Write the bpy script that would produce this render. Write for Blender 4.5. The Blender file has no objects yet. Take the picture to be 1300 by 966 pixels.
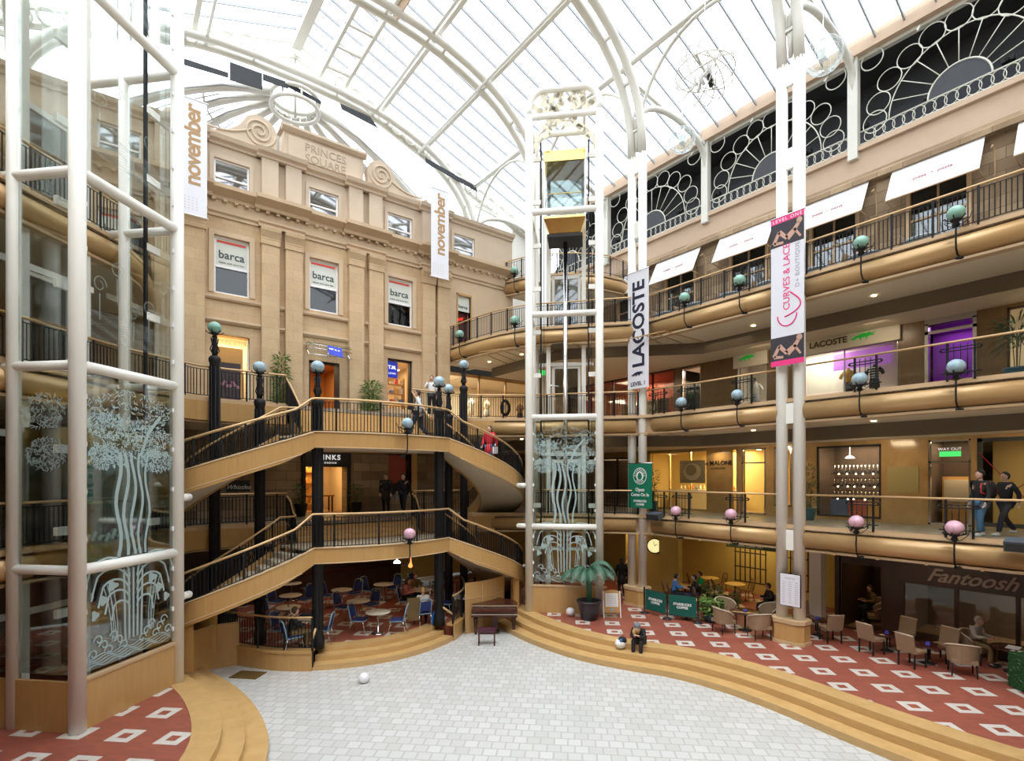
import bpy, bmesh, math, random
from mathutils import Vector, Matrix, Quaternion
from math import sin, cos, pi, radians, sqrt, atan2, hypot
random.seed(7)
scene = bpy.context.scene
col = scene.collection
# ------------------------------------------------------------------ camera
E = 5.85                                   # eye height above the pale floor
YAW = atan2(.602, .798)
cd = bpy.data.cameras.new('camera'); cam = bpy.data.objects.new('camera', cd); col.objects.link(cam)
cam.location = (0, 0, E); cam.rotation_euler = (pi/2, 0, -YAW)
cd.sensor_width = 36; cd.lens = 679/1300*36; cd.shift_y = 122/1300; cd.clip_start = .05; cd.clip_end = 400
scene.camera = cam
# ------------------------------------------------------------------ light
scene.view_settings.view_transform = 'Standard'; scene.view_settings.look = 'None'
scene.view_settings.gamma = 1; scene.view_settings.use_curve_mapping = False
scene.view_settings.exposure = 0.12
W = bpy.data.worlds.new('overcast'); scene.world = W; W.use_nodes = True
nt = W.node_tree; nt.nodes.clear()
out = nt.nodes.new('ShaderNodeOutputWorld'); bg = nt.nodes.new('ShaderNodeBackground')
tc = nt.nodes.new('ShaderNodeTexCoord'); sx = nt.nodes.new('ShaderNodeSeparateXYZ'); rp = nt.nodes.new('ShaderNodeValToRGB')
nt.links.new(tc.outputs['Generated'], sx.inputs[0]); nt.links.new(sx.outputs['Z'], rp.inputs[0])
rp.color_ramp.elements[0].position = -.02; rp.color_ramp.elements[0].color = (.25, .25, .27, 1)
rp.color_ramp.elements[1].position = .06; rp.color_ramp.elements[1].color = (.88, .94, 1, 1)
nt.links.new(rp.outputs[0], bg.inputs['Color']); bg.inputs['Strength'].default_value = 4.3
nt.links.new(bg.outputs[0], out.inputs[0])
sd = bpy.data.lights.new('sun', 'SUN'); sun = bpy.data.objects.new('sun', sd); col.objects.link(sun)
sd.energy = 1.6; sd.angle = radians(25); sd.color = (1, .97, .92); sun.rotation_euler = (radians(18), radians(-22), 0)
scene.cycles.transparent_max_bounces = 24
scene.cycles.max_bounces = 7
scene.cycles.diffuse_bounces = 4
scene.cycles.sample_clamp_indirect = 6
scene.cycles.use_denoising = True
def area(loc, size, power, color, rot=(0, 0, 0), name='shop_light', sy=None):
    l = bpy.data.lights.new(name, 'AREA'); l.energy = power; l.color = color; l.size = size
    if sy: l.shape = 'RECTANGLE'; l.size_y = sy
    o = bpy.data.objects.new(name, l); col.objects.link(o); o.location = loc; o.rotation_euler = rot
    return o
# ------------------------------------------------------------------ materials
MATS = {}
def newmat(name):
    m = bpy.data.materials.new(name); m.use_nodes = True; MATS[name] = m
    return m, m.node_tree, m.node_tree.nodes['Principled BSDF']
def N(t, typ, **kw):
    n = t.nodes.new(typ)
    for k, v in kw.items():
        if k in n.inputs: n.inputs[k].default_value = v
        else: setattr(n, k, v)
    return n
def plain(name, c, rough=.5, metal=0, noise=0, scale=3, emit=0, spec=.5, bump=0, stretch=None):
    m, t, p = newmat(name)
    p.inputs['Base Color'].default_value = (*c, 1); p.inputs['Roughness'].default_value = rough
    p.inputs['Metallic'].default_value = metal; p.inputs['Specular IOR Level'].default_value = spec
    if emit:
        p.inputs['Emission Color'].default_value = (*c, 1); p.inputs['Emission Strength'].default_value = emit
    if noise or bump:
        co = N(t, 'ShaderNodeTexCoord'); mp = N(t, 'ShaderNodeMapping'); no = N(t, 'ShaderNodeTexNoise', Scale=scale, Detail=5.)
        if stretch: mp.inputs['Scale'].default_value = stretch
        t.links.new(co.outputs['Object'], mp.inputs[0]); t.links.new(mp.outputs[0], no.inputs['Vector'])
        if noise:
            mx = N(t, 'ShaderNodeMix', data_type='RGBA'); mx.inputs[6].default_value = (*[v*(1-noise) for v in c], 1)
            mx.inputs[7].default_value = (*[min(1, v*(1+noise)) for v in c], 1)
            t.links.new(no.outputs['Fac'], mx.inputs[0]); t.links.new(mx.outputs[2], p.inputs['Base Color'])
        if bump:
            b = N(t, 'ShaderNodeBump', Strength=bump); t.links.new(no.outputs['Fac'], b.inputs['Height']); t.links.new(b.outputs[0], p.inputs['Normal'])
    return m
def stone(name, c1, c2, mortar, bw, bh, axis='x', ms=.012, dirt=.25, dirtc=(.16, .11, .07)):
    m, t, p = newmat(name)
    g = N(t, 'ShaderNodeNewGeometry'); s = N(t, 'ShaderNodeSeparateXYZ'); c = N(t, 'ShaderNodeCombineXYZ')
    ad = N(t, 'ShaderNodeMath', operation='ADD')
    t.links.new(g.outputs['Position'], s.inputs[0]); t.links.new(s.outputs['X'], ad.inputs[0]); t.links.new(s.outputs['Y'], ad.inputs[1])
    t.links.new(ad.outputs[0], c.inputs['X']); t.links.new(s.outputs['Z'], c.inputs['Y'])
    b = N(t, 'ShaderNodeTexBrick', Scale=1., **{'Mortar Size': ms, 'Brick Width': bw, 'Row Height': bh, 'Bias': 0.})
    b.inputs['Color1'].default_value = (*c1, 1); b.inputs['Color2'].default_value = (*c2, 1); b.inputs['Mortar'].default_value = (*mortar, 1)
    t.links.new(c.outputs[0], b.inputs['Vector'])
    no = N(t, 'ShaderNodeTexNoise', Scale=.9, Detail=7., Roughness=.65); t.links.new(g.outputs['Position'], no.inputs['Vector'])
    r = N(t, 'ShaderNodeValToRGB'); r.color_ramp.elements[0].position = .42; r.color_ramp.elements[1].position = .72
    t.links.new(no.outputs['Fac'], r.inputs[0])
    fm = N(t, 'ShaderNodeMath', operation='MULTIPLY'); fm.inputs[1].default_value = dirt; t.links.new(r.outputs[0], fm.inputs[0])
    mx = N(t, 'ShaderNodeMix', data_type='RGBA'); t.links.new(fm.outputs[0], mx.inputs[0]); t.links.new(b.outputs['Color'], mx.inputs[6])
    mx.inputs[7].default_value = (*dirtc, 1); t.links.new(mx.outputs[2], p.inputs['Base Color'])
    p.inputs['Roughness'].default_value = .85; p.inputs['Specular IOR Level'].default_value = .2
    n2 = N(t, 'ShaderNodeTexNoise', Scale=14., Detail=4.); t.links.new(g.outputs['Position'], n2.inputs['Vector'])
    bu = N(t, 'ShaderNodeBump', Strength=.25, Distance=.05); t.links.new(n2.outputs['Fac'], bu.inputs['Height']); t.links.new(bu.outputs[0], p.inputs['Normal'])
    return m
def glass(name, tint=(1, 1, 1), refl=.9, base=.04):
    """thin pane: mostly see-through, mirror-like at grazing angles"""
    m = bpy.data.materials.new(name); m.use_nodes = True; MATS[name] = m; t = m.node_tree; t.nodes.clear()
    o = N(t, 'ShaderNodeOutputMaterial'); tr = N(t, 'ShaderNodeBsdfTransparent'); gl = N(t, 'ShaderNodeBsdfGlossy'); gl.inputs['Roughness'].default_value = .03
    tr.inputs[0].default_value = (*tint, 1)
    lw = N(t, 'ShaderNodeLayerWeight', Blend=.35); mu = N(t, 'ShaderNodeMath', operation='MULTIPLY_ADD'); mu.inputs[1].default_value = refl; mu.inputs[2].default_value = base
    pw = N(t, 'ShaderNodeMath', operation='POWER'); pw.inputs[1].default_value = 2.2
    t.links.new(lw.outputs['Fresnel'], pw.inputs[0]); t.links.new(pw.outputs[0], mu.inputs[0]); mu.use_clamp = True
    mx = N(t, 'ShaderNodeMixShader'); t.links.new(mu.outputs[0], mx.inputs[0]); t.links.new(tr.outputs[0], mx.inputs[1]); t.links.new(gl.outputs[0], mx.inputs[2])
    t.links.new(mx.outputs[0], o.inputs[0]); return m
def frosted(name, c, opac):
    m = bpy.data.materials.new(name); m.use_nodes = True; MATS[name] = m; t = m.node_tree; t.nodes.clear()
    o = N(t, 'ShaderNodeOutputMaterial'); tr = N(t, 'ShaderNodeBsdfTransparent'); di = N(t, 'ShaderNodeBsdfDiffuse'); tl = N(t, 'ShaderNodeBsdfTranslucent')
    di.inputs[0].default_value = (*c, 1); tl.inputs[0].default_value = (*c, 1)
    a = N(t, 'ShaderNodeMixShader'); a.inputs[0].default_value = .4; t.links.new(di.outputs[0], a.inputs[1]); t.links.new(tl.outputs[0], a.inputs[2])
    mx = N(t, 'ShaderNodeMixShader'); mx.inputs[0].default_value = opac; t.links.new(tr.outputs[0], mx.inputs[1]); t.links.new(a.outputs[0], mx.inputs[2])
    t.links.new(mx.outputs[0], o.inputs[0]); return m
def wood(name, c, dark, rough=.35, scale=2.0, axis=(1, 1, .12), panel=None):
    m, t, p = newmat(name)
    g = N(t, 'ShaderNodeNewGeometry'); mp = N(t, 'ShaderNodeMapping'); mp.inputs['Scale'].default_value = axis
    no = N(t, 'ShaderNodeTexNoise', Scale=scale*6, Detail=6., Distortion=.6)
    t.links.new(g.outputs['Position'], mp.inputs[0]); t.links.new(mp.outputs[0], no.inputs['Vector'])
    mx = N(t, 'ShaderNodeMix', data_type='RGBA'); mx.inputs[6].default_value = (*dark, 1); mx.inputs[7].default_value = (*c, 1)
    t.links.new(no.outputs['Fac'], mx.inputs[0]); t.links.new(mx.outputs[2], p.inputs['Base Color'])
    p.inputs['Roughness'].default_value = rough
    return m
def terracotta(name):
    m, t, p = newmat(name)
    g = N(t, 'ShaderNodeNewGeometry'); mp = N(t, 'ShaderNodeMapping'); mp.inputs['Rotation'].default_value = (0, 0, radians(43)); mp.inputs['Scale'].default_value = (1/1.07,)*3
    t.links.new(g.outputs['Position'], mp.inputs[0]); s = N(t, 'ShaderNodeSeparateXYZ'); t.links.new(mp.outputs[0], s.inputs[0])
    ds = []
    for ax in 'XY':
        fr = N(t, 'ShaderNodeMath', operation='FRACT'); t.links.new(s.outputs[ax], fr.inputs[0])
        su = N(t, 'ShaderNodeMath', operation='SUBTRACT'); su.inputs[1].default_value = .5; t.links.new(fr.outputs[0], su.inputs[0])
        ab = N(t, 'ShaderNodeMath', operation='ABSOLUTE'); t.links.new(su.outputs[0], ab.inputs[0]); ds.append(ab)
    mxm = N(t, 'ShaderNodeMath', operation='MAXIMUM'); t.links.new(ds[0].outputs[0], mxm.inputs[0]); t.links.new(ds[1].outputs[0], mxm.inputs[1])
    a = N(t, 'ShaderNodeMath', operation='LESS_THAN'); a.inputs[1].default_value = .245; t.links.new(mxm.outputs[0], a.inputs[0])
    b = N(t, 'ShaderNodeMath', operation='GREATER_THAN'); b.inputs[1].default_value = .1; t.links.new(mxm.outputs[0], b.inputs[0])
    mu = N(t, 'ShaderNodeMath', operation='MULTIPLY'); t.links.new(a.outputs[0], mu.inputs[0]); t.links.new(b.outputs[0], mu.inputs[1])
    br = N(t, 'ShaderNodeTexBrick', Scale=4., **{'Mortar Size': .03, 'Brick Width': .8, 'Row Height': .4}); t.links.new(mp.outputs[0], br.inputs['Vector'])
    br.inputs['Color1'].default_value = (.34, .085, .05, 1); br.inputs['Color2'].default_value = (.27, .07, .045, 1); br.inputs['Mortar'].default_value = (.24, .1, .075, 1)
    no = N(t, 'ShaderNodeTexNoise', Scale=9., Detail=4.)
    t.links.new(g.outputs['Position'], no.inputs['Vector'])
    wh = N(t, 'ShaderNodeMix', data_type='RGBA'); wh.inputs[6].default_value = (.5, .46, .4, 1); wh.inputs[7].default_value = (.66, .62, .56, 1); t.links.new(no.outputs['Fac'], wh.inputs[0])
    mx = N(t, 'ShaderNodeMix', data_type='RGBA'); t.links.new(mu.outputs[0], mx.inputs[0]); t.links.new(br.outputs['Color'], mx.inputs[6]); t.links.new(wh.outputs[2], mx.inputs[7])
    t.links.new(mx.outputs[2], p.inputs['Base Color']); p.inputs['Roughness'].default_value = .45
    return m
def tiles(name, c1, c2, mortar, bw, bh, rot=43, rough=.4):
    m, t, p = newmat(name)
    g = N(t, 'ShaderNodeNewGeometry'); mp = N(t, 'ShaderNodeMapping'); mp.inputs['Rotation'].default_value = (0, 0, radians(rot))
    t.links.new(g.outputs['Position'], mp.inputs[0])
    br = N(t, 'ShaderNodeTexBrick', Scale=1., offset=.5, **{'Mortar Size': .022, 'Mortar Smooth': .3, 'Brick Width': bw, 'Row Height': bh}); t.links.new(mp.outputs[0], br.inputs['Vector'])
    br.inputs['Color1'].default_value = (*c1, 1); br.inputs['Color2'].default_value = (*c2, 1); br.inputs['Mortar'].default_value = (*mortar, 1)
    no = N(t, 'ShaderNodeTexNoise', Scale=.8, Detail=5.); t.links.new(g.outputs['Position'], no.inputs['Vector'])
    mx = N(t, 'ShaderNodeMix', data_type='RGBA', blend_type='MULTIPLY'); mx.inputs[0].default_value = .35
    t.links.new(br.outputs['Color'], mx.inputs[6]); t.links.new(no.outputs['Color'], mx.inputs[7])
    t.links.new(br.outputs['Color'], p.inputs['Base Color']); p.inputs['Roughness'].default_value = rough
    return m
M = MATS
stone('sandstone', (.61, .45, .275), (.56, .40, .24), (.50, .355, .21), 1.15, .42, ms=.008, dirt=.22)
plain('smooth_stone', (.60, .455, .31), .85, noise=.14, scale=1.3, spec=.2, bump=.1)
plain('attic_stone', (.56, .455, .345), .85, noise=.14, scale=1.3, spec=.2, bump=.1)
stone('old_stone', (.44, .33, .21), (.24, .165, .10), (.2, .14, .09), .8, .38, dirt=.6)
plain('pink_plaster', (.56, .42, .31), .8, noise=.05, spec=.2)
plain('cream_paint', (.84, .83, .77), .38, noise=.02)
plain('roof_paint', (.66, .65, .585), .4, noise=.02)
plain('grey_bar', (.36, .37, .39), .5)
plain('black_iron', (.010, .010, .011), .55, spec=.3)
plain('bronze_iron', (.05, .035, .02), .45, metal=.3)
plain('rail_brass', (.60, .40, .20), .3, metal=.35)
plain('gold_tube', (.52, .335, .15), .32, metal=.25)
plain('tan_trim', (.55, .385, .22), .5, noise=.04)
plain('cream_soffit', (.74, .64, .48), .7, noise=.03)
plain('taupe', (.17, .135, .095), .7)
plain('dark_panel', (.03, .032, .036), .7)
plain('slate_panel', (.055, .06, .068), .8, noise=.2)
plain('near_black', (.012, .011, .011), .6)
plain('dark_wood', (.05, .024, .014), .4, noise=.3, stretch=(1, 1, .1), scale=12)
plain('chrome', (.7, .7, .72), .15, metal=1)
plain('brass', (.82, .58, .2), .22, metal=1, noise=.2, scale=5, bump=.25)
plain('white_cloth', (.80, .80, .82), .8)
plain('white_plastic', (.85, .85, .86), .4)
wood('maple', (.56, .34, .13), (.44, .25, .085), axis=(1.2, 1.2, .1))
wood('step_wood', (.64, .42, .18), (.42, .25, .09), axis=(.3, .3, 3), scale=1.5)
wood('mahogany', (.075, .02, .012), (.03, .009, .006), rough=.15, axis=(.3, .3, 3))
terracotta('red_paving')
tiles('pale_paving', (.57, .57, .55), (.49, .49, .465), (.42, .41, .385), .3, .3)
tiles('gallery_paving', (.34, .3, .24), (.22, .18, .14), (.2, .16, .12), .3, .3, rot=45)
glass('clear_glass', (.94, .98, .965), .5, .025)
glass('upper_window', (.2, .25, .27), .7, .05)
glass('roof_glass', (.97, .98, 1), .3, .02)
glass('shop_glass', (.97, .97, .95), .5, .03)
glass('dark_glass', (.45, .5, .5), .8, .12)
glass('window_glass', (.25, .3, .32), 1.0, .38)
frosted('etched', (.68, .82, .82), .55)
frosted('etched_faint', (.68, .82, .82), .22)
# ------------------------------------------------------------------ mesh helpers
ORG = {}
def tag(o, label=None, cat=None, group=None, kind=None):
    if label: o['label'] = label
    if cat: o['category'] = cat
    if group: o['group'] = group
    if kind: o['kind'] = kind
    return o
def thing(name, label, cat, loc=(0, 0, 0), group=None, rz=0):
    o = bpy.data.objects.new(name, None); col.objects.link(o); o.location = loc; o.rotation_euler = (0, 0, rz); o.empty_display_size = .2
    ORG[o.name] = Vector(loc)
    return tag(o, label, cat, group)
class MB:
    def __init__(s): s.v = []; s.f = []; s.smooth = []
    def add(s, vs, fs, sm=False):
        n = len(s.v); s.v += [Vector(v) for v in vs]; s.f += [tuple(i+n for i in f) for f in fs]; s.smooth += [sm]*len(fs); return s
    def box(s, x0, x1, y0, y1, z0, z1):
        return s.add([(x, y, z) for z in (z0, z1) for x, y in ((x0, y0), (x1, y0), (x1, y1), (x0, y1))],
                     [(3, 2, 1, 0), (4, 5, 6, 7), (0, 1, 5, 4), (1, 2, 6, 5), (2, 3, 7, 6), (3, 0, 4, 7)])
    def obox(s, c, u, v, w):
        c, u, v, w = map(Vector, (c, u, v, w))
        if u.cross(v).dot(w) < 0: w = -w
        return s.add([c-u-v-w, c+u-v-w, c+u+v-w, c-u+v-w, c-u-v+w, c+u-v+w, c+u+v+w, c-u+v+w],
                     [(3, 2, 1, 0), (4, 5, 6, 7), (0, 1, 5, 4), (1, 2, 6, 5), (2, 3, 7, 6), (3, 0, 4, 7)])
    def bar(s, a, b, w, h=None, up=(0, 0, 1)):
        a, b = Vector(a), Vector(b); d = b-a
        if d.length < 1e-6: return s
        u = Vector(up)
        if abs(d.normalized().dot(u)) > .98: u = Vector((1, 0, 0))
        x = d.cross(u).normalized(); y = x.cross(d).normalized(); h = h or w
        return s.obox((a+b)/2, d/2, x*w/2, y*h/2)
    def tube(s, pts, r, seg=8, closed=False, cap=True):
        pts = [Vector(p) for p in pts]; n = len(pts); rs = r if isinstance(r, (list, tuple)) else [r]*n
        vs = []; prev = None
        for i, p in enumerate(pts):
            if closed: t = (pts[(i+1) % n]-pts[i-1])
            else: t = pts[min(i+1, n-1)]-pts[max(i-1, 0)]
            if t.length < 1e-9: t = Vector((0, 0, 1))
            t.normalize()
            if prev is None:
                a = Vector((0, 0, 1)) if abs(t.z) < .9 else Vector((1, 0, 0)); x = t.cross(a).normalized()
            else:
                x = prev-t*prev.dot(t)
                if x.length < 1e-6: x = t.orthogonal()
                x.normalize()
            prev = x; y = t.cross(x)
            for k in range(seg):
                a = 2*pi*k/seg; vs.append(p+(x*cos(a)+y*sin(a))*rs[i])
        fs = []
        for i in range(n if closed else n-1):
            j = (i+1) % n
            for k in range(seg):
                l = (k+1) % seg; fs.append((i*seg+k, i*seg+l, j*seg+l, j*seg+k))
        s.add(vs, fs, True)
        if cap and not closed:
            m = len(s.v)-n*seg
            s.f += [tuple(m+k for k in range(seg))[::-1], tuple(m+(n-1)*seg+k for k in range(seg))]; s.smooth += [False, False]
        return s
    def lathe(s, prof, seg=16, c=(0, 0, 0), axis=None):
        c = Vector(c); q = Vector((0, 0, 1)).rotation_difference(Vector(axis).normalized()) if axis else None
        vs = []
        for r, z in prof:
            for k in range(seg):
                a = 2*pi*k/seg; p = Vector((r*cos(a), r*sin(a), z))
                if q: p = q @ p
                vs.append(c+p)
        fs = []
        for i in range(len(prof)-1):
            for k in range(seg):
                l = (k+1) % seg; fs.append((i*seg+k, i*seg+l, (i+1)*seg+l, (i+1)*seg+k))
        s.add(vs, fs, True); m = len(s.v)-len(prof)*seg
        if prof[0][0] > 1e-4: s.f.append(tuple(m+k for k in range(seg))[::-1]); s.smooth.append(False)
        if prof[-1][0] > 1e-4: s.f.append(tuple(m+(len(prof)-1)*seg+k for k in range(seg))); s.smooth.append(False)
        return s
    def ball(s, c, r, seg=14, rings=8, sc=(1, 1, 1)):
        prof = [(max(1e-5, sin(pi*i/rings)), -cos(pi*i/rings)) for i in range(rings+1)]; n = len(s.v)
        s.lathe(prof, seg)
        for i in range(n, len(s.v)): v = s.v[i]; s.v[i] = Vector(c)+Vector((v.x*sc[0], v.y*sc[1], v.z*sc[2]))*r
        return s
    def prism(s, poly, z0, z1):
        """poly: list of (x, y); extruded z0..z1"""
        a = sum(poly[i][0]*poly[(i+1) % len(poly)][1]-poly[(i+1) % len(poly)][0]*poly[i][1] for i in range(len(poly)))
        if a < 0: poly = poly[::-1]
        n = len(poly)
        return s.add([(x, y, z0) for x, y in poly]+[(x, y, z1) for x, y in poly],
                     [tuple(range(n))[::-1], tuple(range(n, 2*n))]+[(i, (i+1) % n, n+(i+1) % n, n+i) for i in range(n)])
    def plate(s, poly, o, u, v, th):
        """2-D polygon on the plane through o with axes u, v, given thickness th"""
        o, u, v = Vector(o), Vector(u), Vector(v); w = u.cross(v).normalized()*th; n = len(poly)
        a = sum(poly[i][0]*poly[(i+1) % n][1]-poly[(i+1) % n][0]*poly[i][1] for i in range(n))
        if a < 0: poly = poly[::-1]
        p = [o+u*a+v*b for a, b in poly]
        return s.add([q for q in p]+[q+w for q in p], [tuple(range(n))[::-1], tuple(range(n, 2*n))]+[(i, (i+1) % n, n+(i+1) % n, n+i) for i in range(n)])
    def sweep(s, prof, path, closed_prof=True, smooth=False, caps=True):
        """prof: (u, v): u to the right of travel, v up"""
        P = [Vector(p) for p in path]; n = len(P); m = len(prof); vs = []
        for i, p in enumerate(P):
            a = (P[i]-P[i-1]) if i else None; b = (P[i+1]-P[i]) if i < n-1 else None
            def nr(d): d = Vector((d.x, d.y)); d.normalize(); return Vector((d.y, -d.x))
            if a is None: w = nr(b); k = 1
            elif b is None: w = nr(a); k = 1
            else:
                na, nb = nr(a), nr(b); w = (na+nb)
                if w.length < 1e-6: w = na
                w.normalize(); k = 1/max(.4, w.dot(na))
            for u, v in prof: vs.append((p.x+w.x*u*k, p.y+w.y*u*k, p.z+v))
        fs = []
        for i in range(n-1):
            for j in range(m if closed_prof else m-1):
                l = (j+1) % m; fs.append((i*m+j, (i+1)*m+j, (i+1)*m+l, i*m+l))
        s.add(vs, fs, smooth)
        if caps and closed_prof:
            q = len(s.v)-n*m; s.f += [tuple(q+j for j in range(m)), tuple(q+(n-1)*m+j for j in range(m))[::-1]]; s.smooth += [False, False]
        return s
    def merge(s, o, mat=None):
        n = len(s.v); s.v += [(mat @ v if mat else v.copy()) for v in o.v]; s.f += [tuple(i+n for i in f) for f in o.f]; s.smooth += o.smooth; return s
    def xf(s, mat): s.v = [mat @ v for v in s.v]; return s
    def build(s, name, mat, parent=None, origin=None, kind=None, label=None):
        me = bpy.data.meshes.new(name); o0 = Vector(origin) if origin is not None else Vector((0, 0, 0))
        if parent is not None: o0 = ORG.get(parent.name, Vector((0, 0, 0)))
        me.from_pydata([tuple(v-o0) for v in s.v], [], s.f); me.polygons.foreach_set('use_smooth', s.smooth); me.update()
        me.materials.append(MATS[mat] if isinstance(mat, str) else mat)
        ob = bpy.data.objects.new(name, me); col.objects.link(ob)
        if parent is not None: ob.parent = parent; ORG[ob.name] = o0
        elif origin is not None: ob.location = o0; ORG[ob.name] = o0
        if kind: ob['kind'] = kind
        if label: ob['label'] = label
        return ob
def struct(name, mb, mat, parent=None):
    o = mb.build(name, mat, parent)
    if parent is None: o['kind'] = 'structure'
    return o
def dup(root, loc, rz=None, label=None, group=None, rot=None, sc=None):
    def cp(o, par):
        c = o.copy(); col.objects.link(c); c.parent = par
        for ch in o.children: cp(ch, c)
        return c
    r = cp(root, None); r.location = loc
    if rz is not None: r.rotation_euler = (0, 0, rz)
    if rot is not None: r.rotation_euler = rot
    if sc is not None: r.scale = (sc,)*3
    if label: r['label'] = label
    if group: r['group'] = group
    return r
def first_or_dup(proto, used, loc, rz, label, group=None, sc=None):
    if not used:
        used.append(1); proto.location = loc; proto.rotation_euler = (0, 0, rz); proto['label'] = label
        if group: proto['group'] = group
        if sc: proto.scale = (sc,)*3
        return proto
    return dup(proto, loc, rz, label, group, sc=sc)
def arc(cx, cy, r, a0, a1, n, z=0): return [(cx+r*cos(radians(a0+(a1-a0)*i/n)), cy+r*sin(radians(a0+(a1-a0)*i/n)), z) for i in range(n+1)]
def mir(p, ax=7.35): return (2*ax-p[0], *p[1:])
def lerp(a, b, t): return tuple(a[i]+(b[i]-a[i])*t for i in range(len(a)))
_font = {}
def text_mb(s, size, o, u, v, depth=.01, align='CENTER', shear=0, spacing=1, bold=0, fit=0):
    """lettering as a solid mesh standing on the plane through o (baseline start/centre), axes u (reading direction) and v (up)"""
    c = bpy.data.curves.new('t', 'FONT'); c.body = s; c.size = size; c.extrude = depth/2; c.align_x = align; c.shear = shear; c.space_character = spacing; c.offset = bold; c.resolution_u = 3
    t = bpy.data.objects.new('t', c); col.objects.link(t); bpy.context.view_layer.update()
    if fit:
        k = fit/max(.01, t.dimensions.x); c.size *= k; c.offset *= k; bpy.context.view_layer.update()
    me = t.to_mesh(); u, v = Vector(u).normalized(), Vector(v).normalized(); w = u.cross(v); o = Vector(o); mb = MB()
    mb.add([o+u*p.co.x+v*p.co.y+w*(p.co.z+depth/2) for p in me.vertices], [tuple(p.vertices) for p in me.polygons])
    t.to_mesh_clear(); bpy.data.objects.remove(t); bpy.data.curves.remove(c); return mb
def X(px, y0=23.0):
    """x at which the sight line of a picture column meets the wall plane y = y0"""
    r = (px-650)/679; return y0*(.602+.798*r)/(.798-.602*r)
def dep(x, y): return .602*x+.798*y
def Z(py, x, y): return E+(605-py)/679*dep(x, y)
def Yx(px, x0):
    r = (px-650)/679; return x0*(.798-.602*r)/(.602+.798*r)
def at_z(px, py, z):
    d = 679*(E-z)/(py-605); xx = (px-650)/679*d; return (.798*xx+.602*d, -.602*xx+.798*d, z)
# levels
ZG, ZA, ZB, ZC, ZD = E-5.35, E-1.6, E+2.5, E+6.4, E+10.4
# ================================================================== SHELL
def wallgrid(mb, o, u, w, U0, U1, Z0, Z1, ops):
    """solid wall from U0..U1 along u and Z0..Z1, thickness vector w, with rectangular openings (ua, ub, za, zb)"""
    o, u, w = Vector(o), Vector(u).normalized(), Vector(w)
    us = sorted({U0, U1, *[a for q in ops for a in q[:2] if U0 < a < U1]})
    for a, b in zip(us, us[1:]):
        m = (a+b)/2; cut = sorted([(q[2], q[3]) for q in ops if q[0] < m < q[1]]); z = Z0
        for c, d in cut+[(Z1, Z1)]:
            if c > z+1e-4: mb.obox(o+u*m+w/2+Vector((0, 0, (z+c)/2)), u*(b-a)/2, w/2, (0, 0, (c-z)/2))
            z = max(z, d)
    return mb
struct('floor', MB().box(-9, 25, -7, 30, -.3, 0), 'pale_paving')
# raised terraces with three wooden steps ---------------------------------
TE = [(13.9, 18.2), (13.75, 17.4), (13.5, 16.4), (13.3, 15.2), (13.25, 13.8), (13.4, 12.5), (13.85, 11.3), (14.3, 10.4), (14.6, 9.4), (14.75, 8.3), (14.75, 7.3), (14.65, 6.2), (14.45, 5.0), (14.3, 3.6), (14.25, 1.5), (14.25, -6.5)]
def offset_poly(P, d):
    out = []
    for i, p in enumerate(P):
        a = Vector(P[max(i-1, 0)]); b = Vector(P[min(i+1, len(P)-1)]); t = (b-a).normalized(); out.append((p[0]+t.y*d, p[1]-t.x*d))
    return out
def smooth_pts(P, k=4):
    Q = [Vector(p) for p in P]; out = []
    for i in range(len(Q)-1):
        p0, p1, p2, p3 = Q[max(i-1, 0)], Q[i], Q[i+1], Q[min(i+2, len(Q)-1)]
        for j in range(k):
            t = j/k; out.append(tuple(.5*((2*p1)+(-p0+p2)*t+(2*p0-5*p1+4*p2-p3)*t*t+(-p0+3*p1-3*p2+p3)*t**3)))
    out.append(tuple(Q[-1])); return out
TS = smooth_pts(TE, 3)
for side, f in (('east', lambda p: p), ('west', mir)):
    P = [f(p) for p in TS]; s = 1 if side == 'east' else -1
    back = [(24.3, -6.5), (24.3, 25), (13.9, 25)]; B = [f(p) for p in back]
    struct('terrace_floor', MB().prism(P+B, .02, .5), 'red_paving')
    # treads: nosing board on top, then two lower steps
    for k, (d0, d1, z) in enumerate([(0, .55, .52), (.5, 1.0, .35), (.95, 1.45, .175)]):
        a = [f(p) for p in offset_poly(TS, d0)]; b = [f(p) for p in offset_poly(TS, d1)]
        struct('wooden_step', MB().prism(a+b[::-1], .001, z), 'step_wood')
# cafe platform under the stairs ------------------------------------------
PF = [(2.6, 20.5), (2.75, 19.4), (3.3, 18.3), (4.05, 17.2), (4.9, 16.5), (5.6, 16.15), (6.5, 15.9), (7.35, 15.8), (8.2, 15.9), (9.1, 16.15), (9.8, 16.5), (10.65, 17.2), (11.4, 18.3), (11.95, 19.4), (12.1, 20.5)]
PFs = smooth_pts(PF, 3)
PI_ = [(p[0]+(7.35-p[0])*.0, p[1]) for p in PFs]
inner = []
for p in PFs:
    d = Vector((7.35-p[0], 20.6-p[1])); L = d.length; k = 1.05 if 4.85 < p[0] < 9.85 else .02; d.normalize(); inner.append((p[0]+d.x*k, p[1]+d.y*k))
ci = [i for i, p in enumerate(PFs) if 4.85 < p[0] < 9.85]
mid = [PFs[i] for i in ci]; imid = [inner[i] for i in ci]
platform = [PFs[i] for i in range(ci[0])]+imid+[PFs[i] for i in range(ci[-1]+1, len(PFs))]
struct('cafe_floor', MB().prism(platform+[(12.1, 26), (2.6, 26)], .01, .5), 'red_paving')
def toward(p, k): d = Vector((7.35-p[0], 20.6-p[1])).normalized(); return (p[0]+d.x*k, p[1]+d.y*k)
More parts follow.
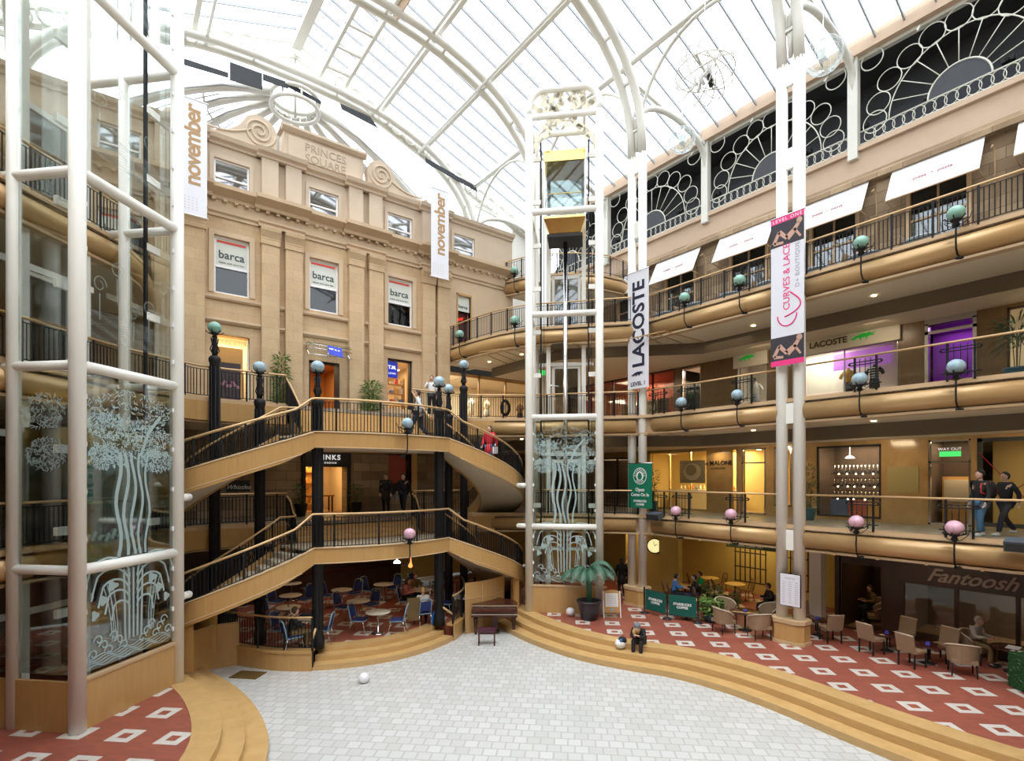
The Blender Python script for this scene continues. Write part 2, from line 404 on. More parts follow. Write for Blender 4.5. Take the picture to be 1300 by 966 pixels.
for k0, k1, z in ((.0, .4, .17), (.36, .75, .34), (.7, 1.08, .505)):
    struct('wooden_step', MB().prism([toward(p, k0) for p in mid]+[toward(p, k1) for p in mid][::-1], .001, z), 'step_wood')
for rng in (range(0, ci[0]+1), range(ci[-1], len(PFs))):
    pts = [PFs[i] for i in rng]
    struct('platform_kerb', MB().sweep([(0, 0), (.05, 0), (.05, .52), (.08, .52), (.08, .6), (-.25, .6), (-.25, .52), (0, .52)], [(*p, 0) for p in pts]), 'maple')
# ---- galleries: edge path on the void side, mirrored for the west --------
def gal_path(z, kind):
    if kind == 'C': P = [(17.65, -6.5), (17.65, 13.9), (17.45, 14.5), (14.45, 18.0), (13.95, 19.2), (13.65, 21), (13.5, 23)]
    elif kind == 'D': P = [(22.6, 19.3), (21.6, 19.0), (20.2, 19.2), (18.6, 20.2), (17.4, 21.6), (16.9, 23)]
    else: P = [(17.65, -6.5), (17.65, 13.9), (17.45, 14.5), (14.5, 18.0), (12.5, 19.45), (11.6, 19.6), (9.75, 19.6)]
    return [(x, y, z) for x, y in P]
WALLX = 21.7
def tube_prof(r, cz, cx, n=12): return [(cx+r*cos(2*pi*i/n), cz+r*sin(2*pi*i/n)) for i in range(n)]
for side, f in (('east', lambda p: p), ('west', mir)):
    s = 1 if side == 'east' else -1
    for kind, z in (('A', ZA), ('B', ZB), ('C', ZC), ('D', ZD)):
        P = [f(p) for p in gal_path(z, kind)]
        back = {'C': [(24, 23), (24, -6.5)], 'D': [(22.6, 23)], 'A': [(9.75, 23), (24, 23), (24, -6.5)], 'B': [(9.75, 23), (24, 23), (24, -6.5)]}[kind]
        poly = [(p[0], p[1]) for p in P]+[f(b) for b in back]
        struct('gallery_floor', MB().prism(poly, z-.12, z), 'gallery_paving')
        # soffit slab set back under the tube
        q = offset_poly([(p[0], p[1]) for p in P], .28*1 if s > 0 else -.28)
        q = [(p[0]+(0), p[1]) for p in q]
        struct('gallery_soffit', MB().prism(q+[f(b) for b in back], z-.76, z-.62), 'cream_soffit')
        # lips and the rounded beam
        S = s
        struct('gallery_edge', MB().sweep([(-.06*S, -.09), (-.06*S, -.03), (-.02*S, -.03), (-.02*S, .04), (.2*S, .04), (.2*S, -.09)][::S], P), 'tan_trim')
        def shift(P, lo, hi):
            return P
        n_ = 14; r = .285
        prof = [( (r*cos(2*pi*i/n_)+.12)*S, r*sin(2*pi*i/n_)-.40) for i in range(n_)]
        if kind in 'AB':   # break the beam at each column
            segs = [[(17.65, 2.45+.02, z), (17.65, 7.95, z)], [(17.65, 8.75, z), (17.65, 13.9, z), (17.45, 14.5, z)] + [p for p in gal_path(z, kind)][3:], [(17.65, -6.5, z), (17.65, 1.65, z)]]
            segs[1] = [(17.65, 8.75, z), (17.65, 13.9, z)]; segs.append([(17.45, 14.6, z), (14.5, 18.0, z), (13.2, 18.94, z)])
            struct('gallery_fascia', MB().sweep([(-.03*S, -.72), (-.07*S, -.70), (-.07*S, -.1), (.02*S, -.02), (.08*S, -.02), (.08*S, -.72)][::S], [f(p) for p in [(13.3, 18.87, z), (12.5, 19.45, z), (11.6, 19.6, z), (9.75, 19.6, z)]]), 'maple')
        elif kind == 'C':
            segs = [[(17.65, 2.45, z), (17.65, 7.95, z)], [(17.65, 8.75, z), (17.65, 13.9, z)], [(17.45, 14.6, z)]+smooth_pts(gal_path(z, kind)[3:], 3), [(17.65, -6.5, z), (17.65, 1.65, z)]]
        else: segs = [gal_path(z, kind)]
        for sg in segs: struct('gallery_beam', MB().sweep(prof[::S], [f(p) for p in sg], smooth=True), 'gold_tube')
        struct('gallery_fascia', MB().sweep([(.18*S, -.78), (.02*S, -.78), (.02*S, -.71), (.18*S, -.71), (.18*S, -.02), (.3*S, -.02), (.3*S, -.78)][::S], P), 'tan_trim')
        # dropped bulkhead in front of the shops
        if kind in 'BC' and side == 'east':
            struct('bulkhead', MB().sweep([(-.06, -1.22), (-.06, -.76), (0, -.76), (0, -1.22)], [(20.0, -6.5, z), (20.0, 13.2, z), (16.0, 17.6, z), (16.0, 22.9, z)]), 'taupe')
            struct('shop_ceiling', MB().prism([(20.06, -6.5), (20.06, 13.2), (16.1, 17.6), (16.1, 22.9), (24, 22.9), (24, -6.5)], z-1.2, z-1.12), 'cream_soffit')
# diagonal strips on the soffit panels (corner coffers) -------------------
for z in (ZC, ZB):
    mb = MB()
    zz = z-.765
    A = [(17.2, 13.0), (17.0, 14.6), (14.2, 18.3), (13.4, 20.2)]; Bq = [(19.9, 13.0), (18.4, 15.9), (16.0, 18.6), (16.0, 21.5)]
    for i in range(13):
        t = i/12*3; k = min(2, int(t)); u = t-k
        a = lerp(A[k], A[k+1], u); b = lerp(Bq[k], Bq[k+1], u); mb.bar((*a, zz), (*b, zz), .05, .03)
    for P in (A, Bq):
        for a, b in zip(P, P[1:]): mb.bar((*a, zz), (*b, zz), .06, .035)
    struct('soffit_strip', mb, 'brass_strip' if 'brass_strip' in MATS else 'gold_tube')
struct('ceiling_grille', MB().prism([(15.6, 18.1), (16.2, 17.4), (15.2, 16.6+.0), (14.95, 17.0)][::-1], ZC-.80, ZC-.765), 'taupe')
mb = MB()
for i in range(14):
    y = -1+i*1.15; mb.bar((17.5, y, ZA-.765), (19.6, y+.75, ZA-.765), .07, .03)
struct('soffit_strip', mb, 'gold_tube')
# ---- long side walls, shops sit behind openings -------------------------
# openings (y0, y1, z0, z1) measured along +y on the plane x = WALLX
B_ops = [(1.0, 3.9, .02, 2.6), (4.68, 5.86, .02, 2.5), (6.7, 10.1, .02, 2.2), (11.3, 12.6, .02, 2.2), (14.4, 15.4, .02, 2.6), (15.8, 22.4, .02, 2.7)]
A_ops = [(-1, 4.6, .05, 2.8), (4.75, 5.85, .02, 2.8), (7.2, 9.35, .1, 2.75), (10.3, 11.0, .4, 2.8), (11.35, 12.4, .02, 2.8), (12.6, 17.3, .05, 2.8), (18.2, 22.0, .02, 2.6)]
mbw = wallgrid(MB(), (WALLX, 0, 0), (0, 1, 0), (.3, 0, 0), -6.5, 23, ZB, ZC-1.15, [(a, b, ZB+c, ZB+d) for a, b, c, d in B_ops])
struct('wall_east', mbw, wood('shop_panel', (.20, .125, .06), (.12, .07, .03), axis=(1, 1, .15), rough=.3))
mbw = wallgrid(MB(), (WALLX, 0, 0), (0, 1, 0), (.3, 0, 0), -6.5, 23, ZA, ZB-1.15, [(a, b, ZA+c, ZA+d) for a, b, c, d in A_ops])
wood('marble', (.62, .42, .20), (.26, .15, .06), rough=.15, axis=(.6, .6, .5), scale=.5)
struct('wall_east', mbw, 'marble')
G_ops = [(-3, 6.35, .3, 1.95), (6.9, 8.1, .02, 2.3)]
mbw = wallgrid(MB(), (WALLX-.9, 0, 0), (0, 1, 0), (.3, 0, 0), -6.5, 8.15, .5, ZA-.76, [(a, b, .5+c, .5+d) for a, b, c, d in G_ops])
struct('wall_east', mbw, 'dark_wood')
plain('ochre_paint', (.55, .42, .13), .7, noise=.1, scale=2)
struct('wall_cafe', MB().box(23.6, 23.8, 8.3, 26, .5, ZA-.7).box(11.8, 23.8, 25.6, 25.8, .5, ZA-.7), 'ochre_paint')
struct('wall_cafe', MB().box(20.8, 23.6, 8.2, 8.35, .5, ZA-.7), 'dark_wood')
# west wall, near wall (behind the camera)
for z0, z1, mt in ((0, ZA, 'tan_trim'), (ZA, ZB, 'old_stone'), (ZB, ZC, 'sandstone'), (ZC, E+12.2, 'old_stone')):
    struct('wall_west', MB().box(-7.4, -7.0, -6.8, 27.6, z0, z1), mt)
struct('wall_south', MB().box(-8, 23.5, -7.1, -6.8, 0, E+16), 'sandstone')
# upper east wall with the awning windows
XU = 22.7
AWY = [5.85, 9.15, 12.65, 16.2, 19.4]
ops = [(y-.8, y+.8, ZC+.6, ZC+3.9) for y in AWY+[2.5, -.8, -4]]
mbw = wallgrid(MB(), (XU, 0, 0), (0, 1, 0), (.4, 0, 0), -6.8, 27.3, ZC-.1, E+11.2, ops)
struct('wall_east_upper', mbw, 'old_stone')
mb = MB().sweep([(-.28, .0), (-.28, .18), (-.16, .3), (-.05, .42), (.0, .42), (0, 0)], [(XU, -6.8, E+10.95), (XU, 27.3, E+10.95)]); struct('trim_1', mb, 'old_stone')
struct('parapet_band', MB().box(XU-.06, XU+.4, -6.8, 27.3, E+11.37, E+12.25), 'pink_plaster')
struct('trim_2', MB().box(XU-.2, XU+.45, -6.8, 27.3, E+12.25, E+12.42), 'pink_plaster')
struct('dark_attic_wall', MB().box(24.6, 24.8, -6.8, 27.3, E+12.2, E+16.2), 'dark_panel')
struct('attic_slope', MB().add([(XU+.5, -6.8, E+12.43), (XU+.5, 27.3, E+12.43), (24.58, 27.3, E+14.4), (24.58, -6.8, E+14.4), (24.58, -6.8, E+12.43), (24.58, 27.3, E+12.43)], [(0, 1, 2, 3), (0, 4, 5, 1), (3, 2, 5, 4), (0, 3, 4), (1, 5, 2)]), 'slate_panel')
struct('attic_soffit', MB().box(XU+.1, 24.8, -6.8, 27.3, E+15.75, E+15.85), 'dark_panel')
for i in range(10):
    tag(MB().box(-.09, .09, -.16, .16, -.06, .1).tube([(-.1, 0, 0), (-.22, 0, -.04)], .06).build('floodlight', 'near_black', None, origin=(0, 0, 0)),
        'small black floodlight on the dark slope behind the iron lunettes', 'floodlight', 'floodlights behind the lunette grilles').location = (23.55, 4.2+i*2.1, E+13.65)
# eave board
struct('trim_3', MB().box(XU-.35, XU-.1, -6.8, 27.3, E+15.95, E+16.35).box(XU-.35, XU+.5, -6.8, 27.3, E+15.8, E+15.95), 'pink_plaster')
# west upper wall + plain clerestory
struct('wall_west_upper', MB().box(-8.4, -8.0, -6.8, 27.3, ZC-.1, E+15.6), 'old_stone')
struct('parapet_band', MB().box(-8.0, -7.9, -6.8, 27.3, E+11.3, E+12.3), 'pink_plaster')
# ---- ROOF ---------------------------------------------------------------
RX, RZ, SL = 7.35, E+21.4, .353
def rz(x): return RZ-SL*abs(x-RX)
YN, YF = -6.8, 27.3
EX = 22.9
for s in (1, -1):
    xe = RX+s*(EX-RX)
    q = [(RX, YN, RZ+.09), (xe, YN, rz(xe)+.09), (xe, YF, rz(xe)+.09), (RX, YF, RZ+.09)]
    q2 = [(a, b, c+.02) for a, b, c in q]
    struct('roof_glass', MB().add(q, [(0, 1, 2, 3)]), 'roof_glass')
    mb = MB(); y = YN
    while y <= YF+.01:
        mb.bar((RX, y, RZ), (xe, y, rz(xe)), .055, .13); y += .9
    struct('glazing_bars', mb, 'grey_bar')
    mb = MB(); mc = MB()
    for dx in (4.35, 7.05, 10.35, 15.35):
        x = RX+s*dx; mb.box(x-.1, x+.1, YN, YF, rz(x)-.3, rz(x)-.06)
        if dx in (4.35, 7.05, 10.35): mc.tube([(x-s*.45, YN, rz(x)-.62), (x-s*.45, YF, rz(x)-.62)], .065, 8)
        for yy in range(-6, 27, 3):
            mb.bar((x, yy+.3, rz(x)-.1), (x-s*.45, yy+.3, rz(x)-.6), .05)
    struct('roof_purlin', mb, 'roof_paint'); struct('roof_tie_pipe', mc, 'roof_paint')
struct('ridge_beam', MB().box(RX-.22, RX+.22, YN, YF, RZ-.5, RZ+.1), 'roof_paint')
# maintenance gantry under the ridge
g = thing('maintenance_gantry', 'cream steel gantry with solid side panels hung beneath the roof ridge', 'gantry', (9.0, 21.2, RZ-1.6))
MB().box(8.35, 8.5, 14, 27, RZ-1.5, RZ-1.1).box(9.6, 9.75, 14, 27, RZ-1.5, RZ-1.1).build('side_rail', 'roof_paint', g)
for i in range(9): MB().box(8.35, 9.75, 14.2+i*1.5, 14.32+i*1.5, RZ-1.42, RZ-1.32).build('cross_bar', 'roof_paint', g)
MB().box(9.78, 9.83, 16.5, 21.5, RZ-2.0, RZ-1.05).build('beige_panel', 'pink_plaster', g)
for y in (15, 19, 23, 26.5):
    for xh in (8.42, 9.67): MB().tube([(xh, y, RZ-1.1), (xh, y, rz(xh))], .05).build('hanger', 'roof_paint', g)
# transverse ribs: twin tubes springing from the columns
def ribpts(y, half=10.3):
    pts = []
    for i in range(25):
        a = pi*i/24; c = cos(a); x = RX-half*(abs(c)**.82)*(1 if c > 0 else -1)
        pts.append((x, y, E+13.2+6.3*(sin(a)**.8)))
    return pts
for y in (2.1, 8.4, 14.7, 21.0, 27.1):
    mb = MB()
    for dy in (-.28, .28): mb.tube(ribpts(y+dy), .17, 10)
    P = ribpts(y)
    for p in P[1:-1:2]: mb.bar((p[0], y-.28, p[2]), (p[0], y+.28, p[2]), .1)
    struct('roof_rib', mb, 'roof_paint')
# arcade arches along the column lines and side arches to the wall posts
YC = [-4.2, 2.1, 8.4, 14.7, 21.0, 27.1]
for s in (1, -1):
    xx = RX+s*10.3; mb = MB()
    for y0, y1 in zip(YC, YC[1:]):
        mb.tube([(xx, y0+(y1-y0)*(.5-.5*cos(pi*i/20)), E+13.6+3.75*sin(pi*i/20)**.9) for i in range(21)], .075, 8)
    struct('arcade_arch', mb, 'roof_paint')
    for y in YC[1:]:
        mb = MB(); xw = RX+s*15.25
        mb.tube([(xx+(xw-xx)*(.5-.5*cos(pi*i/16)), y, E+14.5+1.55*sin(pi*i/16)**.8) for i in range(17)], .13, 8)
        mb.box(xw-.14, xw+.14, y-.17, y+.17, E+12.0, E+16.0)
        mb.bar((xx, y, E+16.4), (xw, y, rz(xw)-.3), .14, .2)
        struct('wall_post', mb, 'roof_paint')
# gable end: ring truss, glazed fan (half dome) beyond it
mb = MB(); 
for s in (1, -1):
    for dz in (0, -.75):
        mb.bar((RX, YF+.1, RZ+dz), (RX+s*15.4, YF+.1, rz(RX+15.4)+dz), .14, .18)
    k = 2.2
    while k < 15:
        x = RX+s*k; mb.tube([(x+.33*cos(a*pi/6), YF-.05, rz(x)-.42+.33*sin(a*pi/6)) for a in range(12)], .06, 6, closed=True); k += .78
struct('ring_truss', mb, 'roof_paint')
for quad in (((222, 70), (222, 78), (290, 98), (290, 92)), ((292, 78), (292, 101), (333, 113), (333, 93)), ((334, 93), (334, 101), (366, 112), (366, 104)), ((366, 104), (366, 110), (408, 132), (408, 128)), ((432, 131), (434, 138), (480, 162), (470, 148)), ((540, 200), (541, 206), (606, 243), (604, 236))):
    P4 = []
    for yy in (YF-.75, YF-.70):
        for a, b in quad: xx = X(a, YF-.75); P4.append((xx, yy, Z(b, xx, YF-.75)))
    struct('gable_panel', MB().add(P4, [(3, 2, 1, 0), (4, 5, 6, 7), (0, 1, 5, 4), (1, 2, 6, 5), (2, 3, 7, 6), (3, 0, 4, 7)]), 'dark_panel')
HUB = (RX, YF+.4, E+18.6); mb = MB(); mg = MB(); mk = MB(); prevp = None
R_ = 9.6
def fanpt(a, t):
    r = 1.1+(R_-1.1)*t; return (HUB[0]+r*cos(a), HUB[1]+r*sin(a), HUB[2]-5.4*t**1.5)
NF = 10
for i in range(NF+1):
    a = pi*i/NF; mb.tube([fanpt(a, t/8) for t in range(9)], .19, 8)
    for da in (.06, -.06): mk.tube([fanpt(a+da, t/4) for t in range(5)], .03, 5)
    if i < NF:
        for t in range(8):
            mg.add([fanpt(a, t/8), fanpt(a+pi/NF, t/8), fanpt(a+pi/NF, (t+1)/8), fanpt(a, (t+1)/8)], [(0, 1, 2, 3)])
        mk.tube([fanpt(a+pi/NF/2, t/4) for t in range(1, 5)], .03, 5)
for t in (.33, .62, 1.0): mb.tube([fanpt(pi*i/28, t) for i in range(29)], .06, 6)
for zz in (0, -.5): mb.tube([(HUB[0]+1.1*cos(pi*i/12), HUB[1]-.2+1.1*sin(pi*i/12)-(.9 if zz else 0)*0, HUB[2]+zz) for i in range(24)], .1, 8, closed=True)
for i in range(8): mb.tube([(HUB[0]+1.1*cos(pi*i/4), HUB[1]-.2+1.1*sin(pi*i/4), HUB[2]), (HUB[0]+1.1*cos(pi*i/4), HUB[1]-.2+1.1*sin(pi*i/4), HUB[2]-.5)], .05, 6)
mb.tube([(HUB[0], HUB[1]-.2, HUB[2]+2.4), (HUB[0], HUB[1]-.2, HUB[2]-.9)], .06)
struct('fan_rib', mb, 'roof_paint'); struct('fan_glass', mg, 'roof_glass'); struct('fan_bars', mk, 'grey_bar')
struct('fan_kerb', MB().sweep([(-.2, -.5), (-.2, .2), (.2, .2), (.2, -.5)], [fanpt(pi*i/28, 1) for i in range(29)]), 'cream_paint')
# glazed upper windows at the east end of the gable wall
for x0, x1 in ((12.2, 14.4), (14.7, 17.4), (17.7, 20.6)):
    mb = MB(); zt = E+15.6
    for k in range(5): mb.box(x0+(x1-x0)*k/4-.04, x0+(x1-x0)*k/4+.04, YF+.15, YF+.25, E+12, zt)
    for z in (E+12.0, E+14.4, zt): mb.box(x0, x1, YF+.15, YF+.25, z-.05, z+.05)
    c = (x0+x1)/2; mb.tube([(c-(x1-x0)/2*cos(pi*i/12), YF+.2, E+14.4+1.25*sin(pi*i/12)) for i in range(13)], .05, 6)
    o = struct('window_9', mb, 'roof_paint'); MB().box(x0, x1, YF+.19, YF+.2, E+12, zt).build('pane', 'clear_glass', o)
struct('wall_gable', MB().box(11, 24, YF+.1, YF+.4, E+8, E+12).box(20.7, 24, YF+.1, YF+.4, E+12, E+16), 'cream_paint')
struct('wall_gable', MB().box(-9, 2, YF+.1, YF+.4, E+8, E+13.5), 'cream_paint')
# ================================================================== STONE FACADE (plane y = 23)
FY = 23.0; CXF = 7.35
fac_ops = []
WX = [3.81-3.5, 3.81, 7.33, 10.84, 14.35]
for x in WX:
    fac_ops.append((x-.62, x+.62, E+7.0, E+9.2)); fac_ops.append((x-.62, x+.62, E+11.15, E+12.15))
fac_ops += [(WX[1]-.63, WX[1]+.63, ZB+.02, E+5.45), (WX[2]-.63, WX[2]+.63, ZB+.02, E+4.9), (WX[3]-.62, WX[3]+.62, ZB+.65, E+5.45)]
fac_ops = [q for q in fac_ops if not (q[0] > 13 and q[2] == E+7.0)]+[(13.95, 14.7, ZC+.02, E+9.1)]
# lower (A level) wall: door and window
A_o = [(6.55, 8.3, ZA+.02, E+.42), (X(493), X(522), E-.85, E+1.05)]
G_o = [(5, 9.7, .5, ZA-.8)]
mb = wallgrid(MB(), (0, FY, 0), (1, 0, 0), (0, .6, 0), -6.9, 13.35, ZA+.01, ZB-.1, A_o); struct('wall_facade', mb, 'old_stone')
mb = wallgrid(MB(), (0, FY, 0), (1, 0, 0), (0, .6, 0), -2.8, 13.35, ZB-.1, E+10.0, fac_ops); struct('wall_facade', mb, 'sandstone')
mb = wallgrid(MB(), (0, FY, 0), (1, 0, 0), (0, .6, 0), 13.35, 17.4, ZC-.76, E+10.0, fac_ops); struct('wall_facade', mb, 'smooth_stone')
mb = wallgrid(MB(), (0, FY+.05, 0), (1, 0, 0), (0, .55, 0), -2.8, 17.4, E+10.0, E+13.0, fac_ops); struct('wall_facade', mb, 'attic_stone')
struct('wall_facade_return', MB().box(17.0, 17.4, FY+.6, 27.3, ZC, E+13.0).box(-2.8, -2.4, FY+.6, 27.3, ZC, E+13), 'attic_stone')
# mouldings as swept profiles; they break forward over the pilaster pairs
def moulding(name, prof, z, x0, x1, breaks, fwd=.16, mat='smooth_stone', y=FY):
    path = []
    for a, b in breaks:
        path += [(a, y, z), (a, y-fwd, z), (b, y-fwd, z), (b, y, z)]
    # simple: base run plus forward boxes so corners stay clean
    mb = MB(); mb.sweep(prof, [(x0, y, z), (x1, y, z)])
    for a, b in breaks:
        w = max(u for u, v in prof)
        mb.sweep([(u if u <= 0 else u+fwd, v) for u, v in prof], [(a-w*.4, y, z), (b+w*.4, y, z)])
    struct(name, mb, mat)
PAIRS = [(1.25, 2.9), (4.78, 6.42), (8.3, 9.95), (11.85, 13.4)]
corn = [(0, 0), (.1, 0), (.13, .12), (.3, .2), (.5, .28), (.52, .42), (.0, .46)]
moulding('cornice', corn, E+10.55, -2.8, 17.4, PAIRS)
moulding('frieze_mould', [(0, 0), (.06, 0), (.06, .1), (.14, .16), (.14, .22), (0, .22)], E+9.9, -2.8, 17.4, PAIRS)
moulding('attic_cornice', [(0, 0), (.08, 0), (.1, .1), (.24, .16), (.3, .3), (0, .34)], E+12.65, -2.8, 17.4, PAIRS, .2, 'attic_stone', FY+.05)
moulding('sill_course', [(0, 0), (.08, 0), (.12, .06), (.12, .14), (0, .16)], E+6.74, -2.8, 13.4, [], 0)
moulding('string_course', [(0, 0), (.06, 0), (.14, .08), (.14, .16), (0, .2)], E+5.85, -2.8, 13.4, [], 0)
struct('frieze', MB().box(-2.8, 17.4, FY-.04, FY+.02, E+10.1, E+10.55), 'smooth_stone')
# dentil-like brackets beneath the cornice
mb = MB()
for i in range(54): x = -2.6+i*.38; mb.box(x, x+.13, FY-.2, FY, E+10.46, E+10.56)
struct('trim_4', mb, 'smooth_stone')
# pilasters
for a, b in PAIRS:
    for x0, x1 in ((a+.04, a+.7), (b-.7, b-.04)):
        mb = MB().box(x0, x1, FY-.25, FY, ZB, E+9.35)
        mb.box(x0-.04, x1+.04, FY-.3, FY, ZB, ZB+.45)
        mb.sweep([(0, 0), (.05, 0), (.05, .06), (.1, .18), (.16, .3), (.18, .42), (0, .42)], [(x0-.04, FY-.25, E+9.4), (x1+.04, FY-.25, E+9.4)])
        mb.box(x0-.02, x1+.02, FY-.25, FY, E+9.35, E+9.85).box(x0-.03, x1+.03, FY-.29, FY, E+9.2, E+9.4)
        struct('pilaster', mb, 'sandstone')
    for x0, x1 in ((a+.06, a+.68), (b-.68, b-.06)):
        struct('attic_pilaster', MB().box(x0, x1, FY-.18, FY+.05, E+10.9, E+12.65).box(x0-.04, x1+.04, FY-.23, FY+.05, E+10.9, E+11.15), 'attic_stone')
# window surrounds
for x in WX:
    if x < 13:
        struct('trim_5', MB().box(x-.8, x-.62, FY-.06, FY, E+7.0, E+9.2).box(x+.62, x+.8, FY-.06, FY, E+7, E+9.2).box(x-.8, x+.8, FY-.06, FY, E+9.2, E+9.38), 'smooth_stone')
    struct('trim_6', MB().box(x-.76, x-.62, FY, FY+.05, E+11.05, E+12.15).box(x+.62, x+.76, FY, FY+.05, E+11.05, E+12.15).box(x-.76, x+.76, FY, FY+.05, E+12.15, E+12.32), 'attic_stone')
# pediment block, scrolls, lettering
plain('cut_letter', (.42, .33, .24), .9)
px0, px1 = 5.6, 9.15
g = thing('inscribed_parapet', 'stone parapet block carved PRINCES SQUARE between two carved scrolls', 'parapet', ((px0+px1)/2, FY, E+13))
MB().box(px0+.1, px1-.1, FY-.02, FY+.7, E+12.95, E+14.1).box(px0+.25, px1-.25, FY-.1, FY, E+13.1, E+13.95).build('block', 'attic_stone', g)
MB().sweep([(0, 0), (.1, .04), (.22, .14), (.22, .22), (0, .26)], [(px0, FY-.02, E+14.08), (px1, FY-.02, E+14.08)]).box(px0, px1, FY-.2, FY+.75, E+14.26, E+14.34).build('cap_moulding', 'attic_stone', g)
mb = text_mb('PRINCES', .46, (7.37, FY-.1, E+13.55), (1, 0, 0), (0, 0, 1), .02).merge(text_mb('SQUARE', .46, (7.37, FY-.1, E+13.12), (1, 0, 0), (0, 0, 1), .02)); mb.build('lettering', 'cut_letter', g)
for s in (1, -1):
    cx = CXF+s*2.55; cz = E+13.68
    prof = []
    outl = [(cx-s*.62, E+12.95), (cx-s*.66, cz)]+[(cx+.66*cos(a)*s, cz+.66*sin(a)) for a in [pi-pi*i/12*1.0 for i in range(0, 10)]]
    outl += [(cx+s*.75, cz+.0), (cx+s*1.1, cz-.28), (cx+s*1.6, cz-.5), (cx+s*2.1, cz-.5), (cx+s*2.3, cz-.35), (cx+s*2.45, cz-.5), (cx+s*2.4, E+12.95)]
    MB().plate([(a, b) for a, b in outl], (0, FY+.3, 0), (1, 0, 0), (0, 0, 1), .3).build('scroll', 'attic_stone', g)
    mb = MB(); pts = []
    for i in range(60):
        a = pi*1.0+i/59*2*pi*2.6; r = .58*(1-i/64); pts.append((cx+s*r*cos(a)*-1*-1, FY-.02, cz+r*sin(a)))
    mb.tube(pts, .045, 6)
    mb.tube([(cx+s*(.3+.22*i), FY-.02, cz-.18-.05*i+.03*(i-4)**2*.4) for i in range(9)], .04, 6)
    mb.build('scroll_ridge', 'attic_stone', g)
# ball finials
for x in (12.9, 1.8): tag(MB().ball((x, FY+.2, E+13.28), .24).lathe([(.2, 0), (.12, .08), (.1, .12)], 12, (x, FY+.2, E+12.97)).build('ball_finial', 'attic_stone', None, origin=(x, FY+.2, E+12.97)), 'round stone ball finial at the %s end of the facade parapet' % ('lift' if x > 5 else 'west'), 'finial', 'parapet ball finials')
# sash windows -----------------------------------------------------------
plain('blind_white', (.68, .70, .64), .8, emit=0)
plain('red_strip', (.75, .08, .06), .6); plain('dark_letter', (.04, .07, .07), .6)
n = 0
for i, x in enumerate(WX):
    n += 1
    o = struct('window_%d' % n, MB().box(x-.62, x-.55, FY+.1, FY+.2, E+11.15, E+12.15).box(x+.55, x+.62, FY+.1, FY+.2, E+11.15, E+12.15).box(x-.55, x+.55, FY+.1, FY+.2, E+11.15, E+11.22).box(x-.55, x+.55, FY+.1, FY+.2, E+12.09, E+12.15).box(x-.55, x+.55, FY+.08, FY+.18, E+11.45, E+11.51), 'white_plastic')
    MB().box(x-.55, x+.55, FY+.14, FY+.15, E+11.2, E+12.1).build('pane', 'window_glass', o)
    if x > 13: continue
    n += 1
    o = struct('window_%d' % n, MB().box(x-.62, x-.55, FY+.1, FY+.2, E+7, E+9.2).box(x+.55, x+.62, FY+.1, FY+.2, E+7, E+9.2).box(x-.55, x+.55, FY+.1, FY+.2, E+7, E+7.08).box(x-.55, x+.55, FY+.1, FY+.2, E+9.13, E+9.2).box(x-.55, x+.55, FY+.08, FY+.18, E+8.02, E+8.1), 'white_plastic')
    MB().box(x-.55, x+.55, FY+.15, FY+.16, E+7.05, E+9.15).build('pane', 'upper_window', o)
    b = MB().box(x-.55, x+.55, FY+.12, FY+.135, E+8.1, E+9.14).build('blind', 'blind_white', o)
    MB().box(x-.5, x+.5, FY+.105, FY+.118, E+8.98, E+9.06).build('red_strip', 'red_strip', o)
    text_mb('barca', .42, (x, FY+.118, E+8.4), (1, 0, 0), (0, 0, 1), .008, bold=.006).merge(text_mb('tapas and cava bar', .12, (x, FY+.118, E+8.2), (1, 0, 0), (0, 0, 1), .006)).build('lettering', 'dark_letter', o)
struct('window_void', MB().box(-2.4, 17, FY+.62, FY+.7, E+6.6, E+13), 'near_black')
# barca door on level C behind the curved rail
d = struct('door_1', MB().box(13.88, 13.95, FY-.03, FY+.2, ZC, E+9.18).box(14.7, 14.77, FY-.03, FY+.2, ZC, E+9.18).box(13.88, 14.77, FY-.03, FY+.2, E+9.1, E+9.2), 'maple')
MB().box(13.95, 14.7, FY+.1, FY+.12, E+8.35, E+9.1).build('sign_panel', 'blind_white', d)
text_mb('barca', .24, (14.32, FY+.1, E+8.5), (1, 0, 0), (0, 0, 1), .01, bold=.004).build('lettering', 'dark_letter', d)
plain('red_glow', (1, .03, .02), .5, emit=1.6); plain('dark_red', (.1, .012, .01), .5)
MB().box(13.95, 14.7, FY+.3, FY+.32, ZC, E+8.35).build('pane', 'dark_red', d)
text_mb('bar', .26, (14.32, FY+.3, E+7.95), (1, 0, .3), (-.3, 0, 1), .01).build('neon_word', 'red_glow', d)
# hall lights: shops of the facade, level B --------------------------------
plain('warm_wall', (.75, .62, .42), .8); plain('warm_floor', (.35, .22, .12), .5)
plain('lamp_warm', (1, .72, .38), .5, emit=14); plain('lamp_white', (1, .9, .75), .5, emit=10)
def room(x0, x1, y0, y1, z0, z1, mat='warm_wall', name='shop_room', floor_mat='warm_floor', open_side='s'):
    mb = MB(); t = .05
    if open_side != 's': mb.box(x0, x1, y0-t, y0, z0, z1)
    if open_side != 'n': mb.box(x0, x1, y1, y1+t, z0, z1)
    if open_side != 'w': mb.box(x0-t, x0, y0, y1, z0, z1)
    if open_side != 'e': mb.box(x1, x1+t, y0, y1, z0, z1)
    mb.box(x0, x1, y0, y1, z1, z1+t)
    o = struct(name, mb, mat); MB().box(x0, x1, y0, y1, z0-.02, z0+.01).build('shop_floor', floor_mat, o); return o
plain('cream_bright', (.85, .78, .62), .8); plain('orange_wall', (.55, .27, .08), .8)
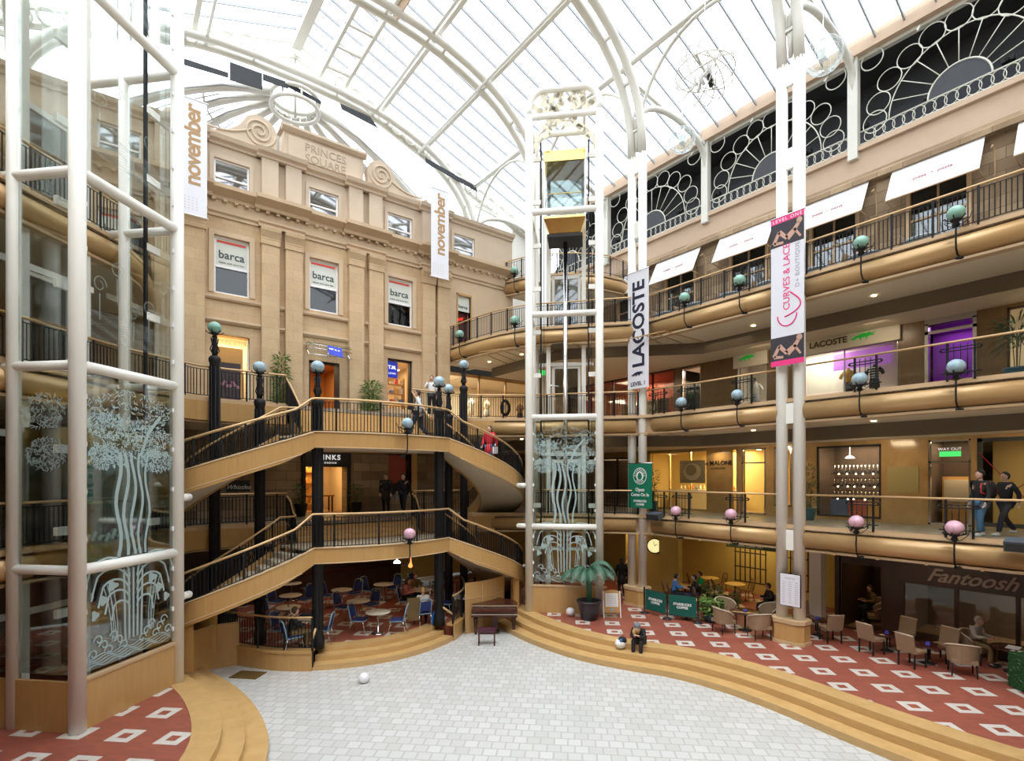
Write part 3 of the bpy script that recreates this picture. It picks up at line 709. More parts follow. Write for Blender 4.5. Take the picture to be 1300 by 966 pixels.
room(WX[1]-.8, WX[1]+.8, FY+.6, FY+1.6, ZB, E+5.6, 'cream_bright')
area((WX[1], FY+.9, E+5.5), 1.2, 42, (1, .86, .6), (0, 0, 0), sy=.5)
room(WX[2]-1.6, WX[2]+1.6, FY+.6, FY+5, ZB, E+5.3, 'orange_wall')
area((WX[2], FY+2.4, E+5.2), 2, 70, (1, .7, .38))
room(WX[3]-1.5, WX[3]+1.5, FY+.6, FY+4, ZB, E+5.6, 'warm_wall')
area((WX[3], FY+1.9, E+5.5), 2, 75, (1, .72, .4))
# poster in the first shop window
plain('poster_night', (.03, .02, .06), .5); plain('poster_pink', (.45, .22, .38), .5); plain('frame_gold', (.72, .42, .14), .4)
g = thing('window_display_poster', 'dark violet poster in an orange timber frame inside the bright shop window', 'poster', (WX[1], FY+.45, ZB))
MB().box(WX[1]-.45, WX[1]+.45, FY+.4, FY+.5, ZB+.02, ZB+2.55).build('frame', 'frame_gold', g)
MB().box(WX[1]-.36, WX[1]+.36, FY+.36, FY+.4, ZB+.3, ZB+1.95).build('picture', 'poster_night', g)
mb = MB()
for k in range(7): mb.ball((WX[1]-.28+k*.09, FY+.36, ZB+1.1+.09*sin(k*1.9)), .07, 8, 5, (1, .15, 1))
mb.build('painted_flowers', 'poster_pink', g)
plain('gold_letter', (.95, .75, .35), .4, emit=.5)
tag(text_mb('SPACE.NK', .24, (WX[1], FY+.3, E+5.12), (1, 0, 0), (0, 0, 1), .03, bold=.004).build('shop_sign', 'gold_letter', None, origin=(WX[1], FY+.3, E+5.12)), 'small gold SPACE NK letters hung high inside the bright shop window', 'sign')
d = struct('window_8', MB().box(WX[1]-.63, WX[1]-.58, FY+.2, FY+.26, ZB, E+5.45).box(WX[1]+.58, WX[1]+.63, FY+.2, FY+.26, ZB, E+5.45), 'white_plastic'); MB().box(WX[1]-.58, WX[1]+.58, FY+.22, FY+.23, ZB, E+5.45).build('pane', 'shop_glass', d)
d = struct('door_2', MB().box(WX[2]-.63, WX[2]-.55, FY+.1, FY+.2, ZB, E+4.9).box(WX[2]+.5, WX[2]+.63, FY+.05, FY+.2, ZB, E+4.9).box(WX[2]-.63, WX[2]+.63, FY+.1, FY+.2, E+4.8, E+4.9), 'near_black')
struct('door_2_leaf', MB().obox((WX[2]+.45, FY-.25, ZB+1.15), (.02, 0, 0), (0, .3, 0), (0, 0, 1.12)), 'near_black', d)
# canopy sign of the middle shop: steel rods with a blue panel
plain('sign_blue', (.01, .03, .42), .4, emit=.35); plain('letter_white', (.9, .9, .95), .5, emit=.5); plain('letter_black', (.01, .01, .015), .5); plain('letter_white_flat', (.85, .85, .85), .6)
def shop_letters(mb_list, name, mat, parent): 
    m = MB(); [m.merge(q) for q in mb_list]; return m.build(name, mat, parent)
g = thing('canopy_sign', 'tilted blue sign panel on clear canopy rods above the open shop doorway', 'sign', (7.9, FY, E+5.2))
mb = MB()
for z in (5.05, 5.3, 5.45): mb.tube([(6.5, FY-.5, E+z), (8.35, FY-.5, E+z)], .018, 6)
for x in (6.55, 7.4, 8.25): mb.tube([(x, FY, E+5.5), (x, FY-.55, E+5.0)], .02, 6)
mb.build('rods', 'chrome', g)
MB().obox((7.6, FY-.62, E+5.25), (.3, 0, -.03), (0, .08, .2), (0, -.012, .006)).build('blue_panel', 'sign_blue', g)
text_mb('T.M.', .28, (7.6, FY-.66, E+5.15), (1, 0, -.1), (0, .35, .9), .012, bold=.01).build('lettering', 'letter_white', g)
MB().obox((7.4, FY-.3, E+5.52), (.9, 0, 0), (0, .27, 0), (0, 0, .006)).build('canopy_glass', 'clear_glass', g)
g = thing('window_sign', 'square blue sign with white letters hung in the shop window of lit goods', 'sign', (WX[3]-.32, FY+.2, E+5.0))
MB().box(WX[3]-.6, WX[3]-.06, FY+.18, FY+.22, E+4.6, E+5.35).build('blue_panel', 'sign_blue', g)
text_mb('T.M.', .22, (WX[3]-.33, FY+.175, E+5.0), (1, 0, 0), (0, 0, 1), .01, bold=.008).merge(text_mb('LEWIN', .12, (WX[3]-.33, FY+.175, E+4.75), (1, 0, 0), (0, 0, 1), .01)).build('lettering', 'letter_white', g)
d = struct('window_10', MB().box(WX[3]-.62, WX[3]-.57, FY+.25, FY+.32, ZB+.65, E+5.45).box(WX[3]+.55, WX[3]+.62, FY+.1, FY+.32, ZB+.65, E+5.45).box(WX[3]-.62, WX[3]+.62, FY+.1, FY+.32, E+5.38, E+5.45), 'near_black'); MB().box(WX[3]-.57, WX[3]+.57, FY+.28, FY+.29, ZB+.65, E+5.4).build('pane', 'shop_glass', d)
# lit shelves of goods behind that window
random.seed(3)
g = thing('display_shelves', 'lit shelving of small boxed goods behind the shop window', 'shelves', (WX[3], FY+1.2, ZB))
mb = MB(); 
for k in range(4): mb.box(WX[3]-.7, WX[3]+.7, FY+1.1, FY+1.4, ZB+.6+k*.45, ZB+.63+k*.45)
mb.build('shelf', 'maple', g); MB().box(WX[3]-.75, WX[3]-.7, FY+1.1, FY+1.4, ZB, ZB+2.3).box(WX[3]+.7, WX[3]+.75, FY+1.1, FY+1.4, ZB, ZB+2.3).build('side_panel', 'maple', g)
gm = [plain('goods_%d' % i, c, .5) for i, c in enumerate([(.7, .15, .08), (.8, .7, .5), (.15, .25, .6), (.8, .45, .1), (.85, .85, .8)])]
for k in range(4):
    for j in range(6):
        x = WX[3]-.6+j*.24; h = random.uniform(.12, .3)
        tag(MB().box(-.08, .08, -.08, .08, 0, h).box(-.083, .083, -.083, .083, h*.45, h*.6).build('goods_box', gm[(k*2+j) % 5], None, origin=(0, 0, 0)), 'small boxed item on the lit shelves behind the facade shop window', 'box', 'boxed goods on the lit shelves').location = (x, FY+1.24, ZB+.631+k*.45)
for x in (WX[3]-.4, WX[3]+.1, WX[3]+.5, WX[2]-.1, WX[2]+.45): tag(MB().lathe([(.06, 0), (.06, .03), (.0, .035)], 10).build('downlight', 'lamp_warm', None, origin=(0, 0, 0)), 'small warm ceiling downlight inside a facade shop', 'downlight', 'downlights in the facade shops').location = (x, FY+1.3, E+5.2)
# ---- LINKS shop, level A --------------------------------------------------
room(5.9, 8.9, FY+.6, FY+4, ZA, E+.9, 'warm_wall'); area((7.4, FY+2.2, E+.85), 1.6, 60, (1, .66, .28))
d = struct('door_3', MB().box(6.4, 6.55, FY-.1, FY+.2, ZA, E+1.25).box(8.3, 8.45, FY-.1, FY+.2, ZA, E+1.25).box(6.4, 8.45, FY-.12, FY+.2, E+.42, E+1.25), 'near_black')
g = thing('shop_fascia_sign', 'black fascia sign reading LINKS LONDON above the lit doorway', 'sign', (7.4, FY-.13, E+.8))
MB().box(6.5, 8.35, FY-.16, FY-.13, E+.45, E+1.2).build('fascia', 'near_black', g)
text_mb('LINKS', .3, (7.5, FY-.16, E+.72), (1, 0, 0), (0, 0, 1), .02, spacing=1.25, bold=.006).merge(text_mb('LONDON', .11, (7.5, FY-.16, E+.55), (1, 0, 0), (0, 0, 1), .02, spacing=1.4)).build('lettering', 'letter_white', g)
g = thing('display_table', 'low lit display table inside the dark framed doorway', 'table', (7.4, FY+1.6, ZA))
MB().box(6.7, 8.2, FY+1.3, FY+1.9, ZA+.7, ZA+.78).build('tabletop', 'maple', g)
for x in (6.75, 8.1):
    for y in (FY+1.35, FY+1.8): MB().box(x, x+.06, y, y+.06, ZA, ZA+.7).build('leg', 'mahogany', g)
g = thing('display_cabinet', 'tall cabinet of ornaments at the back of the lit shop', 'cabinet', (7.4, FY+3, ZA))
mb = MB().box(6.8, 8.1, FY+3, FY+3.05, ZA, ZA+2)
for k in range(4): mb.box(6.8, 8.1, FY+2.75, FY+3, ZA+.3+k*.5, ZA+.33+k*.5)
mb.build('carcass', 'frame_gold', g); mb = MB()
for k in range(4):
    for j in range(5): mb.lathe([(.04, 0), (.08, .08), (.03, .18), (.05, .24)], 8, (6.92+j*.25, FY+2.86, ZA+.33+k*.5))
mb.build('ornaments', 'goods_3', g)
# picture window on level A
plain('picture_red', (.22, .035, .02), .5, emit=.1, noise=.0)
d = struct('window_11', MB().box(X(493)-.05, X(493), FY+.1, FY+.2, E-.85, E+1.05).box(X(522), X(522)+.28, FY-.05, FY+.2, E-.95, E+1.15), 'frame_gold'); MB().box(X(493), X(522), FY+.24, FY+.26, E-.85, E+1.05).build('backing', 'near_black', d)
g = thing('window_picture', 'deep red picture with a beaded motif in the lower facade window', 'picture', (X(505), FY+.2, E-.4))
MB().box(X(494), X(517), FY+.18, FY+.22, E-.3, E+1.0).build('print', 'picture_red', g); mb = MB()
for i in range(8):
    for j in range(9): mb.ball((X(500)+i*.09+j*.02, FY+.17, E-.1+j*.1), .02, 6, 4)
mb.build('beads', 'goods_0', g)
# shop windows behind the north-east corner, levels B and A (plane y = 23, x 13.4..21.7)
plain('pale_display', (.82, .75, .6), .7); plain('red_display', (.5, .09, .05), .6)
room(13.4, 21.7, FY+.3, FY+3.5, ZB, ZC-1.2, 'pale_display'); area((15.2, FY+1.2, ZC-1.4), 3.5, 150, (1, .88, .68), sy=1.2); area((19.5, FY+1.5, ZC-1.4), 3, 45, (1, .7, .4), sy=1.2)
area((19.0, 17.5, ZC-1.5), 2, 55, (1, .75, .5)); area((14.5, 20.5, ZC-1.0), 1.5, 24, (1, .8, .55)); area((19, 12, ZC-.9), 2, 8, (1, .8, .55))
mb = MB()
for x in (13.4, 15.2, 16.9, 18.6, 20.2, 21.6): mb.box(x, x+.08, FY, FY+.1, ZB, ZC-1.2)
mb.box(13.4, 21.7, FY, FY+.1, ZC-1.35, ZC-1.2)
d = struct('window_12', mb, 'maple'); MB().box(13.4, 21.6, FY+.05, FY+.06, ZB, ZC-1.3).build('pane', 'shop_glass', d)
room(13.4, 21.7, FY+.3, FY+3, ZA, ZB-1.2, 'old_stone'); area((17, FY+1.2, ZB-1.4), 2, 14, (1, .7, .4))
# ================================================================== OUTER BACKS
struct('gallery_floor', MB().box(-2.85, 17.65, -6.8, .3, ZA-.12, ZA), 'gallery_paving')
struct('dark_enclosure', MB().box(24.3, 24.45, -6.8, 27, 0, ZC+.0), 'near_black')  # unseen dark shell behind the rooms, added to keep light from leaking in
struct('dark_enclosure', MB().box(-9, 24.2, 28.8, 29, 0, E+8), 'near_black')
struct('dark_enclosure', MB().box(XU+.9, XU+1.0, -6.8, 27.3, ZC, E+11), 'near_black')
struct('gallery_floor', MB().box(4.95, 9.75, 19.6, 23, ZA-.12, ZA).box(4.95, 9.75, 19.6, 23, ZB-.12, ZB), 'gallery_paving')
struct('gallery_soffit', MB().box(4.95, 9.75, 19.9, 23, ZA-.76, ZA-.62).box(4.95, 9.75, 19.9, 23, ZB-.76, ZB-.62), 'cream_soffit')
# ================================================================== RAILINGS
def resample(P, step):
    P = [Vector(p) for p in P]; L = [0]
    for a, b in zip(P, P[1:]): L.append(L[-1]+(b-a).length)
    n = max(1, round(L[-1]/step)); out = []
    for i in range(n+1):
        t = L[-1]*i/n; k = 0
        while k < len(L)-2 and L[k+1] < t: k += 1
        u = (t-L[k])/max(1e-9, L[k+1]-L[k]); p = P[k].lerp(P[k+1], u); d = (P[k+1]-P[k]).normalized(); out.append((p, d))
    return out
def railing(P, label, hf=1.02, post_every=9, group=None, name='iron_railing', rail_mat='rail_brass', r=.032, fancy=True, step=.105, end_posts=True):
    """wrought iron railing along the floor path P: handrail, foot rail, thick posts and wavy balusters"""
    S = resample(P, step); n = len(S)
    H = (lambda t: hf) if not callable(hf) else hf
    g = thing(name, label, 'railing', tuple(S[n//2][0]), group)
    up = Vector((0, 0, 1)); hs = [H(i/(n-1)) for i in range(n)]
    MB().tube([p+up*h for (p, d), h in zip(S, hs)], r, 8).build('handrail', rail_mat, g)
    MB().tube([p+up*.1 for p, d in S], .014, 4).build('foot_rail', 'black_iron', g)
    MB().tube([p+up*(h-.1) for (p, d), h in zip(S, hs)], .012, 4).build('top_bar', 'black_iron', g)
    posts = [i for i in range(0, n, post_every)]
    if end_posts and n-1-posts[-1] > 3: posts.append(n-1)
    for i in posts:
        p, h = S[i][0], hs[i]; MB().bar(p+up*.0, p+up*(h-.02), .05).build('post', 'black_iron', g)
    pan = MB(); pi = 0
    def flush():
        if pan.v: pan.build('baluster_panel', 'black_iron', g)
    for i in range(n):
        if i in posts:
            flush(); pan = MB(); continue
        p, d = S[i]; h = hs[i]; d = Vector((d.x, d.y, 0)).normalized(); k = 1 if i % 2 else -1
        q = []
        for s_ in range(7):
            t = s_/6; z = .1+(h-.2)*t; q.append(p+up*z+d*(.028*k*sin(t*2*pi)*(1.2-t)))
        pan.tube(q, .0135, 4, cap=False)
        if fancy and i % 2 == 0:
            c = p+up*(.22 if i % 4 else .27); pan.tube([c+d*(.075*cos(a*pi/4))+up*(.075*sin(a*pi/4)) for a in range(8)], .009, 4, closed=True)
    flush(); return g
def glass_rail(y0, y1, z, label, iron_at, x=17.62):
    g = thing('glass_railing', label, 'railing', (x, (y0+y1)/2, z), 'glass balustrades of the east galleries')
    MB().tube([(x, y0, z+1.02), (x, y1, z+1.02)], .032, 8).build('handrail', 'rail_brass', g)
    MB().box(x-.008, x+.008, y0+.05, y1-.05, z+.1, z+.96).build('glass_pane', 'clear_glass', g)
    for yc in iron_at:
        if not (y0+.4 < yc < y1-.4): continue
        for dy in (-.28, .28): MB().bar((x, yc+dy, z), (x, yc+dy, z+1.0), .05).build('post', 'black_iron', g)
        mb = MB()
        for dy in (-.14, 0, .14): mb.tube([(x-.03, yc+dy, z+.1), (x-.03, yc+dy, z+.95)], .012, 5)
        for zz in (.2, .78, .86): mb.tube([(x-.03, yc-.42, z+zz), (x-.03, yc+.42, z+zz)], .016, 5)
        for dy in (-.42, .42): mb.ball((x-.03, yc+dy, z+.82), .035, 6, 4)
        mb.build('iron_panel', 'black_iron', g)
LY = {'A': [Yx(p, 17.35) for p in (861, 931, 1090, 1214)], 'B': [Yx(p, 17.35) for p in (868, 939, 1094, 1216)], 'C': [Yx(p, 17.35) for p in (872, 942, 1096, 1216)]}
names = {'A': 'lower', 'B': 'middle', 'C': 'upper'}
for lv, z in (('A', ZA), ('B', ZB)):
    w = {'A': 'first gallery', 'B': 'second gallery'}[lv]
    glass_rail(8.8, 14.2, z, 'glass balustrade between the two white columns, '+w, LY[lv]+[13.6])
    glass_rail(-1.2, 7.9, z, 'glass balustrade toward the camera past the banner column, '+w, LY[lv]+[2.0])
GP = gal_path(0, 'A')
def zpath(P, z): return [(p[0], p[1], z) for p in P]
railing(zpath(GP[2:4]+[(12.5, 19.45), (11.6, 19.6), (9.75, 19.6)], ZB), 'iron railing of the second gallery behind the glass lift, before the lit boutique')
railing(zpath([(17.45, 14.5), (14.5, 18.0)], ZA), 'iron railing of the first gallery behind the glass lift')
railing(zpath([(12.2, 19.5), (11.6, 19.6), (9.75, 19.6)], ZA), 'short iron railing on the first gallery beside the central steps')
for z, t in ((ZB, 'second'), (ZA, 'first')):
    railing(zpath([mir(p) for p in [(17.45, 14.5), (14.5, 18.0), (12.5, 19.45), (11.6, 19.6), (9.75, 19.6)]], z), 'iron railing on the %s gallery in front of the stone facade' % t)
CP = smooth_pts(gal_path(ZC, 'C')[3:], 3)
railing([(17.65, 8.85, ZC), (17.65, 13.9, ZC), (17.45, 14.5, ZC)]+CP, 'long iron railing curving round the corner of the awning gallery to the facade')
railing([(17.65, -1.0, ZC), (17.65, 7.9, ZC)], 'iron railing of the awning gallery running toward the camera beyond the pink banner')
railing(smooth_pts(gal_path(ZD, 'D'), 3), 'iron railing of the small top corner balcony')
railing([mir(p) for p in [(17.65, 10.0, ZC), (17.65, 13.9, ZC), (17.45, 14.5, ZC)]+CP], 'iron railing of the upper gallery seen through the nearer glass lift')
# ================================================================== HORSESHOE STAIRS
CX, CY, RO, RI, A0, A1 = 11.0, 20.4, 3.95, 2.2, -109, 13
LZ = {'upper': (E+1.31, ZA), 'lower': (E-2.23, ZG+.0)}
plain('stair_soffit', (.62, .53, .40), .75)
plain('stone_tread', (.5, .43, .32), .6, noise=.2, scale=8)
for lv in ('upper', 'lower'):
    zt, zb = LZ[lv]
    nst = 17 if lv == 'upper' else 18
    def zf(a): return zt+(zb-zt)*(a-A0)/(A1-A0)
    st = thing('horseshoe_staircase', {'upper': 'upper curved double staircase with maple stringers leading to the second gallery', 'lower': 'lower curved double staircase with maple stringers above the cafe'}[lv], 'staircase', (7.35, 17.3, zt))
    front = [(9.71, 16.66), (9.1, 16.42), (8.3, 16.2), (7.35, 16.12), (6.4, 16.2), (5.6, 16.42), (4.99, 16.66)]
    i_ = (CX+RI*cos(radians(A0)), CY+RI*sin(radians(A0)))
    land = front+[mir(i_), (4.95, 18.6), (9.75, 18.6), i_]
    MB().prism(land, zt-.06, zt).build('landing_deck', 'stone_tread', st)
    MB().prism(land, zt-.42, zt-.38).build('landing_soffit', 'stair_soffit', st)
    # central steps up to the gallery
    ztop = ZB if lv == 'upper' else ZA
    ns = 7 if lv == 'upper' else 4; y0 = 19.6-.27*(ns-1); mb = MB()
    for k in range(ns-1):
        mb.box(5.1, 9.6, y0+.27*k, 19.62, zt+(ztop-zt)*k/ns, zt+(ztop-zt)*(k+1)/ns)
    mb.build('central_steps', 'step_wood', st)
    MB().box(5.0, 9.7, 18.5, 19.95, zt-.4, zt-.02).build('central_base', 'maple', st)
    for side in (0, 1):
        f = mir if side else (lambda p: p)
        mb = MB()
        for k in range(nst):
            a, b = A0+(A1-A0)*k/nst, A0+(A1-A0)*(k+1)/nst; z1 = zt+(zb-zt)*(k+1)/nst
            P = [f(p[:2]) for p in arc(CX, CY, RO-.06, a, b, 2)]+[f(p[:2]) for p in arc(CX, CY, RI+.06, b, a, 2)]
            mb.prism(P, z1-.2, z1+0.0)
        mb.build('steps', 'stone_tread', st)
        # soffit
        mb = MB(); nn = 40
        for k in range(nn):
            a, b = A0+(A1-A0)*k/nn, A0+(A1-A0)*(k+1)/nn
            q = [(CX+R*cos(radians(t)), CY+R*sin(radians(t)), zf(t)-.42-(.12*min(1, (t-A0)/15))) for R, t in ((RI, a), (RO, a), (RO, b), (RI, b))]
            q = [f(p) for p in q]; mb.add(q, [(0, 1, 2, 3)], True)
        mb.build('soffit', 'stair_soffit', st)
        for R, w, nm in ((RO, .07, 'outer_stringer'), (RI, -.07, 'inner_stringer')):
            mb = MB(); vs = []
            for k in range(nn+1):
                t = A0+(A1-A0)*k/nn; lo = .44+.15*min(1, (t-A0)/15); hi = .06
                for RR, dz in ((R, -lo), (R+w, -lo), (R+w, hi), (R, hi)): vs.append(f((CX+RR*cos(radians(t)), CY+RR*sin(radians(t)), zf(t)+dz)))
            fs = [(4*k+j, 4*k+(j+1) % 4, 4*k+4+(j+1) % 4, 4*k+4+j) for k in range(nn) for j in range(4)]+[(0, 1, 2, 3), (4*nn+3, 4*nn+2, 4*nn+1, 4*nn)]
            mb.add(vs, fs); mb.build(nm, 'maple', st)
            mc = MB(); mc.tube([f((CX+(R+w*.9)*cos(radians(t)), CY+(R+w*.9)*sin(radians(t)), zf(t)+.05)) for t in [A0+(A1-A0)*k/nn for k in range(nn+1)]], .03, 6)
            mc.tube([f((CX+(R+w*.9)*cos(radians(t)), CY+(R+w*.9)*sin(radians(t)), zf(t)-.5)) for t in [A0+(A1-A0)*k/nn for k in range(2, nn+1)]], .02, 6)
            mc.build('stringer_bead', 'tan_trim', st)
        # panelled wood beneath the lower flight
        if lv == 'lower':
            for R in (RO-.03, RI+.03):
                mb = MB()
                for k in range(30):
                    a, b = -62+(A1+62)*k/30, -62+(A1+62)*(k+1)/30
                    mb.add([f(p) for p in [(CX+R*cos(radians(t)), CY+R*sin(radians(t)), z) for t, z in ((a, .5), (b, .5), (b, max(.5, zf(b)-.4)), (a, max(.5, zf(a)-.4)))]], [(0, 1, 2, 3)])
                mb.build('under_panel', 'maple', st)
            if side:
                W3 = [(1.7, 17.3, 0), (1.95, 18.1, 0), (2.5, 18.5, 0), (3.28, 18.42, 0)]; MB().sweep([(-.04, .5), (.04, .5), (.04, 1.3), (-.04, 1.3)], W3[:2]).sweep([(-.04, 0.005), (.04, 0.005), (.04, 1.3), (-.04, 1.3)], W3[1:]).build('curved_panel', 'maple', st); MB().tube([(p[0], p[1], 1.31) for p in W3], .03, 6).build('panel_cap', 'tan_trim', st)
                continue
            mb = MB(); mc = MB()
            for k in range(20):
                a0_ = -97 if not side else -70; a, b = a0_+(-62-a0_)*k/20, a0_+(-62-a0_)*(k+1)/20; R_s = RO-.42
                mb.add([f(p) for p in [(CX+R_s*cos(radians(t)), CY+R_s*sin(radians(t)), z) for t, z in ((a, .0), (b, .0), (b, 1.9), (a, 1.9))]], [(0, 1, 2, 3)])
                if k % 7 == 0: mc.tube([f((CX+(R_s+.01)*cos(radians(a)), CY+(R_s+.01)*sin(radians(a)), z)) for z in (0, 1.9)], .012, 5)
            mc.tube([f((CX+(R_s+.01)*cos(radians(t)), CY+(R_s+.01)*sin(radians(t)), 1.3)) for t in range(int(a0_), -61, 2)], .012, 5)
            mb.build('curved_panel', 'maple', st); mc.build('panel_seams', 'tan_trim', st)
            MB().obox(f((CX+(RO-.1)*cos(radians(-57)), CY+(RO-.1)*sin(radians(-57)), .9)), (.12, 0, 0), (0, .12, 0), (0, 0, .9)).build('newel', 'maple', st)
    # landing fascia
    fp = [(*p, zt) for p in front]
    MB().sweep([(0, -.44), (-.07, -.44), (-.07, .06), (0, .06)], fp).build('landing_fascia', 'maple', st)
    MB().tube([(p[0], p[1]-.08, zt+.05) for p in front], .03, 6).tube([(p[0], p[1]-.08, zt-.42) for p in front], .02, 6).build('fascia_bead', 'tan_trim', st)
    # railings of this stair
    def op(R, side, n=40, a0=A0, a1=A1):
        f = mir if side else (lambda p: p); return [f((CX+R*cos(radians(a0+(a1-a0)*k/n)), CY+R*sin(radians(a0+(a1-a0)*k/n)), zf(a0+(a1-a0)*k/n))) for k in range(n+1)]
    path = op(RO-.02, 1)[::-1]+[(*p, zt) for p in front[::-1][1:-1]]+op(RO-.02, 0)
    path = path if True else path
    Ltot = 1.0
    def hf(t):
        e = abs(t-.5)*2; k = min(1, max(0, (e-.22)/.05)); return 1.08-.2*k
    railing(path, {'upper': 'outer iron railing sweeping along the upper staircase and its landing', 'lower': 'outer iron railing sweeping along the lower staircase and its landing'}[lv], hf=hf, r=.036, post_every=13)
    for side in (0, 1):
        f = mir if side else (lambda p: p)
        pin = [f(p) for p in [(9.75, 19.6, ztop), (9.72, 19.2, ztop-.25*(ztop-zt)), (9.7, y0+.1, zt+.05), (9.75, max(18.0, y0-.15) if lv == 'upper' else 18.4, zt), (9.9, 18.32, zt) if lv == 'lower' else (10.0, 18.1, zt)]]+op(RI+.02, side)
        railing(pin, 'inner iron railing of the %s staircase, %s curving down from the gallery' % (lv, 'east side' if not side else 'west side'), hf=.92, post_every=11, fancy=False)
# ---- black iron columns with globe lamps ---------------------------------
plain('globe_blue', (.32, .45, .52), .12, noise=.45, scale=7); plain('globe_green', (.24, .45, .36), .12, noise=.3, scale=6); plain('globe_pink', (.72, .40, .50), .12, noise=.5, scale=8); plain('globe_white', (.8, .8, .82), .2)
plain('pink_ribbon', (.85, .6, .66), .3)
def globe_parts(g, c, mat, r=.2, cage=True):
    MB().ball(c, r, 20, 12, (1, 1, .93)).build('globe', mat, g)
    mb = MB(); c = Vector(c)
    mb.lathe([(.03, -.34), (.09, -.3), (.05, -.24), (.12, -.2), (.13, -.17), (.1, -.165)], 10, c)
    for k in range(6):
        a = k*pi/3; mb.tube([c+Vector((.11*cos(a), .11*sin(a), -.19)), c+Vector((.2*cos(a), .2*sin(a), -.17)), c+Vector((.24*cos(a), .24*sin(a), -.12)), c+Vector((.26*cos(a), .26*sin(a), -.16))], .014, 5)
    mb.build('lamp_collar', 'black_iron', g)
def iron_column(x, y, zbase, zt, zglobe, label, mat, r=.165, group=None, mid=None):
    g = thing('lamp_column', label, 'column', (x, y, zbase), group)
    prof = [(r*1.25, 0), (r*1.25, .35), (r*1.05, .42), (r, .5)]; h = zt-zbase
    MB().lathe(prof+[(r, h-.25), (r*1.15, h-.2), (r*1.2, h-.1), (r*.9, h-.02), (r*.5, h)], 14, (x, y, zbase)).build('shaft', 'black_iron', g)
    mb = MB()
    for k in range(8): mb.tube([(x+r*cos(k*pi/4), y+r*sin(k*pi/4), zbase+.6), (x+r*cos(k*pi/4), y+r*sin(k*pi/4), zt-.35)], .016, 4)
    mb.build('fluting', 'black_iron', g)
    hs = zglobe-.3-zt
    mb = MB().lathe([(r*.55, 0), (.07, hs*.15), (.1, hs*.3), (.05, hs*.45), (.08, hs*.6), (.045, hs*.75), (.07, hs*.9), (.04, hs)], 10, (x, y, zt))
    for k in range(4):
        a = k*pi/2+.4; mb.tube([(x+.06*cos(a), y+.06*sin(a), zt+.05), (x+.15*cos(a), y+.15*sin(a), zt+hs*.3), (x+.08*cos(a), y+.08*sin(a), zt+hs*.6), (x+.12*cos(a), y+.12*sin(a), zt+hs*.95)], .018, 5)
    mb.build('lamp_stem', 'black_iron', g)
    globe_parts(g, (x, y, zglobe), mat, .205)
for s, side in ((0, 'east'), (1, 'west')):
    f = mir if s else (lambda p: p)
    x, y = f((9.5, 16.95)); iron_column(x, y, .5, E+2.45, E+3.42, 'black iron column with pale blue globe at the %s front corner of the stair landings' % side, 'globe_blue')
    x, y = f((10.83, 18.55)); iron_column(x, y, .5, E+2.5, E+3.5, 'black iron column with blue globe at the inner curve of the %s stair flight' % side, 'globe_blue', .15)
    x, y = f((12.0, 19.3)); iron_column(x, y, .5, E+3.85, E+4.74, 'tall black iron column with green globe rising past the %s gallery edge' % side if s else 'tall black iron column with globe rising past the east gallery edge', 'globe_green' if s else 'globe_blue', .15)
# ---- bracket globes on the gallery edges ---------------------------------
def bracket_lamp(loc, out, label, mat, r=.2, group=None):
    """globe on a curved iron arm that springs from under the beam; out = horizontal direction away from the gallery"""
    x, y, z = loc; o = Vector((out[0], out[1], 0)).normalized(); t = Vector((-o.y, o.x, 0)); b = Vector((x, y, z)); up = Vector((0, 0, 1))
    g = thing('globe_lamp', label, 'lamp', tuple(b), group)
    gl = b+o*.42+up*.3
    mb = MB().tube([b-o*.08-up*.74, b+o*.3-up*.72, b+o*.42-up*.6, b+o*.45-up*.35, b+o*.43-up*.1, gl-up*.3], .022, 6)
    mb.lathe([(.0, -.03), (.09, -.02), (.09, .02), (0, .03)], 8, b+o*.12-up*.76)
    for s_ in (-1, 1):
        mb.tube([gl-up*.36, gl-up*.3+t*s_*.15, gl-up*.18+t*s_*.25-o*.1, gl-up*.0+t*s_*.27-o*.2], .011, 5)
    mb.build('bracket', 'black_iron', g); globe_parts(g, gl, mat, r)
cap = {'A': ('pink', 'first gallery'), 'B': ('pale blue', 'second gallery'), 'C': ('green', 'awning gallery')}
where = ['nearest the outer white column', 'midway between the two white columns', 'just past the banner column', 'closest to the camera']
for lv, z, mt in (('A', ZA, 'globe_pink'), ('B', ZB, 'globe_blue'), ('C', ZC, 'globe_green')):
    for i, y in enumerate(LY[lv]): bracket_lamp((17.62, y, z), (-1, 0), '%s globe lamp on the %s edge, %s' % (cap[lv][0], cap[lv][1], where[i].replace('nearest the outer white column', 'by the lettered banner column')), mt)
bracket_lamp((14.25, 18.4, ZC), (-.9, -.5), 'green globe lamp on the curved corner of the awning gallery beside the lift', 'globe_green')
bracket_lamp((13.6, 21.6, ZC), (-1, -.1), 'green globe lamp where the awning gallery meets the facade', 'globe_green')
bracket_lamp((17.2, 22.2, ZD), (-.9, -.3), 'green globe lamp on the small top corner balcony', 'globe_green')
x, y, _ = (X(510, 16.1), 16.1, 0)
bracket_lamp((x, 16.12, LZ['upper'][0]+.1), (0, -1), 'pale blue globe lamp on the upper stair landing fascia', 'globe_blue', .19)
bracket_lamp((X(513, 16.1), 16.12, LZ['lower'][0]+.1), (0, -1), 'pink striped globe lamp on the lower stair landing fascia', 'globe_pink', .19)
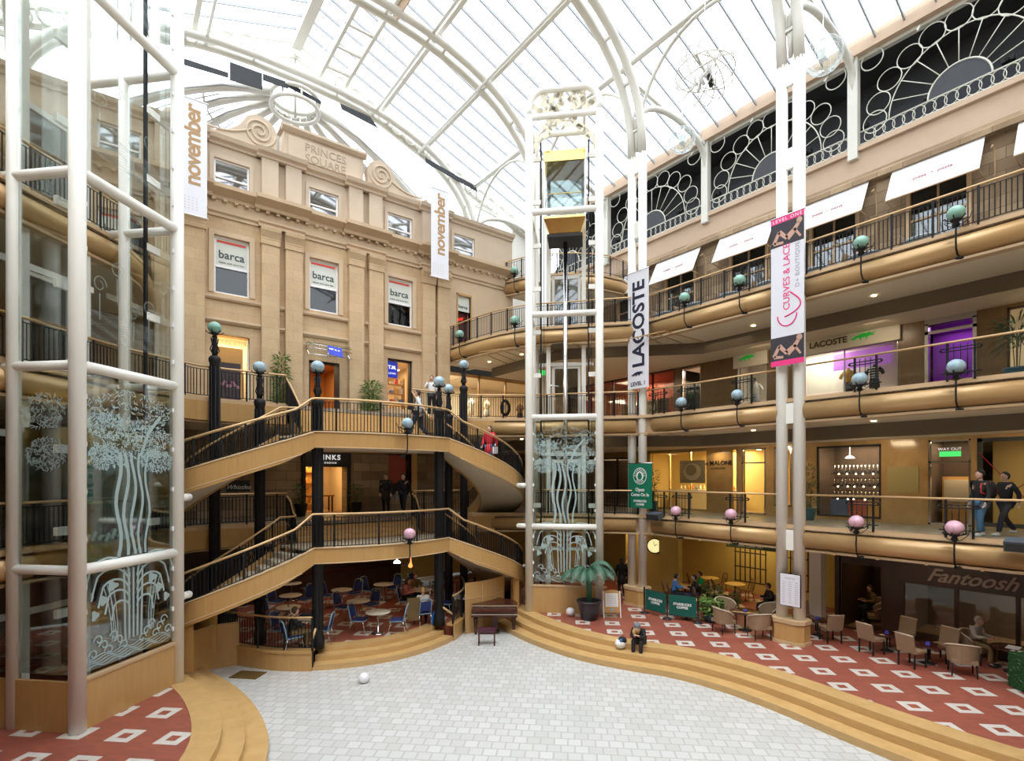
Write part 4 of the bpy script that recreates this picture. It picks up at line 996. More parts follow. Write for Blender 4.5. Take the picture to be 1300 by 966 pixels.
# cafe platform railings
kerbL = [(*PFs[i], .6) for i in range(3, ci[0]+1)]
railing(kerbL, 'low curved iron railing on the cafe platform kerb, west of its steps', hf=1.0)
kerbR = [(*PFs[i], .6) for i in range(ci[-1], len(PFs)-3)]
railing(kerbR, 'low curved iron railing on the cafe platform kerb beside the piano', hf=1.0)
for i in (ci[0], ci[-1]):
    p = PFs[i]; q = toward(p, 1.1); g = thing('step_handrail', 'short sloping timber handrail beside the cafe steps, %s end' % ('piano' if i == ci[-1] else 'west'), 'handrail', (*p, .3))
    MB().tube([(p[0], p[1], .95), (q[0], q[1], 1.5)], .04, 8).build('rail', 'rail_brass', g)
    MB().bar((p[0]+.02, p[1], .1), (p[0]+.02, p[1], .95), .04).build('post', 'black_iron', g); MB().bar((q[0], q[1], .5), (q[0], q[1], 1.5), .04).build('post', 'black_iron', g)
# brass hatch in the floor
hx, hy, _ = at_z(315, 857, 0)
tag(MB().prism([(hx-.5, hy+.1), (hx-.1, hy+.5), (hx+.5, hy-.1), (hx+.1, hy-.5)], .001, .02).build('floor_hatch', 'bronze_plate' if 'bronze_plate' in MATS else plain('bronze_plate', (.22, .14, .05), .4, metal=.5), None, origin=(hx, hy, 0)), 'square bronze hatch plate set into the pale floor', 'hatch')
# ================================================================== TWIN COLUMNS
def twin_column(y, label, sx=1):
    x = RX+sx*10.3; g = thing('twin_column', label, 'column', (x, y, .5))
    for dy in (-.28, .28): MB().tube([(x, y+dy, 1.2), (x, y+dy, E+13.4)], .175, 14).build('tube', 'cream_paint', g)
    MB().tube([(x+sx*.42, y, 1.2), (x+sx*.42, y, E+13.0)], .13, 12).build('rear_tube', 'cream_paint', g)
    for z in (ZA-.45, ZB-.45, ZC-.45, ZC+3.9, E+13):
        MB().box(x-.06, x+.06, y-.28, y+.28, z-.33, z+.33).build('link_plate', 'cream_paint', g)
        MB().box(x, x+sx*.42 if sx > 0 else x+.001, y-.06, y+.06, z-.1, z+.1).build('link_plate', 'cream_paint', g) if sx > 0 else None
    c = .17; hw, hl = .38, .52
    poly = [(x-hw+c, y-hl), (x+hw-c, y-hl), (x+hw, y-hl+c), (x+hw, y+hl-c), (x+hw-c, y+hl), (x-hw+c, y+hl), (x-hw, y+hl-c), (x-hw, y-hl+c)]
    big = [(x+(a-x)*1.07, y+(b-y)*1.07) for a, b in poly]
    MB().prism(poly, .5, 1.25).build('plinth', 'maple', g); MB().prism(big, 1.16, 1.28).prism(big, .5, .6).build('plinth_cap', 'tan_trim', g)
twin_column(8.4, 'white twin-tube column carrying the pink lingerie banner and the menu board')
twin_column(14.7, 'white twin-tube column carrying the tall vertical lettered banner')
twin_column(21.0, 'white twin-tube column standing behind the glass lift')
twin_column(2.1, 'white twin-tube column beyond the edge of the picture near the camera')
for y in (14.7, 21.0): twin_column(y, 'white twin-tube column on the west side behind the nearer lift, %s' % ('closer to the camera' if y < 16 else 'by the facade'), -1)
# ================================================================== LIFTS
S2 = sqrt(.5)
def lift(origin, ang, label, which):
    ox, oy = origin; g = thing('lift_shaft', label, 'lift', (ox, oy, .5))
    R = Matrix.Translation((ox, oy, 0)) @ Matrix.Rotation(ang, 4, 'Z'); Wd = 2.75; D = 2.75
    def B(mb, name, mat, par=None): return mb.xf(R).build(name, mat, par or g)
    rp = .155; base = E-4.3
    rings = [E-1.97, E+2.34, E+6.4, E+10.45, E+14.2]; top = E+14.65
    for x in (0, Wd): B(MB().tube([(x, 0, .5), (x, 0, top-.4)], rp, 16), 'corner_post', 'cream_paint')
    for x in (0, Wd): B(MB().tube([(x, D, .5), (x, D, top-.4)], rp*.9, 14), 'corner_post', 'cream_paint')
    for x in (0, Wd): B(MB().tube([(x, 1.55, .5), (x, 1.55, top-.4)], rp*.8, 14), 'side_post', 'cream_paint')
    for z in rings:
        B(MB().tube([(0, 0, z), (Wd, 0, z)], .12, 12), 'front_ring', 'cream_paint')
        for x in (0, Wd): B(MB().tube([(x, 0, z), (x, D, z)], .105, 12), 'side_ring', 'cream_paint')
    # short stub tubes that once tie to the stair
    if which == 'far':
        B(MB().tube([(-.1, 0, E-1.95), (-.42, 0, E-1.95)], .1, 12).ball((-.42, 0, E-1.95), .1, 10, 6), 'stub', 'cream_paint')
        B(MB().tube([(-.1, 0, E-.35), (-.42, 0, E-.35)], .1, 12).ball((-.42, 0, E-.35), .1, 10, 6), 'stub', 'cream_paint')
    else:
        for z in (E-1.0+.45, E-3.7+.55): B(MB().tube([(Wd+.1, 0, z), (Wd+.4, 0, z)], .1, 12).ball((Wd+.4, 0, z), .1, 10, 6), 'stub', 'cream_paint')
    # arched crown
    def crown(yy, x0=0, x1=Wd, r=.62):
        P = [(x0, yy, top-.4)]
        for i in range(9): a = pi-pi/2*i/8; P.append((x0+r+r*cos(a), yy, top-.1+r*sin(a)*1.1))
        for i in range(9): a = pi/2-pi/2*i/8; P.append((x1-r+r*cos(a), yy, top-.1+r*sin(a)*1.1))
        P.append((x1, yy, top-.4)); return P
    for yy in (0, D): B(MB().tube(crown(yy), rp*.85, 12), 'crown_arch', 'cream_paint')
    for xx in (.6, Wd-.6): B(MB().tube([(xx, 0, top+.58), (xx, D, top+.58)], .08, 10), 'crown_tie', 'cream_paint')
    # leaf tracery in the crown and below it
    random.seed(5); mb = MB()
    def leaf(cx, cz, L, a, yy=0):
        u = (cos(a), sin(a)); n = (-sin(a), cos(a)); P = []
        for t, w in ((0, 0), (.2, .3), (.45, .42), (.6, .25), (.75, .34), (1, 0)): P.append((cx+u[0]*L*t+n[0]*L*w, cz+u[1]*L*t+n[1]*L*w))
        for t, w in ((.75, -.34), (.6, -.25), (.45, -.42), (.2, -.3)): P.append((cx+u[0]*L*t+n[0]*L*w, cz+u[1]*L*t+n[1]*L*w))
        mb.plate(P, (0, yy+.02, 0), (1, 0, 0), (0, 0, 1), .02)
    cz0 = rings[-1]
    for i in range(26): leaf(.3+i*.085, cz0+.22+.5*sin(pi*i/25)*random.random()+.1*sin(pi*i/25)+random.uniform(-.08, .1), random.uniform(.3, .42), random.uniform(0, 6.28))
    for i in range(8): leaf(.5+i*.24, cz0+.85+random.uniform(-.05, .1), .3, random.uniform(0, 6.28))
    for i in range(7):
        for s_ in (0, 1):
            x = .22+.14*i; z = cz0-1.25+1.0*sin(i/6*pi/2)
            leaf(Wd-x if s_ else x, z, .3, random.uniform(0, 6.28))
    for i in range(6): leaf(.75+i*.25, cz0-.35+random.uniform(-.2, .1), .3, random.uniform(0, 6.28))
    for k in (0, 1): mb.tube([((Wd-.2) if k else .2, .03, cz0-1.4)]+[(Wd/2+(1 if k else -1)*(Wd/2-.2)*cos(pi/2*i/8), .03, cz0-1.3+1.1*sin(pi/2*i/8)) for i in range(1, 9)], .035, 6)
    B(mb, 'leaf_tracery', plain('tracery_cream', (.72, .66, .5), .4) if 'tracery_cream' not in MATS else 'tracery_cream')
    # plinth
    B(MB().box(.02, Wd-.02, -.06, .02, .5, base).box(-.06, .02, .0, D, .5, base).box(Wd-.02, Wd+.06, 0, D, .5, base), 'plinth', 'maple')
    B(MB().box(-.07, Wd+.07, -.09, .05, base-.02, base+.04), 'plinth_cap', 'tan_trim')
    # glass
    zs = [base]+rings; lim = 2 if which == 'far' else 5
    for i in range(lim):
        a, b = zs[i]+.13, zs[i+1]-.13
        if i < 2: B(MB().box(.17, Wd-.17, -.008, .008, a, b), 'front_pane', 'clear_glass')
        for x in (0, Wd):
            B(MB().box(x-.008, x+.008, .17, 1.42, a, b), 'side_pane', 'clear_glass'); B(MB().box(x-.008, x+.008, 1.67, D-.15, a, b), 'side_pane', 'clear_glass')
        mb = MB()
        for x in (.16, Wd-.16):
            for k in range(4): mb.box(x-.035, x+.035, -.035, .01, a+(b-a)*(k+.5)/4-.05, a+(b-a)*(k+.5)/4+.05)
        B(mb, 'pane_clips', 'white_plastic')
    # etched pictures: fountain below, tree above
    def ribbon(mb, P, w, yy=-.02):
        for a, b in zip(P, P[1:]):
            d = Vector((b[0]-a[0], b[1]-a[1])); 
            if d.length < 1e-5: continue
            d.normalize(); n = Vector((-d.y, d.x))*w/2
            mb.add([(a[0]-n.x, yy, a[1]-n.y), (b[0]-n.x, yy, b[1]-n.y), (b[0]+n.x, yy, b[1]+n.y), (a[0]+n.x, yy, a[1]+n.y), (a[0]-n.x, yy-.003, a[1]-n.y), (b[0]-n.x, yy-.003, b[1]-n.y), (b[0]+n.x, yy-.003, b[1]+n.y), (a[0]+n.x, yy-.003, a[1]+n.y)], [(0, 1, 2, 3), (7, 6, 5, 4), (0, 4, 5, 1), (2, 6, 7, 3)])
    c = Wd/2; z0 = base+.1; z1 = rings[0]-.15; mb = MB()
    for k in (-2, -1, 0, 1, 2):
        ribbon(mb, [(c+k*.11, z0+.45), (c+k*.13, z1)], .05)
    for s_ in (-1, 1):
        for j in range(5):
            r = .32+.11*j; P = [(c+s_*(.1+r*(1-cos(t*pi/8))*.75), z0+1.15+.18*j+r*.7*sin(t*pi/8)-(.35 if t > 6 else 0)*.5) for t in range(9)]
            ribbon(mb, P, .045)
        for j in range(7):
            P = [(c+s_*(.25+.13*j+.12*cos(t*pi/6)*(1-t/16)), z0+.35+.14*(j % 3)+.12*sin(t*pi/6)*(1-t/16)) for t in range(13)]; ribbon(mb, P, .03)
    for j in range(5): ribbon(mb, [(.25+t*.09, z0+.1+.05*j+.03*sin(t*1.1+j)) for t in range(26)], .018)
    for s_ in (-1, 1):
        for j in range(4): ribbon(mb, [(c+s_*(.42+.05*j+.22*(t/8)**2*(1 if j % 2 else .6)), z0+.5+t*.16) for t in range(9)], .02)
    for s_ in (-1, 1):
        for j in range(3):
            cx_ = c+s_*(.55+.22*j); mb.plate([(cx_+(.13-.02*j)*cos(t*pi/8)*(1+.25*cos(3*t*pi/8)), z0+1.75-.28*j+.1*sin(t*pi/8)*(1+.25*cos(3*t*pi/8))) for t in range(16)], (0, -.02, 0), (1, 0, 0), (0, 0, 1), .003)
    B(mb, 'etched_fountain', 'etched')
    z0 = rings[0]+.15; z1 = rings[1]-.2; mb = MB()
    for k in range(5):
        x = c+(k-2)*.2; ribbon(mb, [(x+.07*sin(t*.9+k), z0+t*(z1-z0)*.06) for t in range(11)], .09-.008*k)
    ribbon(mb, [(c+.2, z0+2.3), (c+.45, z0+2.9), (c+.8, z0+3.3)], .08)
    B(mb, 'etched_trunk', 'etched'); mb = MB(); random.seed(11)
    for k in range(1500):
        a = random.uniform(0, 6.28); r = sqrt(random.random()); cl = random.choice([(-.1, 2.45, .95, .4), (-.75, 2.25, .45, .28), (.7, 2.2, .5, .28), (.0, 3.35, 1.2, .45), (.5, 2.75, .7, .3), (-.7, 2.95, .5, .3)])
        x = c+cl[0]+cl[2]*r*cos(a); z = z0+cl[1]+cl[3]*r*sin(a)
        if not (.2 < x < Wd-.2) or z > z1+.15: continue
        aa = random.uniform(0, 3.14); l = .042; ribbon(mb, [(x-l*cos(aa), z-l*sin(aa)), (x, z+.012), (x+l*cos(aa), z+l*sin(aa))], .015)
    B(mb, 'etched_leaves', 'etched'); mb = MB()
    for k in range(420):
        a = random.uniform(0, 6.28); r = sqrt(random.random()); cl = random.choice([(.75, 2.3, .5, .35), (.8, 3.2, .55, .4)]); y_ = cl[0]+cl[2]*r*cos(a); z = z0+cl[1]+cl[3]*r*sin(a); aa = random.uniform(0, 3.14)
        d_ = Vector((0, cos(aa), sin(aa)))*.045; n_ = Vector((0, -sin(aa), cos(aa)))*.009; q_ = Vector((-.012, y_, z)); mb.add([q_-d_-n_, q_+d_-n_, q_+d_+n_, q_-d_+n_], [(0, 1, 2, 3)])
    B(mb, 'etched_side_leaves', 'etched')
    if which == 'near':
        mb = MB()
        for zc in (E+4.2, E+8.2, E+12):
            for q in range(5):
                cx = .5+q*.44; P = [(cx+.18*cos(t*pi/6)*(1-t/22), zc+.5*sin(q*2)+.2*sin(t*pi/6)*(1-t/22)) for t in range(16)]; ribbon(mb, P, .016); ribbon(mb, [(cx, zc-.2+.5*sin(q*2)-t*.12+.02*(t % 2)) for t in range(6)], .02)
            for q in range(16): ribbon(mb, [(.25+t*.11, zc-1.2+.04*q+.02*sin(t+q)) for t in range(21)], .008)
        B(mb, 'etched_scrolls', 'etched_faint')
    # inner guide frame, cables, ram
    for x in (.62, Wd-.62): B(MB().box(x-.09, x+.09, D-.75, D-.6, .5, top-.5), 'guide_post', 'cream_paint')
    for x in (.42, Wd-.42):
        B(MB().box(x-.035, x+.035, .5, .57, .5, E+13.5), 'guide_rail', 'black_iron'); B(MB().tube([(x+.12, .6, .6), (x+.12, .6, E+13.4)], .012, 5), 'cable', 'black_iron')
        for i in range(10): B(MB().box(min(x, 0 if x < 1 else Wd), max(x, 0 if x < 1 else Wd), .49, .58, E-3+i*1.75, E-2.82+i*1.75), 'rail_bracket', 'cream_paint')
    for z in (ZA, ZB, ZC): 
        B(MB().box(.1, Wd-.1, D-.5, D-.4, z-.75, z), 'level_beam', 'cream_paint'); B(MB().box(.75, .87, D-.45, D-.35, z, z+2.3).box(Wd-.87, Wd-.75, D-.45, D-.35, z, z+2.3).box(.75, Wd-.75, D-.45, D-.35, z+2.2, z+2.35), 'landing_door_frame', 'cream_paint')
        B(MB().box(.88, Wd-.88, D-.41, D-.39, z, z+2.2), 'landing_door', 'dark_glass')
        B(MB().box(.2, Wd-.2, D-.5, D-.44, z-1.6, z-1.45), 'cross_beam', 'cream_paint')
    # the car
    cz = E+10.5 if which == 'far' else E-1.55; h = 2.55
    if which == 'far':
        B(MB().tube([(c, 1.3, .5), (c, 1.3, cz-.7)], .09, 12), 'lift_ram', 'chrome')
    car = thing('lift_car', 'brass and glass lift car %s' % ('high in the far shaft' if which == 'far' else 'low inside the nearer shaft'), 'lift car', tuple(R @ Vector((c, 1.3, cz))))
    def C(mb, name, mat): return mb.xf(R).build(name, mat, car)
    x0, x1, y0, y1 = .56, Wd-.56, .62, 1.95
    C(MB().add([(x0+.2, y0+.2, cz-.62), (x1-.2, y0+.2, cz-.62), (x1-.2, y1, cz-.62), (x0+.2, y1, cz-.62), (x0-.02, y0-.12, cz-.08), (x1+.02, y0-.12, cz-.08), (x1+.02, y1, cz-.08), (x0-.02, y1, cz-.08)], [(3, 2, 1, 0), (0, 1, 5, 4), (1, 2, 6, 5), (2, 3, 7, 6), (3, 0, 4, 7), (4, 5, 6, 7)]), 'brass_bowl', 'brass')
    C(MB().box(x0+.1, x1-.1, y0+.1, y1-.1, cz-.75, cz-.62), 'under_frame', 'near_black')
    C(MB().box(x0, x1, y0-.1, y1, cz-.08, cz+.02), 'car_floor', 'brass')
    C(MB().box(x0, x1, y0-.1, y1, cz+h-.02, cz+h+.1).box(x0-.02, x1+.02, y0-.14, y1, cz+h-.35, cz+h-.0), 'brass_canopy', 'brass')
    for xx in (x0, x1):
        for yy in (y0-.08, y1-.05): C(MB().bar((xx, yy, cz), (xx, yy, cz+h-.3), .05), 'car_post', 'chrome')
    C(MB().box(x0, x1, y0-.1, y0-.085, cz+.02, cz+h-.3), 'car_pane', 'clear_glass'); C(MB().box(x0, x1, y1-.02, y1, cz+.02, cz+h-.3), 'car_back', 'dark_glass')
    C(MB().tube([(x0+.1, y0, cz+.95), (x1-.1, y0, cz+.95)], .025, 8), 'car_handrail', 'brass')
    mb = MB()
    for k in range(9): ribbon(mb, [(x0+.1+k*.17, cz+.03+.08*abs(sin(k))), (x0+.2+k*.17, cz+.25+.06*sin(k*2))], .09, yy=y0-.11)
    C(mb, 'etched_waves', 'etched')
    return g
lift((13.3, 16.5), -pi/4, 'tall cream tubular lift shaft with etched glass at the far corner beside the palm', 'far')
lift((-.52, 14.4), pi/4, 'tall cream tubular lift shaft with etched glass panels closest to the camera', 'near')
# ================================================================== EAST SHOPS
plain('cool_wall', (.78, .74, .66), .8); plain('purple_wall', (.42, .10, .60), .7); plain('yellow_wall', (.78, .62, .30), .7); plain('dim_wall', (.16, .11, .08), .8)
plain('purple_wall_lit', (.42, .14, .6), .5, emit=.45)
def eshop(y0, y1, z, mat, light, power, h=2.85, depth=1.9, lc=(1, .8, .55)):
    if z == ZB: h = 2.66
    o = room(WALLX+.3, WALLX+.3+depth, y0, y1, z, z+h, mat, open_side='w')
    if power: area((WALLX+.3+depth/2, (y0+y1)/2, z+h-.05), min(1.6, (y1-y0)*.7), power*1.9, lc)
    return o
# second gallery (B)
eshop(.6, 4.2, ZB, 'cool_wall', 1, 22); eshop(4.3, 6.3, ZB, 'purple_wall', 1, 7, lc=(.85, .45, 1)); eshop(6.35, 13.3, ZB, 'cool_wall', 1, 48, lc=(1, .92, .8)); eshop(13.9, 15.65, ZB, 'pale_display', 1, 32, lc=(1, .75, .7)); eshop(15.7, 22.6, ZB, 'red_display', 1, 38)
# first gallery (A)
eshop(-1.2, 4.65, ZA, 'yellow_wall', 1, 26, lc=(1, .8, .45)); eshop(4.7, 6.0, ZA, 'dim_wall', 1, 9); eshop(6.9, 9.6, ZA, 'dim_wall', 1, 22); eshop(10.1, 17.6, ZA, 'yellow_wall', 1, 70, lc=(1, .74, .33)); eshop(18, 22.4, ZA, 'dim_wall', 1, 6)
def shopwin(name, y0, y1, z0, z1, fr='near_black', mull=1, glassm='shop_glass', transom=None, w=.06):
    mb = MB(); x0, x1 = WALLX+.02, WALLX+.12
    for k in range(mull+1): y = y0+(y1-y0-w)*k/mull; mb.box(x0, x1, y, y+w, z0, z1)
    mb.box(x0, x1, y0, y1, z1-w, z1).box(x0, x1, y0, y1, z0, z0+w)
    if transom: mb.box(x0, x1, y0, y1, transom, transom+w)
    o = struct(name, mb, fr); MB().box(WALLX+.06, WALLX+.07, y0, y1, z0, z1).build('pane', glassm, o); return o
shopwin('window_13', 1.0, 3.9, ZB+.02, ZB+2.6, 'dark_wood', 2); shopwin('window_14', 6.7, 10.1, ZB+.02, ZB+2.2, 'chrome', 2, w=.03); shopwin('window_15', 11.3, 12.6, ZB+.02, ZB+2.2, 'chrome', 1, w=.03)
shopwin('window_16', 14.4, 15.4, ZB+.02, ZB+2.6, 'chrome', 1, w=.03); shopwin('window_17', 15.8, 22.4, ZB+.02, ZB+2.7, 'dark_wood', 5)
struct('door_4', MB().box(WALLX-.03, WALLX+.12, 4.6, 4.7, ZB, ZB+2.55).box(WALLX-.03, WALLX+.12, 5.84, 5.94, ZB, ZB+2.55).box(WALLX-.03, WALLX+.12, 4.6, 5.94, ZB+2.2, ZB+2.3).box(WALLX-.03, WALLX+.12, 4.6, 5.94, ZB+2.5, ZB+2.85), 'chrome')
shopwin('window_18', 12.6, 17.3, ZA+.05, ZA+2.8, 'chrome', 4, w=.05); shopwin('door_5', 11.35, 12.4, ZA+.02, ZA+2.8, 'chrome', 1, transom=ZA+2.15, w=.06); shopwin('window_19', 7.2, 9.35, ZA+.1, ZA+2.75, 'near_black', 1, w=.07)
shopwin('door_6', 4.75, 5.85, ZA+.02, ZA+2.8, 'chrome', 1, transom=ZA+2.05); shopwin('window_20', -1, 4.6, ZA+.05, ZA+2.8, 'slate_panel', 3, w=.12); shopwin('window_21', 10.3, 11.0, ZA+.4, ZA+2.8, 'chrome', 1); shopwin('window_22', 18.2, 22, ZA+.02, ZA+2.6, 'dark_wood', 3)
# LACOSTE fascia and crocodile
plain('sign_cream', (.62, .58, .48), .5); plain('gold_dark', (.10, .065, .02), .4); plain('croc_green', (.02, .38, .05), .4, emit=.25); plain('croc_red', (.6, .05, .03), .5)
def croc(parent, o, u, v, L, mat='croc_green'):
    P = [(-.5, .02), (-.42, .1), (-.25, .14), (-.1, .2), (.05, .2), (.16, .16), (.24, .22), (.3, .2), (.3, .14), (.5, .17), (.5, .12), (.34, .08), (.5, .04), (.48, .0), (.3, .02), (.18, -.02), (.16, -.14), (.1, -.15), (.1, -.03), (-.12, -.03), (-.14, -.15), (-.2, -.15), (-.2, -.02), (-.34, -.02), (-.46, -.1), (-.6, -.06), (-.68, .04), (-.6, 0)]
    return MB().plate([(a*L, b*L) for a, b in P], o, u, v, .015).build('crocodile_emblem', mat, parent)
EU, EV = (0, -1, 0), (0, 0, 1)      # reading direction on the east wall
g = thing('shop_fascia_sign', 'pale fascia with gold LACOSTE lettering and green crocodile above the clothing window', 'sign', (WALLX-.1, 8.5, ZB+2.2))
MB().box(WALLX-.14, WALLX-.02, 6.6, 10.2, ZB+2.2, ZB+2.85).build('fascia', 'sign_cream', g)
text_mb('LACOSTE', .34, (WALLX-.14, Yx(1053, WALLX), ZB+2.42), EU, EV, .02, bold=.008, fit=1.3).build('lettering', 'gold_dark', g); croc(g, (WALLX-.15, Yx(1099, WALLX), ZB+2.5), EU, EV, .66)
g = thing('shop_fascia_sign', 'small pale sign panel bearing only a green crocodile emblem', 'sign', (WALLX-.1, 12, ZB+2.2))
MB().box(WALLX-.14, WALLX-.02, 11.2, 12.7, ZB+2.15, ZB+2.85).build('fascia', 'sign_cream', g); croc(g, (WALLX-.15, 12.05, ZB+2.5), EU, EV, .62)
# mannequins
def mannequin(loc, label, top_mat, skirt, stripes=False):
    g = thing('mannequin', label, 'mannequin', loc); x, y, z = loc
    MB().lathe([(.16, 0), (.16, .03), (.02, .04), (.02, .8)], 12, loc).build('stand', 'chrome', g)
    MB().lathe([(.15, .75), (.17, .8), (.16, 1.0), (.13, 1.08)], 14, loc).build('skirt', skirt, g)
    mb = MB().lathe([(.13, 1.05), (.13, 1.15), (.16, 1.3), (.17, 1.42), (.12, 1.52), (.05, 1.56), (.045, 1.62)], 14, loc)
    for s in (1, -1): mb.tube([(x, y+s*.13, z+1.48), (x, y+s*.24, z+1.36), (x, y+s*.28, z+1.24)], [.07, .065, .06], 8)
    mb.build('top', top_mat, g)
    if stripes:
        for k in range(5): MB().lathe([(.175, 1.1+k*.09), (.175, 1.13+k*.09)], 14, loc).build('stripe', 'white_cloth', g)
plain('yellow_cloth', (.75, .42, .03), .8); plain('black_cloth', (.015, .015, .018), .8); plain('grey_cloth', (.3, .32, .35), .8)
mannequin((WALLX+.75, Yx(1075, WALLX+.6), ZB), 'mannequin in a yellow top inside the clothing window', 'yellow_cloth', 'black_cloth')
mannequin((WALLX+.75, Yx(1108, WALLX+.6), ZB), 'mannequin in a black and white striped top inside the clothing window', 'black_cloth', 'black_cloth', True)
mannequin((WALLX+.8, 12.2, ZB), 'mannequin in a pale grey top beneath the crocodile emblem', 'white_cloth', 'grey_cloth')
tag(MB().box(WALLX+1.6, WALLX+1.66, 7.4, 9.4, ZB+1.75, ZB+2.4).build('purple_screen', 'purple_wall_lit', None, origin=(WALLX+1.6, 8.4, ZB+1.2)), 'glowing purple lit panel at the back of the clothing shop', 'light panel')
plain('brown_coat', (.16, .09, .05), .8)
for i, (y, m) in enumerate([(16.3, 'red_display'), (17.0, 'brown_coat'), (17.7, 'goods_1'), (18.5, 'red_display'), (19.4, 'brown_coat')]):
    g = thing('garment_rack', 'chrome rail of garments in the warm lit shop behind the lettered banner, ', 'clothes rail', (WALLX+.9, y, ZB), 'garment rails'); g['label'] = 'chrome rail of garments in the warm shop behind the lettered banner column'
    MB().tube([(WALLX+.8, y-.3, ZB), (WALLX+.8, y-.3, ZB+1.5), (WALLX+.8, y+.3, ZB+1.5), (WALLX+.8, y+.3, ZB)], .02, 6).build('rail', 'chrome', g)
    for k in range(5): MB().obox((WALLX+.8, y-.24+k*.12, ZB+1.02), (.2, 0, 0), (0, .03, 0), (0, 0, .42)).build('garment', m, g)
# boutique display at the corner: wreath, mannequins
g = thing('wreath', 'dark hanging wreath in the bright boutique window behind the lift', 'wreath', (X(640, FY)+.0, FY-.12, ZB+.9))
mb = MB(); xx = X(640, FY)
mb.tube([(xx+.25*cos(a*pi/9), FY-.1, ZB+1.15+.38*sin(a*pi/9)) for a in range(18)], .08, 6, closed=True)
for k in range(26): mb.ball((xx+.25*cos(k*.2417), FY-.14, ZB+1.15+.38*sin(k*.2417)), .05, 6, 4)
mb.build('foliage', 'black_iron', g); MB().box(xx-.18, xx+.18, FY-.14, FY-.1, ZB+1.02, ZB+1.3).build('plaque', 'sign_cream', g)
for i, px in enumerate((598, 618, 660)): mannequin((X(px, FY+.8), FY+.8, ZB), 'mannequin in %s in the boutique window beside the lift' % ['a pale wrap', 'a beige dress', 'a dark dress'][i], ['goods_4', 'goods_1', 'brown_coat'][i], ['goods_1', 'goods_4', 'black_cloth'][i])
# first gallery: perfume shop poster, lettering, door
plain('poster_sepia', (.36, .30, .2), .5); plain('poster_bowl', (.62, .56, .42), .5)
ya = Yx(884, WALLX)
g = thing('shop_poster', 'square sepia poster of a round bowl hung in the yellow lit shop window', 'poster', (WALLX-.05, ya, ZA+1.1))
MB().box(WALLX-.06, WALLX-.02, Yx(896, WALLX), Yx(864, WALLX), ZA+1.3, ZA+2.35).build('print', 'poster_sepia', g)
yc = (Yx(896, WALLX)+Yx(864, WALLX))/2
MB().plate([(.45*cos(a*pi/10), .4*sin(a*pi/10)) for a in range(20)], (WALLX-.062, yc, ZA+1.82), EU, EV, .01).build('bowl', 'poster_bowl', g)
MB().plate([(.3*cos(a*pi/8), .26*sin(a*pi/8)) for a in range(16)], (WALLX-.074, yc+.05, ZA+1.9), EU, EV, .01).build('bowl_shadow', 'poster_sepia', g)
yj = Yx(912, WALLX)
g = thing('shop_sign', 'small black JO MALONE LONDON lettering on the yellow shopfront', 'sign', (WALLX-.05, yj, ZA+2.1))
text_mb('Jo MALONE', .27, (WALLX-.03, yj, ZA+2.12), EU, EV, .015, bold=.004).merge(text_mb('LONDON', .14, (WALLX-.03, yj, ZA+1.93), EU, EV, .015, spacing=1.2)).build('lettering', 'letter_black', g)
struct('shop_panel', MB().box(WALLX-.01, WALLX+.05, Yx(930, WALLX), Yx(897, WALLX), ZA, ZA+2.8), 'marble')
for y in (13.4, 16.3): area((WALLX-.4, y, ZA+2.7), .5, 10, (1, .75, .4))
g = thing('shop_counter', 'pale lit counter with bottles inside the yellow perfume shop', 'counter', (WALLX+1.5, 15, ZA))
MB().box(WALLX+1.4, WALLX+2.0, 13.6, 16.8, ZA, ZA+.9).build('body', 'cream_bright', g); MB().box(WALLX+1.35, WALLX+2.05, 13.5, 16.9, ZA+.9, ZA+.95).build('top', 'goods_4', g)
for k in range(14):
    tag(MB().lathe([(.05, 0), (.05, .14), (.02, .17), (.02, .22), (.0, .22)], 8).build('perfume_bottle', gm[(k*3) % 5], None, origin=(0, 0, 0)), 'small perfume bottle on the counter of the yellow lit shop', 'bottle', 'perfume bottles').location = (WALLX+1.6, 13.7+k*.22, ZA+.95)
# shelf with twinkling lights behind the black framed window
g = thing('display_case', 'tiered display of glassware and small lamps behind the black framed window', 'display case', (WALLX+1.1, 8.25, ZA))
for k in range(3): MB().box(WALLX+.9, WALLX+1.3, 7.3, 9.2, ZA+.75+k*.48, ZA+.78+k*.48).build('shelf', 'near_black', g)
for k, m in enumerate(('goods_3', 'goods_0', 'goods_2')): MB().box(WALLX+.8, WALLX+1.3, 7.3+k*.64, 7.9+k*.64, ZA+.1, ZA+.72).build('drawer_front', m, g)
random.seed(9)
for k in range(3):
    mb = MB()
    for j in range(14): mb.lathe([(.03, 0), (.055, .1), (.02, .18), (.045, .3)], 7, (WALLX+1.1, 7.4+j*.135, ZA+.78+k*.48))
    o = mb.build('glassware_row', 'chrome', g); mb = MB()
    for j in range(6): mb.ball((WALLX+.86, 7.45+j*.3+random.uniform(-.06, .06), ZA+.74+k*.48), .028, 6, 4)
    mb.build('lamp_row', 'lamp_warm', g)
g = thing('pendant_lamp', 'small glowing pinkish pendant lamp above the display of glassware', 'lamp', (WALLX+.8, Yx(1075, WALLX+.6), ZA+2.2))
MB().lathe([(.16, 0), (.1, .07), (.02, .09), (.0, .5)], 12, (WALLX+.8, Yx(1079, WALLX+.8), ZA+2.3)).build('shade', 'lamp_white', g)
tag(MB().box(WALLX-.03, WALLX-.0, 6.1, 7.0, ZA+1.05, ZA+1.95).build('wall_plaque', plain('plaque_ochre', (.36, .30, .13), .4), None, origin=(WALLX, 6.5, ZA+1.05)), 'dull ochre rectangular plaque on the golden marble wall', 'plaque')
plain('exit_green', (.05, .55, .12), .5, emit=1.2)
